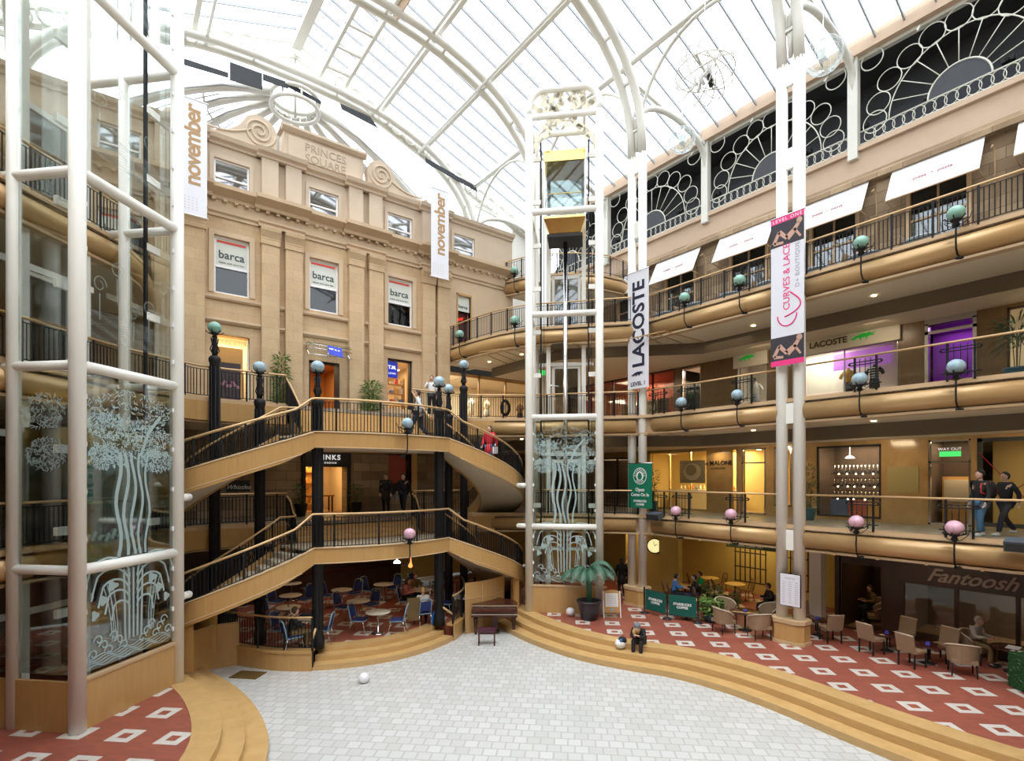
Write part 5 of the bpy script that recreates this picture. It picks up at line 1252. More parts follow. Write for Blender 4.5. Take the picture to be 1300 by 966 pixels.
g = thing('exit_sign', 'green lit sign over the doorway next to the person with the backpack', 'exit sign', (WALLX-.02, 5.2, ZA+2.3))
MB().box(WALLX+.0, WALLX+.04, 5.0, 5.55, ZA+2.25, ZA+2.42).build('panel', 'exit_green', g); text_mb('WAY OUT', .13, (WALLX, 5.28, ZA+2.45), EU, EV, .01).build('lettering', 'letter_white', g)
g = thing('exit_sign', 'small green sign beneath the middle gallery, in the lift lobby', 'exit sign', (16.0, 18.9, ZB+2.1)); MB().box(15.85, 16.2, 18.9, 18.94, ZB+2.2, ZB+2.42).build('panel', 'exit_green', g); MB().tube([(16.02, 18.92, ZB+2.4), (16.02, 18.92, ZC-1.2)], .015, 5).build('hanger', 'chrome', g)
g = thing('display_cabinet', 'lit cabinet of trinkets inside the doorway beside the marble wall', 'cabinet', (WALLX+1.4, 5.3, ZA))
MB().box(WALLX+1.3, WALLX+1.8, 4.8, 5.8, ZA, ZA+1.6).build('carcass', 'frame_gold', g); MB().box(WALLX+1.28, WALLX+1.3, 4.85, 5.75, ZA+.75, ZA+1.5).build('glass_front', 'cream_bright', g)
area((WALLX+1.0, 5.3, ZA+2.0), .5, 5, (1, .7, .4))
# crossed red ribbon on the far window
plain('ribbon_red', (.30, .012, .03), .5)
g = thing('window_ribbon', 'crimson ribbon crossed in an X over the large window behind the walkers', 'ribbon', (WALLX-.02, 3.6, ZA+1.4))
MB().bar((WALLX-.04, 4.55, ZA+2.35), (WALLX-.04, 3.0, ZA+.3), .05, .02).build('strip', 'ribbon_red', g); MB().bar((WALLX-.05, 4.1, ZA+.9), (WALLX-.05, 1.6, ZA+2.9), .05, .02).build('strip', 'ribbon_red', g)
for y in (4.8, 5.7, 1.8, 3.0, 12.0, 7.5, 9.0): tag(MB().lathe([(.09, 0), (.09, .02), (0, .02)], 12).build('downlight', 'lamp_warm', None, origin=(0, 0, 0)), 'round recessed downlight in the ceiling of an east shop', 'downlight', 'downlights in the east shops').location = (WALLX+.7, y, (ZB if y in (4.8, 5.7, 1.8) else ZA)+2.75)
for i, (x, y) in enumerate([(19, 2.5), (19, 6.5), (19.2, 10.5), (16.9, 16.2), (15.2, 19.4), (14.9, 21.6), (17.5, 18.8)]):
    for z in (ZC-.765, ZB-.765): tag(MB().lathe([(.07, -.02), (.07, .0)], 12).build('downlight', 'lamp_warm', None, origin=(0, 0, 0)), 'round warm downlight in the cream gallery soffit', 'downlight', 'downlights in the gallery soffits').location = (x, y, z)
for y in (3, 7, 11): area((20.3, y, ZB-1.22), .7, 34, (1, .78, .48), rot=(0, radians(-25), 0)); area((20.5, y, ZC-1.22), .7, 20, (1, .8, .55), rot=(0, radians(-25), 0))
# ================================================================== AWNINGS
def awning(y, label):
    g = thing('awning', label, 'awning', (XU, y, E+9.6)); w = 1.28
    z1, z0, x1, x0 = E+11.2, E+9.72, XU-.05, XU-.85
    MB().add([(x1, y-w, z1), (x1, y+w, z1), (x0, y+w, z0), (x0, y-w, z0), (x1, y-w, z1-.03), (x1, y+w, z1-.03), (x0, y+w, z0-.03), (x0, y-w, z0-.03)], [(0, 1, 2, 3), (7, 6, 5, 4), (0, 4, 5, 1), (1, 5, 6, 2), (2, 6, 7, 3), (3, 7, 4, 0)]).build('canvas', 'white_cloth', g)
    mb = MB()
    mb.tube([(x0, y-w, z0-.04), (x0, y+w, z0-.04)], .025, 6); mb.build('front_bar', 'tan_trim', g)
    for s in (-1, 1):
        MB().tube([(x1, y+s*(w-.03), z0-.1), (x0, y+s*(w-.03), z0-.05)], .02, 6).tube([(x1, y+s*(w-.03), z1-.05), (x0, y+s*(w-.03), z0-.05)], .02, 6).build('arm', 'tan_trim', g)
    text_mb('pizza  \u2022  pasta', .2, (x0+.25, y, z0+.49), (0, -1, 0), (x1-x0, 0, z1-z0), .006).build('lettering', plain('faint_red', (.4, .12, .12), .8) if 'faint_red' not in MATS else 'faint_red', g)
    # window behind
    o = struct('window_23', MB().box(XU-.05, XU+.12, y-.9, y-.78, ZC+.5, ZC+4.0).box(XU-.05, XU+.12, y+.78, y+.9, ZC+.5, ZC+4.0).box(XU-.05, XU+.12, y-.9, y+.9, ZC+3.88, ZC+4.05).box(XU+.02, XU+.12, y-.03, y+.03, ZC+.6, ZC+3.9).box(XU+.02, XU+.12, y-.8, y+.8, ZC+2.6, ZC+2.66), 'tan_trim'); MB().box(XU+.08, XU+.09, y-.8, y+.8, ZC+.6, ZC+3.9).build('pane', 'dark_glass', o)
    h = thing('goose_lamp', 'slim brass gooseneck lamp on the wall beside '+label.split(',')[-1].strip(), 'lamp', (XU, y-w-.25, E+8.4), 'gooseneck lamps by the awnings'); h['label'] = 'slim brass gooseneck lamp on the stone wall beside a white awning'
    yy = y-w-.22; MB().tube([(XU-.1, yy, E+8.4), (XU-.1, yy, E+10.0), (XU-.16, yy, E+10.35), (XU-.35, yy, E+10.5), (XU-.55, yy, E+10.35)], .022, 6).tube([(XU-.02, yy, E+9.6), (XU-.22, yy, E+9.6)], .02, 6).build('neck', 'tan_trim', h)
aw = ['white sloping awning with faint red lettering, nearest the pink banner on the camera side', 'white sloping awning just above the pink lingerie banner', 'white sloping awning midway between the two banner columns', 'white sloping awning closest to the lettered banner', 'white sloping awning partly hidden behind the lettered banner']
for y, l in zip(AWY, aw): awning(y, l)
awning(2.5, 'white sloping awning cut by the edge of the picture')
# restaurant tables behind the upper rail
# ================================================================== LUNETTE GRILLES
plain('grille_paint', (.66, .66, .58), .45)
def lunette(yc, half, label):
    g = thing('lunette_grille', label, 'grille', (XU-.1, yc, E+12.45)); x = XU-.12; z0 = E+12.95; R = 2.55
    def P(a, r): return (x, yc-r*cos(a)*half/2.95, z0+r*sin(a))
    mb = MB(); mb.tube([P(pi*i/30, .85) for i in range(31)], .03, 6).tube([P(pi*i/30, 2.0) for i in range(31)], .022, 6).build('arc', 'grille_paint', g)
    MB().plate([(.83*cos(pi*i/16), .83*sin(pi*i/16)) for i in range(17)], (x+.02, yc, z0), (0, -1, 0), (0, 0, 1), .02).build('sun_disc', 'slate_panel', g)
    for i in range(1, 10): MB().tube([P(pi*i/10, .86), P(pi*i/10, 2.0)], .017, 5).build('ray', 'grille_paint', g)
    for i in range(11):
        c = P(pi*(i+.0)/10 if 0 < i < 10 else (.06 if i == 0 else pi-.06), 2.33+(.0 if 2 < i < 8 else .12)); r = .38
        MB().tube([(x, c[1]+r*cos(a*pi/10), c[2]+r*sin(a*pi/10)) for a in range(20)], .019, 5, closed=True).build('ring', 'grille_paint', g)
    for zz in (E+12.48, z0): MB().tube([(x, yc-half, zz), (x, yc+half, zz)], .024, 5).build('rail', 'grille_paint', g)
    mb = MB(); n = int(2*half/.3)
    for i in range(n): yy = yc-half+.15+i*.3; mb.tube([(x, yy+.19*cos(a*pi/7), (z0+E+12.48)/2+.22*sin(a*pi/7)) for a in range(14)], .014, 4, closed=True)
    mb.build('ring_band', 'grille_paint', g)
    for s in (-1, 1):
        for k in range(2): MB().tube([(x, yc+s*(half-.42)+.36*cos(a*pi/10), E+15.45-k*0+.36*sin(a*pi/10)) for a in range(20)], .022, 5, closed=True).build('ring', 'grille_paint', g) if k == 0 else None
bays = ['beyond the lift', 'behind the lettered banner column', 'between the two white columns', 'beyond the pink banner column', 'at the picture edge']
for i, (a, b) in enumerate([(21.0, 27.1), (14.7, 21.0), (8.4, 14.7), (2.1, 8.4), (-4.2, 2.1)]): lunette((a+b)/2, (b-a)/2-.2, 'cream iron sunburst lunette grille high on the wall, '+bays[i])
# ================================================================== HANGING SPHERES
def camxyz(px, py, d): xx = (px-650)/679*d; return (.798*xx+.602*d, -.602*xx+.798*d, E+(605-py)/679*d)
c = Vector(camxyz(895, 92, 19)); g = thing('wire_globe_sculpture', 'large open wire globe with small spotlights hung beneath the roof glazing', 'hanging sculpture', tuple(c))
for k in range(7):
    q = Quaternion((1, .3*k, .2), k*.45); MB().tube([c+q @ Vector((cos(a*pi/16), sin(a*pi/16), 0)) for a in range(32)], .022, 5, closed=True).build('wire_hoop', 'roof_paint', g)
mb = MB(); random.seed(2)
for k in range(9): mb.tube([c+Vector((random.uniform(-.4, .4), random.uniform(-.4, .4), .3)), c+Vector((random.uniform(-.4, .4), random.uniform(-.4, .4), -.4))], .06, 5)
mb.build('shards', 'white_plastic', g)
for k in range(3): MB().lathe([(.05, 0), (.09, .18), (0, .18)], 8, c+Vector((-.3+.2*k, -.3+.1*k, -.35)), (.3, -.4, -1)).build('spotlight', 'near_black', g)
MB().tube([c+Vector((0, 0, 1)), (c.x, c.y, rz(c.x)-.2)], .01, 5).build('hanging_cable', 'chrome', g); MB().tube([c-Vector((1, .3, 0)), c+Vector((1, .3, 0))], .04, 6).build('spreader_bar', 'roof_paint', g)
for (px, py, d, r, l) in ((1045, 71, 18.4, .62, 'clear ribbed glass globe hung beneath the small arch beside the nearer banner column'), (866, 178, 23.9, .58, 'clear ribbed glass globe hung beneath the small arch farther along the east wall')):
    c = Vector(camxyz(px, py, d)); g = thing('glass_globe', l, 'hanging lamp', tuple(c)); MB().ball(c, r, 24, 14, (1, 1, .95)).build('glass_shade', 'clear_glass', g)
    mb = MB()
    for k in range(8): mb.tube([c+Vector((r*sin(a*pi/10)*cos(k*pi/8), r*sin(a*pi/10)*sin(k*pi/8), r*.95*cos(a*pi/10))) for a in range(20)], .008, 4, closed=True)
    for k in range(5): zz = -.6+.3*k; mb.tube([c+Vector((r*sqrt(1-zz*zz)*cos(a*pi/10), r*sqrt(1-zz*zz)*sin(a*pi/10), r*zz*.95)) for a in range(20)], .008, 4, closed=True)
    mb.build('ribs', 'white_plastic', g); MB().tube([c+Vector((0, 0, r*.9)), c+Vector((0, 0, 1.5))], .015, 5).build('hanging_rod', 'chrome', g); MB().box(c.x-.12, c.x+.12, c.y-.12, c.y+.12, c.z-.15, c.z+.2).build('lamp_core', 'white_plastic', g)
# ================================================================== BANNERS
plain('banner_white', (.74, .74, .80), .75); plain('banner_tan', (.42, .26, .12), .8); plain('banner_navy', (.01, .012, .035), .7); plain('banner_pink', (.80, .04, .22), .7); plain('banner_dark', (.035, .03, .04), .7); plain('banner_green', (.0, .16, .085), .7); plain('skin_print', (.55, .33, .25), .8); plain('soft_grey', (.45, .45, .5), .8)
for px, l in ((244, 'tall white banner reading november at the facade end beside the nearer lift'), (558.5, 'tall white banner reading november hung at the east end of the facade')):
    y = 21.9; x = X(px, y); zt = E+13.35; g = thing('hanging_banner', l, 'banner', (x, y, zt-4.1))
    MB().box(x-.46, x+.46, y-.01, y+.01, zt-4.1, zt).build('cloth', 'banner_white', g)
    text_mb('november', .92, (x+.24, y-.012, zt-3.05), (0, 0, 1), (-1, 0, 0), .008, align='LEFT', bold=.018, fit=2.85, spacing=.9).build('lettering', 'banner_tan', g)
    mb = MB()
    for i in range(5):
        for j in range(5): mb.box(x-.35+i*.12, x-.33+i*.12, y-.016, y-.01, zt-3.9+j*.1, zt-3.88+j*.1)
    mb.build('dot_pattern', 'banner_tan', g)
    MB().tube([(x-.5, y, zt), (x+.5, y, zt)], .03, 8).tube([(x+.3, y, zt), (x+.3, FY, zt-.2)], .02, 6).tube([(x-.3, y, zt), (x-.3, FY, zt-.2)], .02, 6).tube([(x-.5, y, zt-4.1), (x+.5, y, zt-4.1)], .02, 8).build('pole', 'white_plastic', g)
BX = 17.28
def zb_(py, px): return Z(py, BX, Yx(px, BX))
# tall lettered banner
ya, yb = Yx(823.5, BX), Yx(797.5, BX); yc = (ya+yb)/2; z1, z0 = zb_(344, 810), zb_(493, 810)
g = thing('hanging_banner', 'tall white banner with navy LACOSTE lettering on the farther white column', 'banner', (BX, yc, z0))
MB().box(BX-.01, BX+.01, ya, yb, z0, z1).build('cloth', 'banner_white', g)
text_mb('LACOSTE', .98, (BX-.012, yc-.3, z0+.85), (0, 0, 1), (0, 1, 0), .008, align='LEFT', bold=.026, fit=3.5).build('lettering', 'banner_navy', g)
text_mb('LEVEL 1', .23, (BX-.012, yc, z0+.12), EU, EV, .008, bold=.004).build('level_lettering', 'banner_navy', g); croc(g, (BX-.02, yc, z0+.58), EU, EV, .5, 'banner_navy')
MB().tube([(BX, ya-.03, z1), (BX, yb+.03, z1)], .025, 8).tube([(BX, yc, z1), (17.65, yc, z1)], .02, 6).build('pole', 'chrome', g)
# pink banner
ya, yb = Yx(1021, BX), Yx(979, BX); yc = (ya+yb)/2; z1, z0 = zb_(272, 1000), zb_(463, 1000); H_ = z1-z0; w = yb-ya
g = thing('hanging_banner', 'white and pink CURVES & LACE banner with dark figure photographs on the nearer column', 'banner', (BX, yc, z0))
MB().box(BX-.01, BX+.01, ya, yb, z0, z1).build('cloth', 'banner_white', g)
MB().box(BX-.016, BX-.01, ya, yb, z1-.2, z1).build('pink_band', 'banner_pink', g); MB().box(BX-.016, BX-.01, ya, yb, z0, z0+.17).build('pink_band', 'banner_pink', g)
text_mb('LEVEL ONE', .15, (BX-.016, yc, z1-.16), EU, EV, .006, spacing=1.3).build('band_lettering', 'letter_white_flat', g)
for k, (za, zb2) in enumerate(((z1-.95, z1-.2), (z0+.17, z0+.92))):
    MB().box(BX-.015, BX-.01, ya, yb, za, zb2).build('photograph', 'banner_dark', g); mb = MB()
    zc = (za+zb2)/2; yy = yc
    for a, b, r in (((.42, -.25), (.25, .1), .06), ((.25, .1), (.0, -.18), .07), ((.0, -.18), (-.22, .0), .1), ((-.22, .0), (-.36, .2), .07), ((-.22, .05), (-.42, -.25), .04), ((.42, -.25), (.12, -.28), .05)):
        n = Vector((b[1]-a[1], -(b[0]-a[0]))).normalized()*r; mb.plate([(a[0]+n.x, a[1]+n.y), (b[0]+n.x*.8, b[1]+n.y*.8), (b[0]-n.x*.8, b[1]-n.y*.8), (a[0]-n.x, a[1]-n.y)], (BX-.018, yy, zc), (0, 1 if k == 0 else 1, 0), (0, 0, 1), .004)
    mb.plate([(-.38+.09*cos(t*pi/6), .27+.1*sin(t*pi/6)) for t in range(12)], (BX-.018, yy, zc), (0, 1, 0), (0, 0, 1), .004); mb.build('figure_print', 'skin_print', g)
text_mb('CURVES & LACE', .44, (BX-.012, yc-.08, z0+1.75), (0, 0, 1), (0, 1, 0), .008, align='LEFT', fit=2.1).build('lettering', 'banner_pink', g)
text_mb('D+ BOUTIQUE', .26, (BX-.012, yc-.38, z0+2.4), (0, 0, 1), (0, 1, 0), .008, align='LEFT', fit=1.4, spacing=1.2).build('small_lettering', 'soft_grey', g)
mb = MB(); mb.tube([(BX-.015, yc-.1-.32*sin(t/16*pi*1.25)*(1 if t < 14 else .8)+.0, z0+2.3-1.1*(t/16)+.35*(t/16)**3) for t in range(17)], .022, 5)
mb.tube([(BX-.015, yc+.12+.3*cos(pi+t*pi/12)-.12, z0+1.6-.35*sin(t*pi/12)) for t in range(13)], .02, 5); mb.build('flourish', 'banner_pink', g)
MB().tube([(BX, ya-.03, z1), (BX, yb+.03, z1)], .025, 8).tube([(BX, yc, z1), (17.65, yc, z1)], .02, 6).tube([(BX, yc, z0), (17.65, yc, z0)], .02, 6).build('pole', 'chrome', g)
# green cafe banner
ya, yb = Yx(828, BX), Yx(798, BX); yc = (ya+yb)/2; z1, z0 = zb_(588, 812), zb_(645, 812)
g = thing('hanging_banner', 'green STARBUCKS COFFEE banner with a round emblem, low on the farther column', 'banner', (BX, yc, z0))
MB().box(BX-.01, BX+.01, ya, yb, z0, z1).build('cloth', 'banner_green', g); zc = z1-.52
def ring(r0, r1, n=24): return [(r1*cos(a*2*pi/n), r1*sin(a*2*pi/n)) for a in range(n)]
MB().plate(ring(0, .34), (BX-.012, yc, zc), EU, EV, .006).build('emblem_disc', 'letter_white_flat', g); MB().plate(ring(0, .31), (BX-.019, yc, zc), EU, EV, .004).build('emblem_ring', 'banner_green', g); MB().plate(ring(0, .19), (BX-.024, yc, zc), EU, EV, .004).build('emblem_centre', 'letter_white_flat', g)
MB().plate([(.05, -.15), (.12, -.05), (.08, .08), (0, .15), (-.08, .08), (-.12, -.05), (-.05, -.15)], (BX-.029, yc, zc), EU, EV, .004).build('emblem_mark', 'banner_green', g)
mb = MB()
for k, ch in enumerate('STARBUCKS'):
    a = pi*.98-k*pi*.96/8; mb.merge(text_mb(ch, .1, (BX-.026, yc-.22*cos(a), zc+.22*sin(a)), (0, -sin(a), -cos(a)), (0, -cos(a), sin(a)), .004, bold=.003))
for k, ch in enumerate('COFFEE'):
    a = pi*1.28+k*pi*.44/5; mb.merge(text_mb(ch, .09, (BX-.026, yc-.28*cos(a), zc+.28*sin(a)), (0, sin(a), cos(a)), (0, cos(a), -sin(a)), .004, bold=.003))
mb.build('emblem_lettering', 'letter_white_flat', g)
text_mb('Open', .2, (BX-.012, yc, zc-.62), EU, EV, .006, bold=.004).merge(text_mb('Come On In', .18, (BX-.012, yc, zc-.82), EU, EV, .006, bold=.004)).merge(text_mb('STARBUCKS', .12, (BX-.012, yc, zc-1.06), EU, EV, .006, bold=.003)).merge(text_mb('COFFEE', .12, (BX-.012, yc, zc-1.2), EU, EV, .006, bold=.003)).build('lettering', 'letter_white_flat', g)
MB().tube([(BX, ya-.03, z1), (BX, yb+.03, z1)], .02, 8).tube([(BX, yc, z1), (17.65, yc, z1)], .02, 6).build('pole', 'chrome', g)
# menu board on the nearer column
ya, yb = Yx(1016, BX), Yx(991, BX); yc = (ya+yb)/2; z1, z0 = zb_(729, 1003), zb_(769, 1003)
g = thing('menu_board', 'framed white menu board fixed low on the nearer white column', 'menu board', (BX, yc, z0))
MB().box(BX-.02, BX+.02, ya-.02, yb+.02, z0-.02, z1+.02).build('frame', 'near_black', g); MB().box(BX-.03, BX-.02, ya, yb, z0, z1).build('menu_sheet', 'banner_white', g)
mb = MB().merge(text_mb('menu', .14, (BX-.03, yc, z1-.16), EU, EV, .004))
for k in range(11):
    for s in (-1, 0, 1): mb.box(BX-.034, BX-.03, yc+s*.2-.05, yc+s*.2+.05, z1-.26-k*.065, z1-.245-k*.065)
mb.build('menu_text', 'soft_grey', g); MB().tube([(BX, yc, z1-.2), (17.5, yc, z1-.2)], .02, 6).build('bracket', 'near_black', g)
# ================================================================== GROUND LEVEL EAST
GX = WALLX-.9
g = thing('shop_fascia_sign', 'dark brown timber fascia with raised script reading Fantoosh', 'sign', (GX-.05, 4, E-3.4))
MB().box(GX-.08, GX, -1, 6.5, E-3.45, E-2.75).build('fascia', 'dark_wood', g)
plain('script_bronze', (.34, .26, .21), .4)
text_mb('Fantoosh', .7, (GX-.08, (Yx(1176, GX)+Yx(1293, GX))/2, E-3.28), EU, EV, .03, bold=.012, shear=.5, fit=abs(Yx(1176, GX)-Yx(1293, GX))).build('lettering', 'script_bronze', g)
mb = MB()
for y in (6.3, 4.9, 3.5, 2.1, .7): mb.box(GX-.02, GX+.1, y-.05, y+.05, .5, E-3.4)
mb.box(GX-.05, GX+.1, -1, 6.35, .5, .85); o = struct('window_24', mb, 'dark_wood'); MB().box(GX+.04, GX+.05, -1, 6.3, .85, E-3.4).build('pane', 'shop_glass', o)
room(GX+.3, GX+2.9, -1, 6.4, .5, 3.2, 'dim_wall', open_side='w'); area((GX+1.6, 3, 3.1), 2.0, 34, (.95, .85, .6))
room(GX+.3, GX+2.9, 6.6, 8.1, .5, 3.2, 'dark_wood', open_side='w'); area((GX+1.2, 7.4, 3.0), .5, 5, (1, .7, .35))
area((22, 12.5, ZA-.9), 2.2, 60, (1, .72, .34)); area((19.2, 17.5, ZA-.9), 1.6, 22, (1, .68, .32)); area((16.0, 21, ZA-.9), 1.6, 8, (1, .66, .35)); area((19.3, 5.5, ZA-.85), .8, 7, (1, .75, .45))
# round wall clock
plain('clock_face', (.95, .85, .4), .5, emit=.9)
cxx, cyy = 20.0, Yx(831, 20.0); cl = Vector((cxx, cyy, Z(693, cxx, cyy)))
g = thing('wall_clock', 'round yellow lit clock with a black rim on the ochre cafe wall', 'clock', tuple(cl)); ax = (-.8, -.6, 0)
MB().lathe([(.34, -.05), (.36, 0), (.36, .05), (.33, .05), (.32, .0)], 24, cl, ax).build('rim', 'near_black', g); MB().lathe([(.31, .02), (.0, .021)], 24, cl, ax).build('dial', 'clock_face', g)
wv = Vector(ax).normalized(); uu = Vector((.6, -.8, 0))
MB().bar(cl+wv*.04, cl+wv*.04+uu*.12+Vector((0, 0, .1)), .025).bar(cl+wv*.04, cl+wv*.04-uu*.05+Vector((0, 0, .22)), .018).build('hands', 'near_black', g)
struct('wall_cafe', MB().prism([(20.1, cyy-1.2), (20.1+.15, cyy-1.3), (19.6+.7, cyy+1.7), (19.6+.5, cyy+1.8)], .5, ZA-.76), 'ochre_paint')
plain('grille_dark', (.03, .02, .015), .5)
for i, y in enumerate((12.4, 10.2)):
    g = thing('trellis_screen', 'dark timber lattice screen on the ochre cafe wall, %s' % ('near the clock' if i == 0 else 'farther from the clock'), 'screen', (22.5, y, .5)); mb = MB()
    for k in range(7): mb.box(22.4, 22.44, y-.7+k*.23, y-.66+k*.23, 1.2, 3.2)
    for k in range(4): mb.box(22.39, 22.43, y-.72, y+.74, 1.2+k*.64, 1.25+k*.64)
    mb.build('lattice', 'grille_dark', g)
g = thing('cafe_sign', 'dim green horizontal sign hanging over the cafe counter', 'sign', (21.2, 11.6, 3.1)); MB().box(21.18, 21.24, 10.6, 12.8, 2.85, 3.15).build('board', plain('sign_dark_green', (.06, .10, .05), .5), g); text_mb('the cafe bar', .24, (21.18, 11.7, 2.92), EU, EV, .01).build('lettering', 'soft_grey', g)
for y, l in ((16.6, 'small gilt framed picture on the wall behind the palm'),): g = thing('wall_picture', l, 'picture', (19.5, 20.5, 2.5)); MB().box(19.1, 19.9, 20.45, 20.5, 2.3, 3.1).build('frame', 'frame_gold', g); MB().box(19.2, 19.8, 20.43, 20.45, 2.4, 3.0).build('canvas', 'brown_coat', g)
struct('wall_cafe', MB().box(17.6, 20.4, 20.5, 20.65, .5, ZA-.76), 'ochre_paint'); struct('cafe_pillar', MB().box(20.3, 20.7, 8.6, 9.0, .5, ZA-.76), 'cream_paint')
# under the stairs: dark cafe with checker frieze and counter
struct('wall_cafe', MB().box(-3, 12, 25.4, 25.6, .5, ZA-.7).box(-3, -2.8, 17, 25.5, .5, ZA-.7), 'dark_wood')
plain('frieze_tan', (.45, .36, .22), .6); g = thing('checkered_frieze', 'tan and black chequered panel on the dark back wall of the cafe', 'panel', (6, 25.3, 2.2)); mb = MB()
for i in range(12):
    for j in range(4):
        if (i+j) % 2: mb.box(4.6+i*.14, 4.74+i*.14, 25.33, 25.37, 2.0+j*.14, 2.14+j*.14)
mb.build('checks', 'frieze_tan', g); MB().box(4.5, 6.4, 25.38, 25.4, 1.95, 2.65).build('board', 'near_black', g)
g = thing('bar_counter', 'dark panelled bar counter at the back of the cafe below the stairs', 'counter', (7.5, 24.6, .5)); MB().box(3.5, 11, 24.4, 25.0, .5, 1.5).build('body', 'dark_wood', g); MB().box(3.4, 11.1, 24.3, 25.1, 1.5, 1.56).build('top', 'mahogany', g)
area((5.4, 20.6, ZA-.9), 1.6, 11, (1, .66, .36)); area((9.3, 20.6, ZA-.9), 1.6, 11, (1, .66, .36)); area((7.4, 23.6, ZA-.9), 1.2, 12, (1, .6, .3))
area((7.3, 21.5, ZB-.85), 1.5, 12, (1, .75, .5)); 
g = thing('pendant_lamp', 'small white pendant lamp beneath the lower stair landing', 'lamp', (X(504, 18), 18, LZ['lower'][0]-.9)); MB().lathe([(.13, 0), (.09, .07), (.02, .1), (.01, .45)], 12, (X(504, 18), 18, LZ['lower'][0]-.9)).build('shade', 'lamp_white', g)
g = thing('wall_lamp', 'small glowing orange lamp hanging in the dark cafe', 'lamp', (X(521, 19), 19, 2.3)); MB().lathe([(.02, 0), (.09, .05), (.04, .25), (.01, .8)], 10, (X(521, 19), 19, 2.3)).build('shade', plain('lamp_orange', (1, .25, .06), .5, emit=2.2), g)
# speaker boxes hung on the gallery lip
plain('speaker_grey', (.06, .07, .09), .6)
for (px, py, x0) in ((831, 655, 17.3), (1297, 692, 17.3)):
    y = Yx(px, x0); z = Z(py, x0, y)
    g = thing('loudspeaker', 'dark grey loudspeaker on the first gallery lip, %s' % ('beside the farther column' if px < 900 else 'at the picture edge'), 'loudspeaker', (x0, y, z)); MB().obox((x0, y, z), (.14, 0, .05), (0, .3, 0), (-.03, 0, .12)).build('cabinet', 'speaker_grey', g); MB().obox((x0-.15, y, z-.05), (.01, 0, 0), (0, .27, 0), (0, 0, .1)).build('grille', 'near_black', g)
# ceiling notices in the west building seen through the glass
g = thing('wall_sign', 'small sign in swirling white script hung below the upper stair at its west side', 'sign', (X(302, 22.6), 22.6, Z(618, X(302, 22.6), 22.6))); MB().box(X(288, 22.6), X(318, 22.6), 22.7, 22.74, Z(624, X(302, 22.6), 22.6), Z(610, X(302, 22.6), 22.6)).build('board', 'near_black', g); text_mb('Whistles', .24, (X(303, 22.6), 22.69, Z(621, X(302, 22.6), 22.6)), (1, 0, 0), (0, 0, 1), .01, shear=.4).build('lettering', 'letter_white_flat', g)
# ================================================================== FURNITURE
plain('wicker', (.29, .195, .115), .7, noise=.35, scale=60); plain('wicker_edge', (.62, .52, .4), .6); plain('teal_pot', (.05, .14, .18), .35); plain('leaf_green', (.035, .12, .03), .45, noise=.5, scale=4); plain('leaf_light', (.14, .26, .06), .45, noise=.4, scale=4); plain('palm_green', (.06, .15, .09), .4, noise=.3); plain('trunk_brown', (.13, .09, .05), .8); plain('soil', (.03, .02, .015), .9)
plain('blue_cushion', (.012, .03, .16), .7); plain('blue_frame', (.24, .36, .46), .35); plain('terrazzo', (.66, .62, .52), .3, noise=.12, scale=40); plain('pine_top', (.62, .42, .12), .35); plain('pot_black', (.035, .04, .05), .35)
plain('hedge_green', (.01, .06, .012), .9, noise=.7, scale=40, bump=1)
CR = radians(-37)         # heading of the picture's rightward direction; used to turn furniture square to the view
def H(a): return CR+radians(a)
def armchair(rattan=True):
    g = thing('wicker_armchair', 'x', 'chair', (0, 0, 0))
    MB().box(-.29, .28, -.28, .28, .36, .46).build('seat', 'wicker', g)
    mb = MB(); n = 14   # wrap-around back: open toward +x
    vs = []; P = []
    for i in range(n+1):
        a = pi*.42+pi*1.16*i/n; P.append((.02+.33*cos(a), .33*sin(a)))
    for r, z in ((1, .36), (1.08, .62), (1.15, .88)):
        for i, (x, y) in enumerate(P):
            k = sin(pi*i/n)**.6; zz = z if z < .8 else .66+.22*k; vs.append((x*r, y*r, zz))
    m = n+1; fs = [(r*m+i, r*m+i+1, (r+1)*m+i+1, (r+1)*m+i) for r in range(2) for i in range(n)]
    inner = [(x*.93, y*.93, z) for x, y, z in vs]; k = len(vs)
    fs2 = [tuple(j+k for j in f[::-1]) for f in fs]; edge = [(2*m+i, 2*m+i+1, 2*m+i+1+k, 2*m+i+k) for i in range(n)]+[(0, m, m+k, k), (m, 2*m, 2*m+k, m+k), (m-1, m-1+k, 2*m-1+k, 2*m-1), (2*m-1, 2*m-1+k, 3*m-1+k, 3*m-1)]
    mb.add(vs+inner, fs+fs2+edge); mb.build('backrest', 'wicker', g)
    MB().tube([vs[2*m+i] for i in range(m)], .02, 6).build('rim', 'wicker_edge', g)
    for x in (-.24, .24):
        for y in (-.25, .25): MB().tube([(x, y, .38), (x*1.06, y*1.06, 0)], [.022, .016], 6).build('leg', 'near_black', g)
    return g
def side_chair():
    g = thing('wicker_chair', 'x', 'chair', (0, 0, 0))
    MB().box(-.24, .25, -.24, .24, .42, .48).build('seat', 'wicker', g)
    MB().obox((-.27, 0, .68), (.03, 0, -.01), (0, .25, 0), (-.05, 0, .25)).build('backrest', 'wicker', g)
    MB().tube([(-.33, -.25, .93), (-.33, .25, .93)], .02, 6).build('rim', 'wicker_edge', g)
    for x in (-.22, .22):
        for y in (-.22, .22): MB().bar((x, y, .43), (x*1.04, y, 0), .035).build('leg', 'near_black', g)
    return g
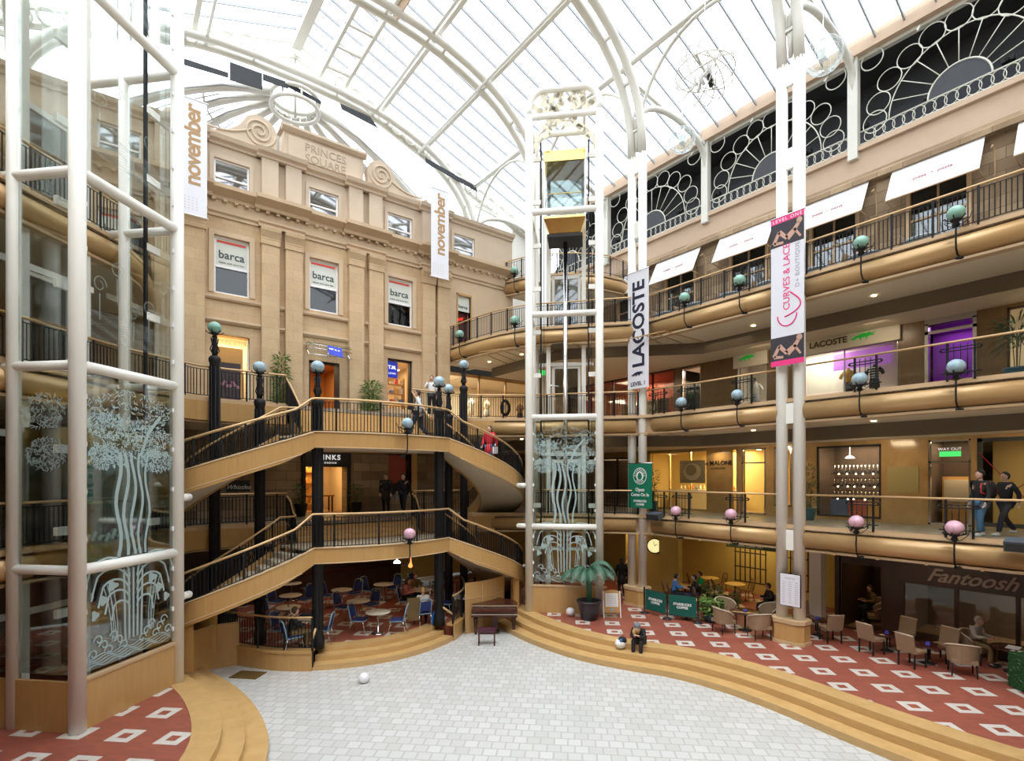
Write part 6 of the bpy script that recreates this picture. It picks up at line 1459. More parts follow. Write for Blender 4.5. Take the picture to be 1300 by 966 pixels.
def blue_chair():
    g = thing('metal_cafe_chair', 'x', 'chair', (0, 0, 0))
    MB().box(-.2, .22, -.21, .21, .43, .49).build('seat', 'blue_cushion', g); MB().tube([(-.22, -.23, .44), (.24, -.23, .44), (.24, .23, .44), (-.22, .23, .44)], .022, 6, closed=True).build('seat_frame', 'blue_frame', g)
    MB().obox((-.27, 0, .72), (.02, 0, 0), (0, .19, 0), (-.035, 0, .17)).build('backrest', 'blue_cushion', g)
    MB().tube([(-.21, -.22, .44), (-.27, -.22, .7), (-.33, -.2, .95), (-.35, -.1, .99), (-.35, .1, .99), (-.33, .2, .95), (-.27, .22, .7), (-.21, .22, .44)], .022, 6).build('back_frame', 'blue_frame', g)
    for y in (-.22, .22):
        MB().tube([(.2, y, .44), (.24, y, .3), (.3, y, 0)], .016, 6).build('leg', 'chrome', g); MB().tube([(-.2, y, .44), (-.24, y, .25), (-.32, y, 0)], .016, 6).build('leg', 'chrome', g)
    return g
def round_table_p(name, top, r, label, base='chrome', h=.74, holder=True):
    g = thing(name, label, 'table', (0, 0, 0))
    MB().lathe([(r-.02, h-.03), (r, h-.02), (r, h), (r-.01, h+.005), (0, h+.005)], 26).build('tabletop', top, g)
    MB().lathe([(.22, 0), (.22, .015), (.06, .04), (.03, .06), (.03, h-.03)], 14).build('pedestal', base, g)
    return g
def place(proto, used, p, h, label, group=None, sc=None): return first_or_dup(proto, used, p, h, label, group, sc)
ac, acu = armchair(), []; sc_, scu = side_chair(), []; bc, bcu = blue_chair(), []
def wooden_chair():
    g = thing('wooden_chair', 'x', 'chair', (0, 0, 0)); MB().lathe([(.2, .43), (.22, .44), (.22, .46), (.2, .47)], 16).build('seat', 'chair_brown', g)
    MB().tube([(-.16, -.19, .45), (-.26, -.19, .85), (-.28, -.1, .92), (-.28, .1, .92), (-.26, .19, .85), (-.16, .19, .45)], .02, 6).build('back_frame', 'chair_brown', g)
    for y in (-.08, 0, .08): MB().tube([(-.19, y, .46), (-.28, y, .91)], .012, 5).build('spindle', 'chair_brown', g)
    for x in (-.16, .16):
        for y in (-.15, .15): MB().tube([(x, y, .44), (x*1.3, y*1.3, 0)], .018, 6).build('leg', 'chair_brown', g)
    return g
plain('chair_brown', (.16, .07, .025), .4)
wc, wcu = wooden_chair(), []
dt, dtu = round_table_p('dark_round_table', 'mahogany', .5, 'x', 'near_black', .66), []
lt, ltu = round_table_p('pedestal_table', 'terrazzo', .42, 'x'), []
pt, ptu = round_table_p('pine_table', 'pine_top', .42, 'x', 'mahogany'), []
def G(px, py, z=.5): return Vector(at_z(px, py, z))
# terrace group nearest the banner column
c = G(946, 800); c.z = .5
place(dt, dtu, tuple(c), 0, 'round dark wood table ringed by wicker armchairs beside the leafy planter')
for k, (dx, dy, t) in enumerate([(-.85, -.25, 'wicker armchair at the planter side of the ringed dark table'), (.05, -.95, 'wicker armchair with its back to the steps at the ringed dark table'), (.9, .2, 'wicker armchair at the column side of the ringed dark table'), (-.3, .95, 'wicker armchair on the far side of the ringed dark table')]):
    p = c+Vector((dx*.798+dy*.602, -dx*.602+dy*.798, 0)); place(ac, acu, tuple(p), atan2(c.y-p.y, c.x-p.x), t, 'wicker armchairs')
# small tables toward the script-lettered shop
for (px, py, t) in ((1038, 806, 'beside the plinth of the nearer column'), (1126, 826, 'before the dark cafe doorway'), (1178, 842, 'in front of the script-lettered window')):
    c = G(px, py); place(dt, dtu, tuple(c), 0, 'small round dark table '+t, sc=.8)
    for s, tt in ((-1, 'steps side'), (1, 'shop side')):
        ur, ua = Vector((.798, -.602, 0)), Vector((.602, .798, 0))
        p = c+(ur*.62*s+ua*.22*s if px > 1050 else ua*.72*s-ur*.0)
        place(sc_, scu, (p.x, p.y, .5), atan2(c.y-p.y, c.x-p.x), 'straight wicker chair, %s of the table %s' % (tt, t), 'wicker dining chairs')
    tag(MB().box(-.05, .05, -.05, .05, 0, .05).box(-.035, .035, -.035, .035, .05, .09).build('sugar_caddy', plain('caddy_blue', (.08, .08, .5), .4) if 'caddy_blue' not in MATS else 'caddy_blue', None, origin=(0, 0, 0)), 'tiny blue and white caddy on the table '+t, 'caddy', 'blue caddies').location = (c.x, c.y, .5+.66*.8+.005)
c0 = G(946, 800); tag(MB().box(-.05, .05, -.05, .05, 0, .05).build('sugar_caddy', 'caddy_blue', None, origin=(0, 0, 0)), 'tiny blue caddy on the dark table ringed by armchairs', 'caddy', 'blue caddies').location = (c0.x, c0.y, .5+.666)
c = G(1222, 856); place(ac, acu, tuple(c), H(60), 'wicker armchair holding a folded magazine, facing the seated diner', 'wicker armchairs')
c = Vector((21.65, 7.3, .5)); place(ac, acu, tuple(c), H(150), 'wicker armchair inside the dark cafe doorway', 'wicker armchairs')
c = G(1232, 862)
tag(MB().obox((0, 0, 0), (.12, .04, 0), (-.03, .1, 0), (0, 0, .02)).obox((0, 0, .03), (.1, .02, 0), (-.02, .08, 0), (0, 0, .008)).build('magazine', 'goods_4', None, origin=(0, 0, 0)), 'white and red folded magazine on the wicker armchair seat', 'magazine').location = (G(1222, 856).x, G(1222, 856).y, .5+.485)
# diner's table and hedge box
dn = G(1252, 850); place(dt, dtu, tuple(dn+Vector((.35, -.5, 0))), 0, 'round dark table with white papers in front of the seated diner')
tag(MB().obox((0, 0, 0), (.2, 0, 0), (0, .14, 0), (0, 0, .006)).build('newspaper', 'white_cloth', None, origin=(0, 0, 0)), 'open white paper lying on the diner table', 'paper').location = tuple(dn+Vector((.35, -.5, .675)))
hb = G(1288, 876); g = thing('clipped_hedge', 'dark green clipped hedge block at the edge of the picture', 'hedge', tuple(hb))
random.seed(4); mb = MB().obox((hb.x+.45, hb.y-.45, .95), (.55*.8, -.55*.6, 0), (.6*.35, .8*.35, 0), (0, 0, .42)); mb.build('core', 'hedge_green', g); mb = MB()
for k in range(900):
    a, b, c_ = random.uniform(-1, 1), random.uniform(-1, 1), random.uniform(-1, 1); m = random.choice((0, 1, 2)); q = [a, b, c_]; q[m] = 1 if q[m] > 0 else -1
    p = Vector((hb.x+.45, hb.y-.45, .95))+Vector((.44, -.33, 0))*q[0]+Vector((.21, .28, 0))*q[1]+Vector((0, 0, .42))*q[2]
    d = Vector((random.uniform(-1, 1), random.uniform(-1, 1), random.uniform(-1, 1)))*.04; e = d.orthogonal()*.4; mb.add([p-d, p+e, p+d, p-e], [(0, 1, 2, 3)])
o = mb.build('leaves', 'leaf_green', g)
# coffee bar tables, right of the clock
for k, (px, py, t) in enumerate([(872, 760, 'nearest the green barrier'), (870, 744, 'farthest, below the clock'), (900, 733, 'before the trellis screen'), (912, 752, 'with white cups, behind the planter'), (933, 741, 'next to the pale pillar')]):
    q = G(px, py-0, 1.24); place(pt, ptu, (q.x, q.y, .5), 0, 'round honey pine cafe table, '+t, 'pine cafe tables')
    for s in ((-1, 1) if k else ()):
        p = Vector((q.x+s*.62*.8, q.y-s*.62*.6+.1, .5)); place(wc, wcu, tuple(p), atan2(q.y-p.y, q.x-p.x), 'brown wooden chair, %s side of the pine table %s' % ('near' if s > 0 else 'far', t), 'wooden cafe chairs')
q = G(912, 752, 1.24)
for k in range(3): tag(MB().lathe([(.025, 0), (.04, .05), (.042, .07), (.036, .07), (.02, .01)], 10).tube([(.04, 0, .055), (.065, 0, .04), (.04, 0, .02)], .006, 4).build('coffee_cup', 'white_plastic', None, origin=(0, 0, 0)), 'white coffee cup on the pine table behind the planter', 'cup', 'white cups').location = (q.x-.15+.15*k, q.y-.05*k, 1.246)
# green barrier
pp = [G(818, 778), G(847, 786), G(886, 791)]
for i, p in enumerate(pp):
    g = thing('barrier_post', 'black barrier post %s' % ['at the column end of the green screens', 'between the two green screens', 'at the planter end of the green screens'][i], 'post', tuple(p)); MB().lathe([(.18, 0), (.18, .02), (.05, .05), (.03, .07), (.03, .98), (.045, 1.0), (0, 1.03)], 14, p).build('stand', 'near_black', g)
for i in range(2):
    a, b = pp[i]+Vector((0, 0, 0)), pp[i+1]; d = (b-a).normalized(); a2, b2 = a+d*.06, b-d*.06; m = (a2+b2)/2
    g = thing('barrier_screen', 'green canvas barrier screen printed STARBUCKS COFFEE, %s' % ('column side' if i == 0 else 'planter side'), 'barrier', tuple(m)); up = Vector((0, 0, 1)); n = d.cross(up)
    MB().obox(m+up*.56, (b2-a2)/2, n*.008, up*.38).build('canvas', 'banner_green' if False else plain('canvas_green', (.0, .09, .065), .8) if 'canvas_green' not in MATS else 'canvas_green', g)
    MB().tube([a2+up*.95, b2+up*.95], .012, 6).tube([a2+up*.18, b2+up*.18], .012, 6).build('bar', 'near_black', g)
    text_mb('STARBUCKS', .2, m+n*.01+up*.58, d, up, .006, bold=.006, fit=(b2-a2).length*.66).merge(text_mb('COFFEE', .2, m+n*.01+up*.46, d, up, .006, bold=.006, fit=(b2-a2).length*.42)).build('lettering', 'letter_white_flat', g)
# planters
def leafclump(mb, c, r, h, n, ll, lw, droop=.4):
    for k in range(n):
        a = random.uniform(0, 2*pi); rr = r*sqrt(random.random()); z = h*random.random(); p = Vector(c)+Vector((rr*cos(a), rr*sin(a), z)); out = Vector((cos(a), sin(a), random.uniform(-droop, .9))).normalized(); s = out.cross(Vector((0, 0, 1))).normalized()
        l = ll*random.uniform(.6, 1.2); mb.add([p, p+out*l*.5+s*lw, p+out*l-Vector((0, 0, l*droop*.5)), p+out*l*.5-s*lw], [(0, 1, 2, 3)])
def pot(g, c, r, h, mat, square=False):
    if square: MB().box(c[0]-r, c[0]+r, c[1]-r, c[1]+r, c[2], c[2]+h).box(c[0]-r*1.06, c[0]+r*1.06, c[1]-r*1.06, c[1]+r*1.06, c[2]+h*.86, c[2]+h).build('pot', mat, g)
    else: MB().lathe([(r*.68, 0), (r*.9, h*.6), (r, h*.9), (r*1.08, h*.92), (r*1.08, h), (r*.92, h), (r*.9, h*.9)], 22, c).build('pot', mat, g)
    MB().lathe([(r*.9, h*.9), (0, h*.91)], 14, c).build('soil', 'soil', g)
def bush(p, label, r=.35, h=.8, pr=.26, ph=.32, n=260, ll=.2, lw=.035, mat='leaf_green', stem=0, potm='teal_pot', square=False):
    g = thing('potted_plant', label, 'plant', tuple(p)); pot(g, tuple(p), pr, ph, potm, square); mb = MB(); leafclump(mb, (p[0], p[1], p[2]+ph+stem), r, h, n, ll, lw); mb.build('foliage', mat, g)
    mb = MB()
    for k in range(4): mb.tube([(p[0]+.04*cos(k*1.6), p[1]+.04*sin(k*1.6), p[2]+ph*.8), (p[0]+.1*cos(k*1.6), p[1]+.1*sin(k*1.6), p[2]+ph+stem+h*.6)], .012, 5)
    mb.build('stems', 'trunk_brown', g); return g
random.seed(21)
bush(G(902, 789), 'leafy green plant in a teal planter at the end of the green barrier', .38, .55, .26, .3, 340, .2, .05, 'leaf_light')
bush(G(905, 776), 'tall leafy plant behind the green barrier planter', .3, .75, .22, .3, 260, .22, .04, 'leaf_green')
bush(G(925, 779), 'bushy plant between the pine tables and wicker armchairs', .36, .45, .22, .3, 260, .2, .04, 'leaf_green')
bush((X(357, 22.3), 22.3, ZB), 'tall narrow dracaena against the facade, west of the open doorway', .24, 2.0, .22, .3, 420, .34, .03, 'leaf_light')
bush((X(472, 22.3), 22.3, ZB), 'round bushy dracaena against the facade, east of the open doorway', .34, 1.3, .24, .3, 420, .34, .03, 'leaf_light')
bush((X(382, 22.3), 22.3, ZA), 'dark clipped plant in a black pot west of the lit lower doorway', .25, .8, .25, .5, 200, .14, .03, 'leaf_green', potm='near_black')
bush((X(452, 22.3), 22.3, ZA), 'dark clipped plant in a black pot east of the lit lower doorway', .25, .8, .25, .5, 200, .14, .03, 'leaf_green', potm='near_black')
def onx(px, x, z): y = Yx(px, x); return (x, y, z)
bush(onx(1027, 20.6, ZA), 'tall thin-leaved plant in a teal pot on the first gallery beside the nearer column', .2, 1.5, .24, .45, 220, .32, .022, 'leaf_green')
bush(onx(829, 20.6, ZA), 'tall thin-leaved plant in a teal pot on the first gallery beside the farther column', .2, 1.5, .24, .45, 220, .32, .022, 'leaf_green')
bush(onx(830, 20.6, ZB), 'thin-leaved plant in a teal pot on the second gallery behind the lettered banner', .2, 1.4, .24, .4, 200, .32, .022, 'leaf_green')
bush(onx(1291, 20.0, ZB), 'dark spiky palm in a pot on the second gallery at the picture edge', .3, .7, .28, .5, 240, .55, .022, 'palm_green', stem=.6)
# palm
p = G(748, 786); g = thing('potted_palm', 'kentia palm in a large dark round pot in front of the far lift', 'palm', tuple(p)); pot(g, tuple(p), .44, .72, 'pot_black')
mb = MB(); random.seed(8)
for k in range(5): a = k*1.3; mb.tube([(p.x+.06*cos(a), p.y+.06*sin(a), 1.1), (p.x+.08*cos(a), p.y+.08*sin(a), 1.7), (p.x+.05*cos(a)-.05, p.y+.05*sin(a), 2.35)], [.05, .04, .03], 6)
mb.build('trunk', 'palm_green', g)
for k in range(13):
    a = k*2*pi/13+.2; L = random.uniform(1.15, 1.5); hh = random.uniform(.45, 1.0); mb = MB(); base = Vector((p.x, p.y, 2.05+.03*k)); pts = []
    for i in range(12): t = i/11; pts.append(base+Vector((cos(a)*L*t*.8, sin(a)*L*t*.8, hh*1.5*t-1.75*hh*t*t*.9-.1*t*t)))
    mb.tube(pts, .012, 5)
    for i in range(1, 12):
        for q_ in (0, .5):
            if i+q_ > 11: continue
            j = min(10, i); pp_ = pts[j].lerp(pts[j+1 if j < 11 else j], q_); d = (pts[min(11, j+1)]-pts[j-1]).normalized(); s = d.cross(Vector((0, 0, 1))).normalized(); ll = .42*sin(pi*(.12+.8*(i+q_)/12))
            for sg in (-1, 1): e = (s*sg*.8+d*.6-Vector((0, 0, .35))).normalized(); w = d*.018; mb.add([pp_-w, pp_+e*ll*.5-w*1.2, pp_+e*ll-Vector((0, 0, .07)), pp_+e*ll*.5+w*1.2, pp_+w], [(0, 1, 2, 3, 4)])
    mb.build('frond', 'palm_green', g)
# A-board
p = G(777, 784); g = thing('a_board', 'timber A-board menu with white legs beside the potted palm', 'A-board', tuple(p)); u = Vector((.798, -.602, 0)); up = Vector((0, 0, 1)); n = Vector((-.602, -.798, 0))
def ab(f, nm, mat, s=1): return f.build(nm, mat, g)
q = p-n*.12; lean = (up*1.0-n*.22).normalized()
MB().plate([(-.3, .2), (.3, .2), (.3, .95)]+[(.3*cos(pi*i/10), .95+.1*sin(pi*i/10)) for i in range(1, 10)]+[(-.3, .95)], p+n*.05, u, lean, .02).build('board', 'maple', g)
MB().plate([(-.24, .42), (.24, .42), (.24, .92), (-.24, .92)], p+n*.075, u, lean, .005).build('menu_sheet', 'goods_4', g); mb = MB()
for k in range(7): mb.merge(MB().plate([(-.2, .46+k*.065), (.2, .46+k*.065), (.2, .475+k*.065), (-.2, .475+k*.065)], p+n*.083, u, lean, .003))
mb.build('menu_lines', 'soft_grey', g); MB().plate([(.08*cos(k*pi/4), .31+.05*sin(k*pi/4)) for k in range(8)], p+n*.075, u, lean, .004).build('emblem', 'blue_frame', g)
for s in (-1, 1): MB().bar(p+u*s*.32+n*.06, p+u*s*.32+n*.06+lean*1.0, .035).build('leg', 'white_plastic', g); MB().bar(p+u*s*.3-n*.45, p+u*s*.3+n*.02+lean*.95, .03).build('leg', 'white_plastic', g)
# white balls on the floors
for (px, py, z, r, l) in ((724, 782, .5, .17, 'white ball lying on the red paving in front of the far lift'), (462, 867, 0, .15, 'white ball lying on the pale floor below the cafe steps')):
    p = G(px, py, z); tag(MB().ball((0, 0, r), r, 18, 12).build('ball', 'globe_white', None, origin=(0, 0, 0)), l, 'ball').location = tuple(p)
# piano
p = G(628, 805, 0); g = thing('baby_grand_piano', 'closed dark mahogany baby grand piano beside the curved wooden stair wall', 'piano', tuple(p)); R = Matrix.Translation(p) @ Matrix.Rotation(CR, 4, 'Z') @ Matrix.Diagonal((1.14, 1.05, 1.12, 1))
def PB(mb, nm, mat): return mb.xf(R).build(nm, mat, g)
out = [(-.72, 0), (.72, 0), (.74, .35), (.6, .75), (.2, 1.05), (-.05, 1.3), (-.35, 1.5), (-.6, 1.5), (-.74, 1.3), (-.74, .3)]
PB(MB().prism(out, .64, .95), 'case', 'mahogany'); PB(MB().prism([(x*1.01, y*1.01-.01) for x, y in out], .96, .985), 'lid', 'mahogany'); PB(MB().box(-.74, .74, -.26, .02, .62, .72), 'key_bed', 'mahogany'); PB(MB().obox((0, -.1, .79), (.7, 0, 0), (0, .13, .05), (0, -.02, .05)), 'fall_board', 'mahogany')
PB(MB().box(-.74, -.66, -.24, .05, .7, .84), 'cheek', 'mahogany'); PB(MB().box(.66, .74, -.24, .05, .7, .84), 'cheek', 'mahogany'); PB(MB().box(-.74, .74, -.262, -.255, .70, .72), 'bright_edge', 'wicker_edge'); PB(MB().box(-.73, .73, -.015, -.005, .93, .955), 'trim_strip', 'tan_trim')
for x, y in ((-.62, .0), (.62, .0), (-.35, 1.2)): PB(MB().lathe([(.035, 0), (.035, .05), (.05, .2), (.07, .5), (.08, .64)], 10, (x, y, 0)), 'leg', 'mahogany')
PB(MB().box(-.1, .1, .1, .16, .08, .64).box(-.14, .14, -.02, .16, .06, .1), 'pedal_lyre', 'mahogany')
p2 = G(618, 818, 0); g = thing('piano_stool', 'dark red upholstered stool standing in front of the piano', 'stool', tuple(p2)); R = Matrix.Translation(p2) @ Matrix.Rotation(CR, 4, 'Z')
plain('maroon_leather', (.07, .015, .035), .35)
PB(MB().box(-.3, .3, -.17, .17, .46, .55), 'seat', 'maroon_leather'); PB(MB().box(-.29, .29, -.16, .16, .4, .46), 'seat_frame', 'mahogany')
for x in (-.27, .27):
    for y in (-.14, .14): PB(MB().bar((x, y, 0), (x, y, .42), .045), 'leg', 'mahogany')
# ---- cafe below the stairs ------------------------------------------------
T = [(480, 776, 'at the top of the cafe steps'), (383, 787, 'behind the low curved railing'), (455, 762, 'second row, catching warm light'), (366, 770, 'pale, below the sloping stringer'), (369, 755, 'warm lit, farther below the sloping stringer'), (434, 748, 'dim, beside the black column'), (487, 741, 'warm lit at the back of the cafe'), (546, 734, 'pale at the back near the far column'), (370, 740, 'deepest, almost hidden by the stringer'), (535, 748, 'between the two talking women'), (588, 757, 'behind the railing above the piano')]
for i, (px, py, t) in enumerate(T):
    q = G(px, py, 1.25); place(lt, ltu, (q.x, q.y, .5), 0, 'round pale pedestal table %s' % t, 'pedestal cafe tables')
    hs = [(-.66, .1), (.66, .05)] if i in (0, 1, 3) else [(-.66, .25), (.3, .66)]
    if i in (9,): hs = []
    for k, (dx, dy) in enumerate(hs):
        p = Vector((q.x+dx*.798+dy*.602, q.y-dx*.602+dy*.798, .5)); place(bc, bcu, tuple(p), atan2(q.y-p.y, q.x-p.x), 'blue metal chair, %s seat at the table %s' % (['west', 'east'][k], t), 'blue metal cafe chairs')
for k, (px, py, l) in enumerate([(383, 787, 'small white menu holder on the table behind the railing'), (480, 776, 'small bronze holder on the table at the top of the steps'), (366, 770, 'small dark holder on the pale table below the stringer')]):
    q = G(px, py, 1.255); tag(MB().lathe([(.03, 0), (.03, .01), (.012, .02), (.02, .09), (.0, .1)], 8).build('table_holder', ['white_plastic', 'frame_gold', 'near_black'][k], None, origin=(0, 0, 0)), l, 'holder').location = tuple(q)
g = thing('green_counter', 'dark green counter panel with a lit golden lower edge below the stair foot', 'counter', (2.6, 20.2, .5)); q0 = G(232, 800, 1.0); 
MB().obox((3.0, 19.6, 1.25), (.5, .75, 0), (-.03, .02, 0), (0, 0, .3)).build('panel', plain('counter_green', (.01, .04, .035), .5), g); MB().obox((3.0, 19.6, .92), (.5, .75, 0), (-.03, .02, 0), (0, 0, .04)).build('gold_edge', 'frame_gold', g); MB().obox((3.0, 19.6, .69), (.48, .72, 0), (-.03, .02, 0), (0, 0, .19)).build('base', 'maple', g)
# restaurant furniture glimpsed through the top railing
plain('pale_blue_cloth', (.5, .6, .7), .7)
tt, ttu = round_table_p('restaurant_table', 'pale_blue_cloth', .5, 'x', 'near_black'), []
for k in range(8):
    y = 5.4+k*1.55; place(tt, ttu, (19.6, y, ZC), 0, 'pale topped restaurant table behind the awning gallery railing', 'restaurant tables')
    for s in (-1, 1): tag(dup(sc_, (19.6+.1*s, y+s*.72, ZC), -s*pi/2), 'dark backed restaurant chair behind the awning gallery railing', 'chair', 'restaurant chairs')
# ================================================================== PEOPLE
plain('skin', (.62, .38, .28), .55); plain('hair_brown', (.06, .03, .015), .6); plain('hair_blond', (.55, .36, .14), .6); plain('hair_grey', (.4, .39, .38), .6); plain('hair_black', (.01, .008, .007), .5); plain('eye_dark', (.02, .015, .012), .3); plain('lip', (.45, .15, .13), .5)
plain('denim', (.06, .15, .27), .8); plain('dark_denim', (.015, .02, .035), .8); plain('red_coat', (.55, .015, .03), .7); plain('pale_hoodie', (.55, .58, .6), .8); plain('blue_top', (.06, .2, .5), .8); plain('green_top', (.01, .35, .1), .8); plain('pink_top', (.6, .22, .2), .8); plain('white_top', (.75, .75, .74), .8); plain('black_top', (.012, .012, .014), .75); plain('khaki', (.2, .13, .05), .8); plain('beanie_grey', (.16, .17, .2), .9); plain('shoe_dark', (.02, .018, .018), .5); plain('shoe_pale', (.6, .62, .65), .5); plain('beige_top', (.42, .38, .33), .8)
def skinmesh(V, Ed, Rd, sub=1):
    me = bpy.data.meshes.new('s'); me.from_pydata([tuple(v) for v in V], Ed, []); o = bpy.data.objects.new('s', me); col.objects.link(o)
    o.modifiers.new('k', 'SKIN'); s = o.modifiers.new('u', 'SUBSURF'); s.levels = sub; s.render_levels = sub
    for i, r in enumerate(Rd): me.skin_vertices[0].data[i].radius = (r, r) if not isinstance(r, tuple) else r
    me.skin_vertices[0].data[0].use_root = True
    dg = bpy.context.evaluated_depsgraph_get(); dg.update(); ev = o.evaluated_get(dg).to_mesh(); mb = MB(); mb.add([v.co.copy() for v in ev.vertices], [tuple(p.vertices) for p in ev.polygons], True)
    o.evaluated_get(dg).to_mesh_clear(); bpy.data.objects.remove(o); bpy.data.meshes.remove(me); return mb
STAND = dict(pel=(0, 0, .93), waist=(0, 0, 1.06), chest=(.01, 0, 1.28), neck=(0, 0, 1.45), head=(.03, 0, 1.60), shl=(0, .175, 1.39), shr=(0, -.175, 1.39), ell=(-.02, .24, 1.12), elr=(-.02, -.24, 1.12), wrl=(.08, .23, .88), wrr=(.08, -.23, .88), hil=(0, .09, .88), hir=(0, -.09, .88), knl=(.02, .1, .49), knr=(.02, -.1, .49), anl=(-.02, .1, .09), anr=(-.02, -.1, .09))
def pose(**k): d = dict(STAND); d.update(k); return d
WALK = pose(knl=(.2, .09, .5), anl=(.28, .09, .1), knr=(-.05, -.09, .48), anr=(-.33, -.09, .16), ell=(-.12, .25, 1.14), wrl=(-.12, .24, .9), elr=(.06, -.25, 1.14), wrr=(.2, -.22, .95))
SIT = pose(pel=(0, 0, .55), waist=(-.0, 0, .68), chest=(.02, 0, .9), neck=(.04, 0, 1.07), head=(.1, 0, 1.21), shl=(.02, .175, 1.01), shr=(.02, -.175, 1.01), ell=(.1, .23, .78), elr=(.1, -.23, .78), wrl=(.34, .14, .8), wrr=(.34, -.14, .8), hil=(.02, .09, .54), hir=(.02, -.09, .54), knl=(.43, .11, .53), knr=(.43, -.11, .53), anl=(.4, .11, .09), anr=(.4, -.11, .09))
def person(loc, h, P, label, top, legs, hair, shoes='shoe_dark', long_hair=False, coat=0, hat=None, bare_arm=False, skirt=None, sc=1.0, group=None):
    g = thing('person', label, 'person', tuple(loc), group); R = Matrix.Translation(loc) @ Matrix.Rotation(h, 4, 'Z') @ Matrix.Scale(sc, 4)
    V = {k: Vector(v) for k, v in P.items()}; hd = V['head']
    names = ['pel', 'waist', 'chest', 'neck', 'hdl', 'shl', 'ell', 'wrl', 'shr', 'elr', 'wrr', 'hil', 'knl', 'anl', 'hir', 'knr', 'anr', 'hal', 'har', 'tol', 'tor']
    V['hdl'] = V['neck'].lerp(hd, .55)
    for s in 'lr':
        d = (V['wr'+s]-V['el'+s]).normalized(); V['ha'+s] = V['wr'+s]+d*.075
        f = Vector((.13, 0, -.05)); V['to'+s] = V['an'+s]+f
    rad = dict(pel=.12, waist=.11, chest=.13, neck=.05, hdl=.05, shl=.06, shr=.06, ell=.038, elr=.038, wrl=.025, wrr=.025, hal=.03, har=.03, hil=.09, hir=.09, knl=.055, knr=.055, anl=.035, anr=.035, tol=.03, tor=.03)
    E_ = [('pel', 'waist'), ('waist', 'chest'), ('chest', 'neck'), ('neck', 'hdl')]+[(a+s, b+s) for s in 'lr' for a, b in (('sh', 'el'), ('el', 'wr'), ('wr', 'ha'), ('hi', 'kn'), ('kn', 'an'), ('an', 'to'))]+[('chest', 'shl'), ('chest', 'shr'), ('pel', 'hil'), ('pel', 'hir')]
    idx = {n: i for i, n in enumerate(names)}
    body = skinmesh([V[n] for n in names], [(idx[a], idx[b]) for a, b in E_], [rad[n]*(.78 if n in ('pel', 'waist', 'chest', 'shl', 'shr', 'hil', 'hir', 'knl', 'knr') else 1) for n in names])
    # head with nose, ears, chin
    body.ball(hd, .1, 16, 12, (.95, .78, 1.18)); body.ball(hd+Vector((.03, 0, -.07)), .06, 10, 6, (1, .8, .7)); body.lathe([(.018, 0), (.012, .03), (0, .045)], 6, hd+Vector((.088, 0, -.03)), (.5, 0, 1)).ball(hd+Vector((.1, 0, -.022)), .014, 6, 4)
    for s in (-1, 1): body.ball(hd+Vector((0, s*.08, -.01)), .024, 6, 5, (.6, .4, 1.2))
    # hands: palm fingers and thumb
    for s, sg in (('l', 1), ('r', -1)):
        w = V['ha'+s]; d = (V['wr'+s]-V['el'+s]).normalized(); side = d.cross(Vector((0, 0, 1))); side = (side if side.length > .1 else Vector((1, 0, 0))).normalized(); dn = Vector((0, 0, -1)) if abs(d.z) < .7 else Vector((1, 0, 0))
        for k in range(4):
            L = (.062, .072, .068, .052)[k]; b = w+side*(k-1.5)*.017; body.tube([b, b+d*L*.5, b+d*L*.85+dn*.018, b+d*L*.9+dn*.035], [.0095, .009, .008, .006], 6)
        b = w-d*.035+side*-sg*.028; body.tube([b, b+side*-sg*.022+d*.02, b+side*-sg*.024+d*.05], [.011, .01, .007], 6)
    body.xf(R).build('body', 'skin', g)
    def cloth(nm, mat, nodes, edges, grow, over=None, sub=1):
        ii = {n: i for i, n in enumerate(nodes)}; over = over or {}
        skinmesh([V[n] for n in nodes], [(ii[a], ii[b]) for a, b in edges], [over.get(n, rad.get(n, .05)+grow) for n in nodes], sub).xf(R).build(nm, mat, g)
    cloth('trousers', legs, ['pel', 'hil', 'knl', 'anl', 'hir', 'knr', 'anr'], [('pel', 'hil'), ('hil', 'knl'), ('knl', 'anl'), ('pel', 'hir'), ('hir', 'knr'), ('knr', 'anr')], .022, {'anl': .062, 'anr': .062})
    tn = ['chest', 'waist', 'pel', 'neck', 'shl', 'ell', 'shr', 'elr']; te = [('waist', 'chest'), ('waist', 'pel'), ('chest', 'neck'), ('chest', 'shl'), ('shl', 'ell'), ('chest', 'shr'), ('shr', 'elr')]
    if not bare_arm: tn += ['wrl', 'wrr']; te += [('ell', 'wrl'), ('elr', 'wrr')]
    cloth('coat' if coat else 'top', top, tn, te, .022+coat*.015, {'neck': .062, 'pel': .14+coat*.02})
    if coat:
        b = V['pel']; d = Vector((V['knl']+V['knr'])/2)-b; MB().tube([b+Vector((0, 0, .05)), b+d*.35, b+d*.8], [.15, .185, .2], 12).xf(R).build('coat_skirt', top, g)
    for s in 'lr': MB().ball(V['an'+s]+Vector((.06, 0, -.045)), .06, 12, 8, (2.1, .8, .72)).xf(R).build('shoe', shoes, g)
    # hair
    hb = MB(); 
    hb.ball(hd+Vector((-.02, 0, .025)), .108, 16, 10, (.98, .88, 1.1)); hb.v = [Vector((min(v.x, hd.x+.055-(.06 if v.z < hd.z+.045 else 0)), v.y, v.z)) if v.z < hd.z+.09 else v for v in hb.v]
    if long_hair: hb.tube([hd+Vector((-.05, 0, .06)), hd+Vector((-.075, 0, -.06)), hd+Vector((-.06, 0, -.2))], [.08, .085, .05], 10)
    hb.xf(R).build('hair', hair, g)
    if hat: MB().ball(hd+Vector((-.015, 0, .05)), .118, 16, 10, (1, .9, .95)).xf(R).build('beanie', hat, g)
    mb = MB()
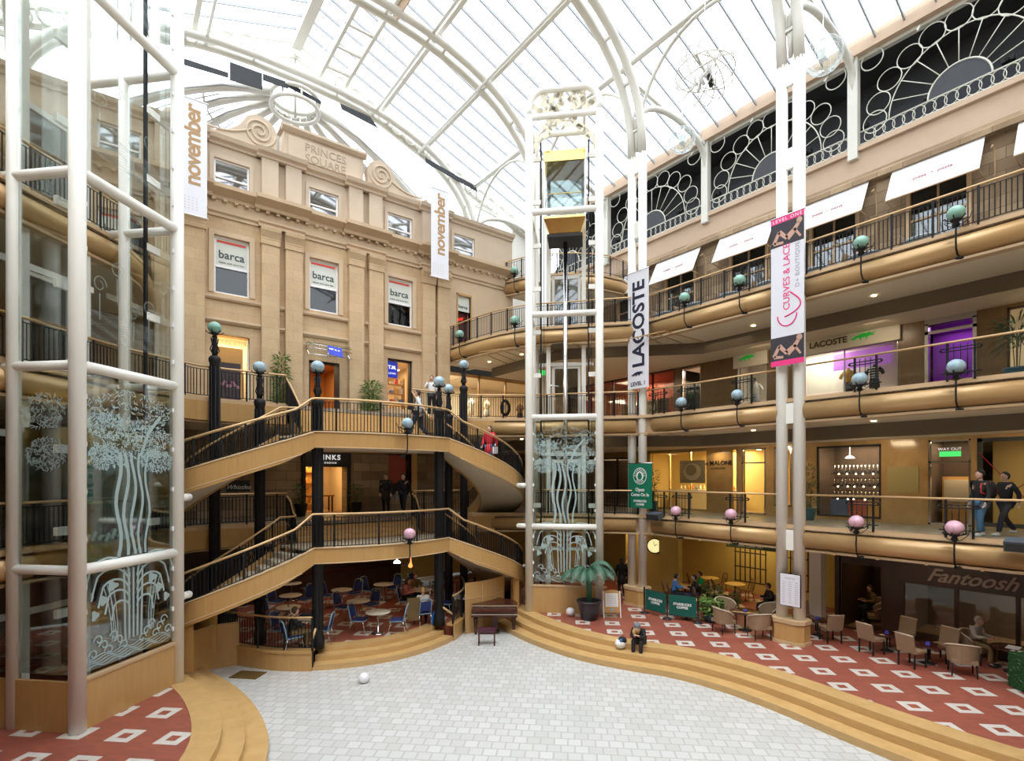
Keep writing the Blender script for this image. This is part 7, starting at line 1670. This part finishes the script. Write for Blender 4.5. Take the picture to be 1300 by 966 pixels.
    for s in (-1, 1): mb.ball(hd+Vector((.086, s*.032, .005)), .011, 6, 5)
    mb.xf(R).build('eyes', 'eye_dark', g); MB().ball(hd+Vector((.086, 0, -.062)), .018, 8, 4, (.5, 1.1, .3)).xf(R).build('mouth', 'lip', g)
    return g, R
AWAY, LEFT, RIGHT, TOWARD = H(90), H(180), H(0), H(-90)
def bag(g, R, c, s, mat, nm='bag'):
    MB().obox(c, (s*.5, 0, 0), (0, s*.25, 0), (0, 0, s*.6)).tube([Vector(c)+Vector((-s*.3, 0, s*.6)), Vector(c)+Vector((0, 0, s*1.2)), Vector(c)+Vector((s*.3, 0, s*.6))], .01, 5).xf(R).build(nm, mat, g)
LU = LZ['upper'][0]
zs = LU; y = 17.0; person((X(531, 16.9), 16.9, zs), LEFT, WALK, 'person in a pale hooded top and dark trousers striding along the upper landing', 'pale_hoodie', 'dark_denim', 'hair_brown', 'shoe_pale')
person((X(548, 19.9), 19.9, ZB), TOWARD, pose(elr=(.05, -.26, 1.2), wrr=(.16, -.1, 1.42)), 'person in a white shirt, hand to the chin, at the head of the steps', 'white_top', 'black_top', 'hair_brown')
aa = -72; zz_ = LZ['upper'][0]+(ZA-LZ['upper'][0])*(aa-A0)/(A1-A0)-.1
pr, Rr = person((CX+3.2*cos(radians(aa)), CY+3.2*sin(radians(aa)), zz_-.05), H(-115), WALK, 'person in a red coat carrying bags down the curved upper stair', 'red_coat', 'denim', 'hair_brown', long_hair=True, coat=1); bag(pr, Rr, (.1, .3, .75), .22, 'white_plastic', 'shopping_bag'); bag(pr, Rr, (.0, -.33, .95), .28, 'black_top', 'handbag')
person((X(490, 21.6), 21.6, ZA), TOWARD, STAND, 'person in black standing by the red picture, the one nearer the lit doorway', 'black_top', 'black_top', 'hair_black', coat=1)
q, Rq = person((X(512, 21.4), 21.4, ZA), TOWARD, WALK, 'person in black carrying a pale bag below the upper landing', 'black_top', 'dark_denim', 'hair_brown'); bag(q, Rq, (.05, -.32, .72), .2, 'blue_frame', 'shopping_bag')
# gallery walkers with backpack
px_ = 1245; x_ = 18.6; y_ = Yx(px_, x_)
q, Rq = person((x_, y_, ZA), LEFT, pose(knl=(.1, .1, .5), anl=(.12, .1, .09), knr=(-.02, -.1, .49), anr=(-.16, -.1, .1)), 'person in black jacket and blue jeans with a red and black backpack, first gallery', 'black_top', 'denim', 'hair_black', 'shoe_pale', sc=1.03)
MB().ball((-.24, 0, 1.22), .17, 12, 8, (.8, .9, 1.4)).xf(Rq).build('backpack', 'black_top', q); MB().ball((-.33, 0, 1.2), .1, 10, 6, (.8, .9, 1.5)).xf(Rq).build('backpack_pocket', 'croc_red', q); MB().tube([(-.12, .13, 1.42), (.1, .13, 1.36), (.12, .14, 1.15), (-.1, .16, 1.05)], .02, 5).xf(Rq).build('strap', 'croc_red', q)
person((19.2, Yx(1277, 19.2), ZA), LEFT, WALK, 'person in dark clothes striding behind the one with the backpack', 'black_top', 'dark_denim', 'hair_black', 'shoe_pale')
# ground floor
q = G(789, 757); person(q, AWAY, STAND, 'person in a long black coat standing with the back to us between palm and column', 'black_top', 'black_top', 'hair_black', coat=1, long_hair=True)
q = G(799, 752); person(q, H(120), STAND, 'person in a white shirt half hidden by the farther column', 'white_top', 'black_top', 'hair_brown')
q = G(856, 769); person(q, RIGHT, SIT, 'seated person in a blue top leaning forward behind the green barrier', 'blue_top', 'dark_denim', 'hair_black'); place(wc, wcu, tuple(q), RIGHT, 'wooden chair under the seated person in the blue top', 'wooden cafe chairs')
q = G(884, 771); person(q, LEFT, SIT, 'seated person in black with an arm over the green barrier', 'black_top', 'dark_denim', 'hair_black'); place(wc, wcu, tuple(q), LEFT, 'wooden chair under the person in black behind the green barrier', 'wooden cafe chairs')
q = G(891, 765); person(q, LEFT, SIT, 'seated person in a bright green top beyond the barrier', 'green_top', 'dark_denim', 'hair_brown', bare_arm=True); place(wc, wcu, tuple(q), LEFT, 'wooden chair under the person in the green top', 'wooden cafe chairs')
q = G(978, 785); person(q, LEFT, SIT, 'seated person in dark clothes reading beside the nearer column', 'black_top', 'black_top', 'hair_brown'); dup(ac, tuple(q), LEFT, 'wicker armchair under the reader in dark clothes', 'wicker armchairs')
q = dn+Vector((.55, .35, 0)); person(q, atan2(-.85, -.2), SIT, 'seated grey haired diner in a beige top beneath the script sign', 'beige_top', 'khaki', 'hair_grey'); dup(ac, tuple(q), atan2(-.85, -.2), 'wicker armchair under the grey haired diner', 'wicker armchairs')
q = Vector((22.5, 7.75, .5)); person(q, LEFT, SIT, 'seated person in khaki inside the dark cafe doorway', 'khaki', 'dark_denim', 'hair_brown'); dup(ac, tuple(q), LEFT, 'wicker armchair under the person in khaki', 'wicker armchairs')
# person on the steps: sits on the top tread, feet two treads lower
i0 = min(range(len(TS)), key=lambda i: abs((lambda X_, D_: 650+679*X_/D_)(.798*TS[i][0]-.602*TS[i][1], dep(*TS[i]))-818)); tp = Vector(TS[i0]); tn_ = (Vector(TS[i0+1])-Vector(TS[i0-1])).normalized(); outv = Vector((tn_.y, -tn_.x)); 
sp = Vector((tp.x+outv.x*.3, tp.y+outv.y*.3, .52-.43))
CROUCH = pose(pel=(0, 0, .53), waist=(.05, 0, .66), chest=(.2, 0, .84), neck=(.32, 0, .96), head=(.42, 0, 1.04), shl=(.24, .17, .93), shr=(.24, -.17, .93), ell=(.34, .2, .7), elr=(.34, -.2, .7), wrl=(.5, .08, .8), wrr=(.5, -.06, .8), hil=(.03, .09, .53), hir=(.03, -.09, .53), knl=(.4, .12, .62), knr=(.4, -.12, .62), anl=(.42, .12, .18), anr=(.42, -.12, .18))
q, Rq = person(sp, atan2(outv.y, outv.x), CROUCH, 'blond person in a dark coat and grey beanie sitting hunched on the terrace steps', 'black_top', 'black_top', 'hair_blond', 'shoe_pale', long_hair=True, hat='beanie_grey', coat=0)
MB().tube([(.36, -.06, 1.04), (.42, -.09, .9), (.44, -.08, .75)], [.05, .06, .03], 8).xf(Rq).build('loose_hair', 'hair_blond', q)
i1 = i0-2; b = Vector(TS[i0])+outv*.62+Vector((-tn_.x, -tn_.y))*.55
g = thing('shoulder_bag', 'black and white rounded bag resting on the step beside the hunched person', 'bag', (b.x, b.y, .352)); MB().ball((b.x, b.y, .53), .2, 16, 10, (1, .8, .85)).build('bag_body', 'white_cloth', g); MB().ball((b.x+.04, b.y-.02, .62), .17, 14, 8, (1, .85, .7)).build('flap', 'black_top', g); MB().lathe([(.05, 0), (0, .01)], 10, (b.x-.1, b.y-.1, .66), (-.6, -.7, .5)).build('blue_patch', 'blue_top', g)
MB().tube([(b.x-.15, b.y, .6), (b.x, b.y, .9), (b.x+.15, b.y, .62)], .012, 5).build('strap', 'grey_cloth', g)
# cafe below the stairs
q = G(515, 776); person(q, RIGHT, SIT, 'seated person in a pink top leaning over a table in the cafe', 'pink_top', 'black_top', 'hair_brown', long_hair=True); dup(bc, tuple(q), RIGHT, 'blue cafe chair under the person in pink', 'blue metal cafe chairs')
q = G(527, 768); person(q, H(-60), SIT, 'seated auburn haired person behind the one in pink', 'khaki', 'black_top', plain('hair_auburn', (.16, .05, .02), .6) and 'hair_auburn', long_hair=True); dup(bc, tuple(q), H(-60), 'blue cafe chair under the auburn haired person', 'blue metal cafe chairs')
q = G(537, 793); person(q, H(100), SIT, 'seated person in a white top with the back to us near the step handrail', 'white_top', 'black_top', 'hair_blond'); c_ = dup(bc, tuple(q), H(120), 'blue cafe chair with a brown coat over its back', 'blue metal cafe chairs')
qq = q+Vector((.602*-.2-.3*.798, .798*-.2+.3*.602, 0)); MB_ = MB().add([(-.22, 0, .95), (.22, 0, .95), (.26, -.1, .5), (.2, -.12, .2), (-.2, -.1, .16), (-.28, -.08, .5), (-.22, .08, .95), (.22, .08, .95), (.24, .1, .55), (-.24, .1, .5)], [(0, 1, 2, 5), (5, 2, 3, 4), (1, 0, 6, 7), (7, 6, 9, 8), (1, 7, 8, 2), (0, 5, 9, 6)]); o = MB_.build('draped_coat', 'khaki', None, origin=(0, 0, 0)); o.location = (qq.x, qq.y, .55); o.rotation_euler = (0, 0, H(20)); tag(o, 'brown coat draped over the back of a cafe chair', 'coat')
q = G(371, 826); person(q, H(40), SIT, 'seated person in dark clothes behind the low curved railing', 'black_top', 'khaki', 'hair_brown'); dup(bc, tuple(q), H(40), 'blue cafe chair under the person behind the curved railing', 'blue metal cafe chairs')
q = G(577, 793); tag(MB().lathe([(.1, 0), (.14, .1), (.13, .3), (.05, .42), (.03, .5)], 12).build('blue_bag', plain('bag_blue', (.0, .12, .45), .6), None, origin=(0, 0, 0)), 'bright blue bag on the cafe floor behind the step handrail', 'bag').location = tuple(G(551, 793))
q = Vector((23.1, 6.95, .5)); person(q, TOWARD, STAND, 'person in black standing deep inside the dark cafe doorway', 'black_top', 'black_top', 'hair_black')

# ---- ordinals for look-alikes in rows, counted from a landmark one can find
WORDS = ['first', 'second', 'third', 'fourth', 'fifth', 'sixth', 'seventh', 'eighth', 'ninth', 'tenth', 'eleventh', 'twelfth', 'thirteenth', 'fourteenth', 'fifteenth', 'sixteenth']
def number(start, key, fmt):
    L = sorted([o for o in scene.objects if o.parent is None and str(o.get('label', '')).startswith(start)], key=key)
    for i, o in enumerate(L): o['label'] = fmt % WORDS[i]
number('small black floodlight', lambda o: -o.location.y, 'small black floodlight behind the iron lunettes, %s counting from the lift end')
number('small perfume bottle', lambda o: -o.location.y, 'small perfume bottle on the yellow shop counter, %s counting from the lift end')
number('slim brass gooseneck', lambda o: -o.location.y, 'slim brass gooseneck lamp between the awnings, %s counting from the lift end')
number('chrome rail of garments', lambda o: -o.location.y, 'chrome rail of garments behind the lettered banner column, %s from the lift end')
number('pale topped restaurant table', lambda o: -o.location.y, 'pale restaurant table behind the awning gallery railing, %s from the lift end')
number('dark backed restaurant chair', lambda o: -o.location.y, 'restaurant chair behind the awning gallery railing, %s from the lift end')
number('round recessed downlight', lambda o: -o.location.y, 'round recessed downlight inside the east shops, %s counting from the lift end')
number('white coffee cup', lambda o: o.location.x, 'white coffee cup on the pine table behind the planter, %s from the planter')
number('small warm ceiling downlight', lambda o: o.location.x, 'small warm ceiling downlight inside the facade shops, %s counting from the west')
GB = [o for o in scene.objects if o.name.startswith('goods_box')]
for o in GB:
    r = round((o.location.z-ZB-.631)/.45); c = round((o.location.x-WX[3]+.6)/.24); o['label'] = 'boxed item on the %s shelf up in the facade shop window, %s from the west' % (WORDS[r], WORDS[c])
for z, t in ((ZC, 'upper'), (ZB, 'lower')):
    L = sorted([o for o in scene.objects if str(o.get('label', '')).startswith('round warm downlight') and abs(o.location.z-z+.765) < .1], key=lambda o: dep(o.location.x, o.location.y))
    for i, o in enumerate(L): o['label'] = 'warm downlight in the %s gallery soffit, %s counting away from the camera' % (t, WORDS[i])
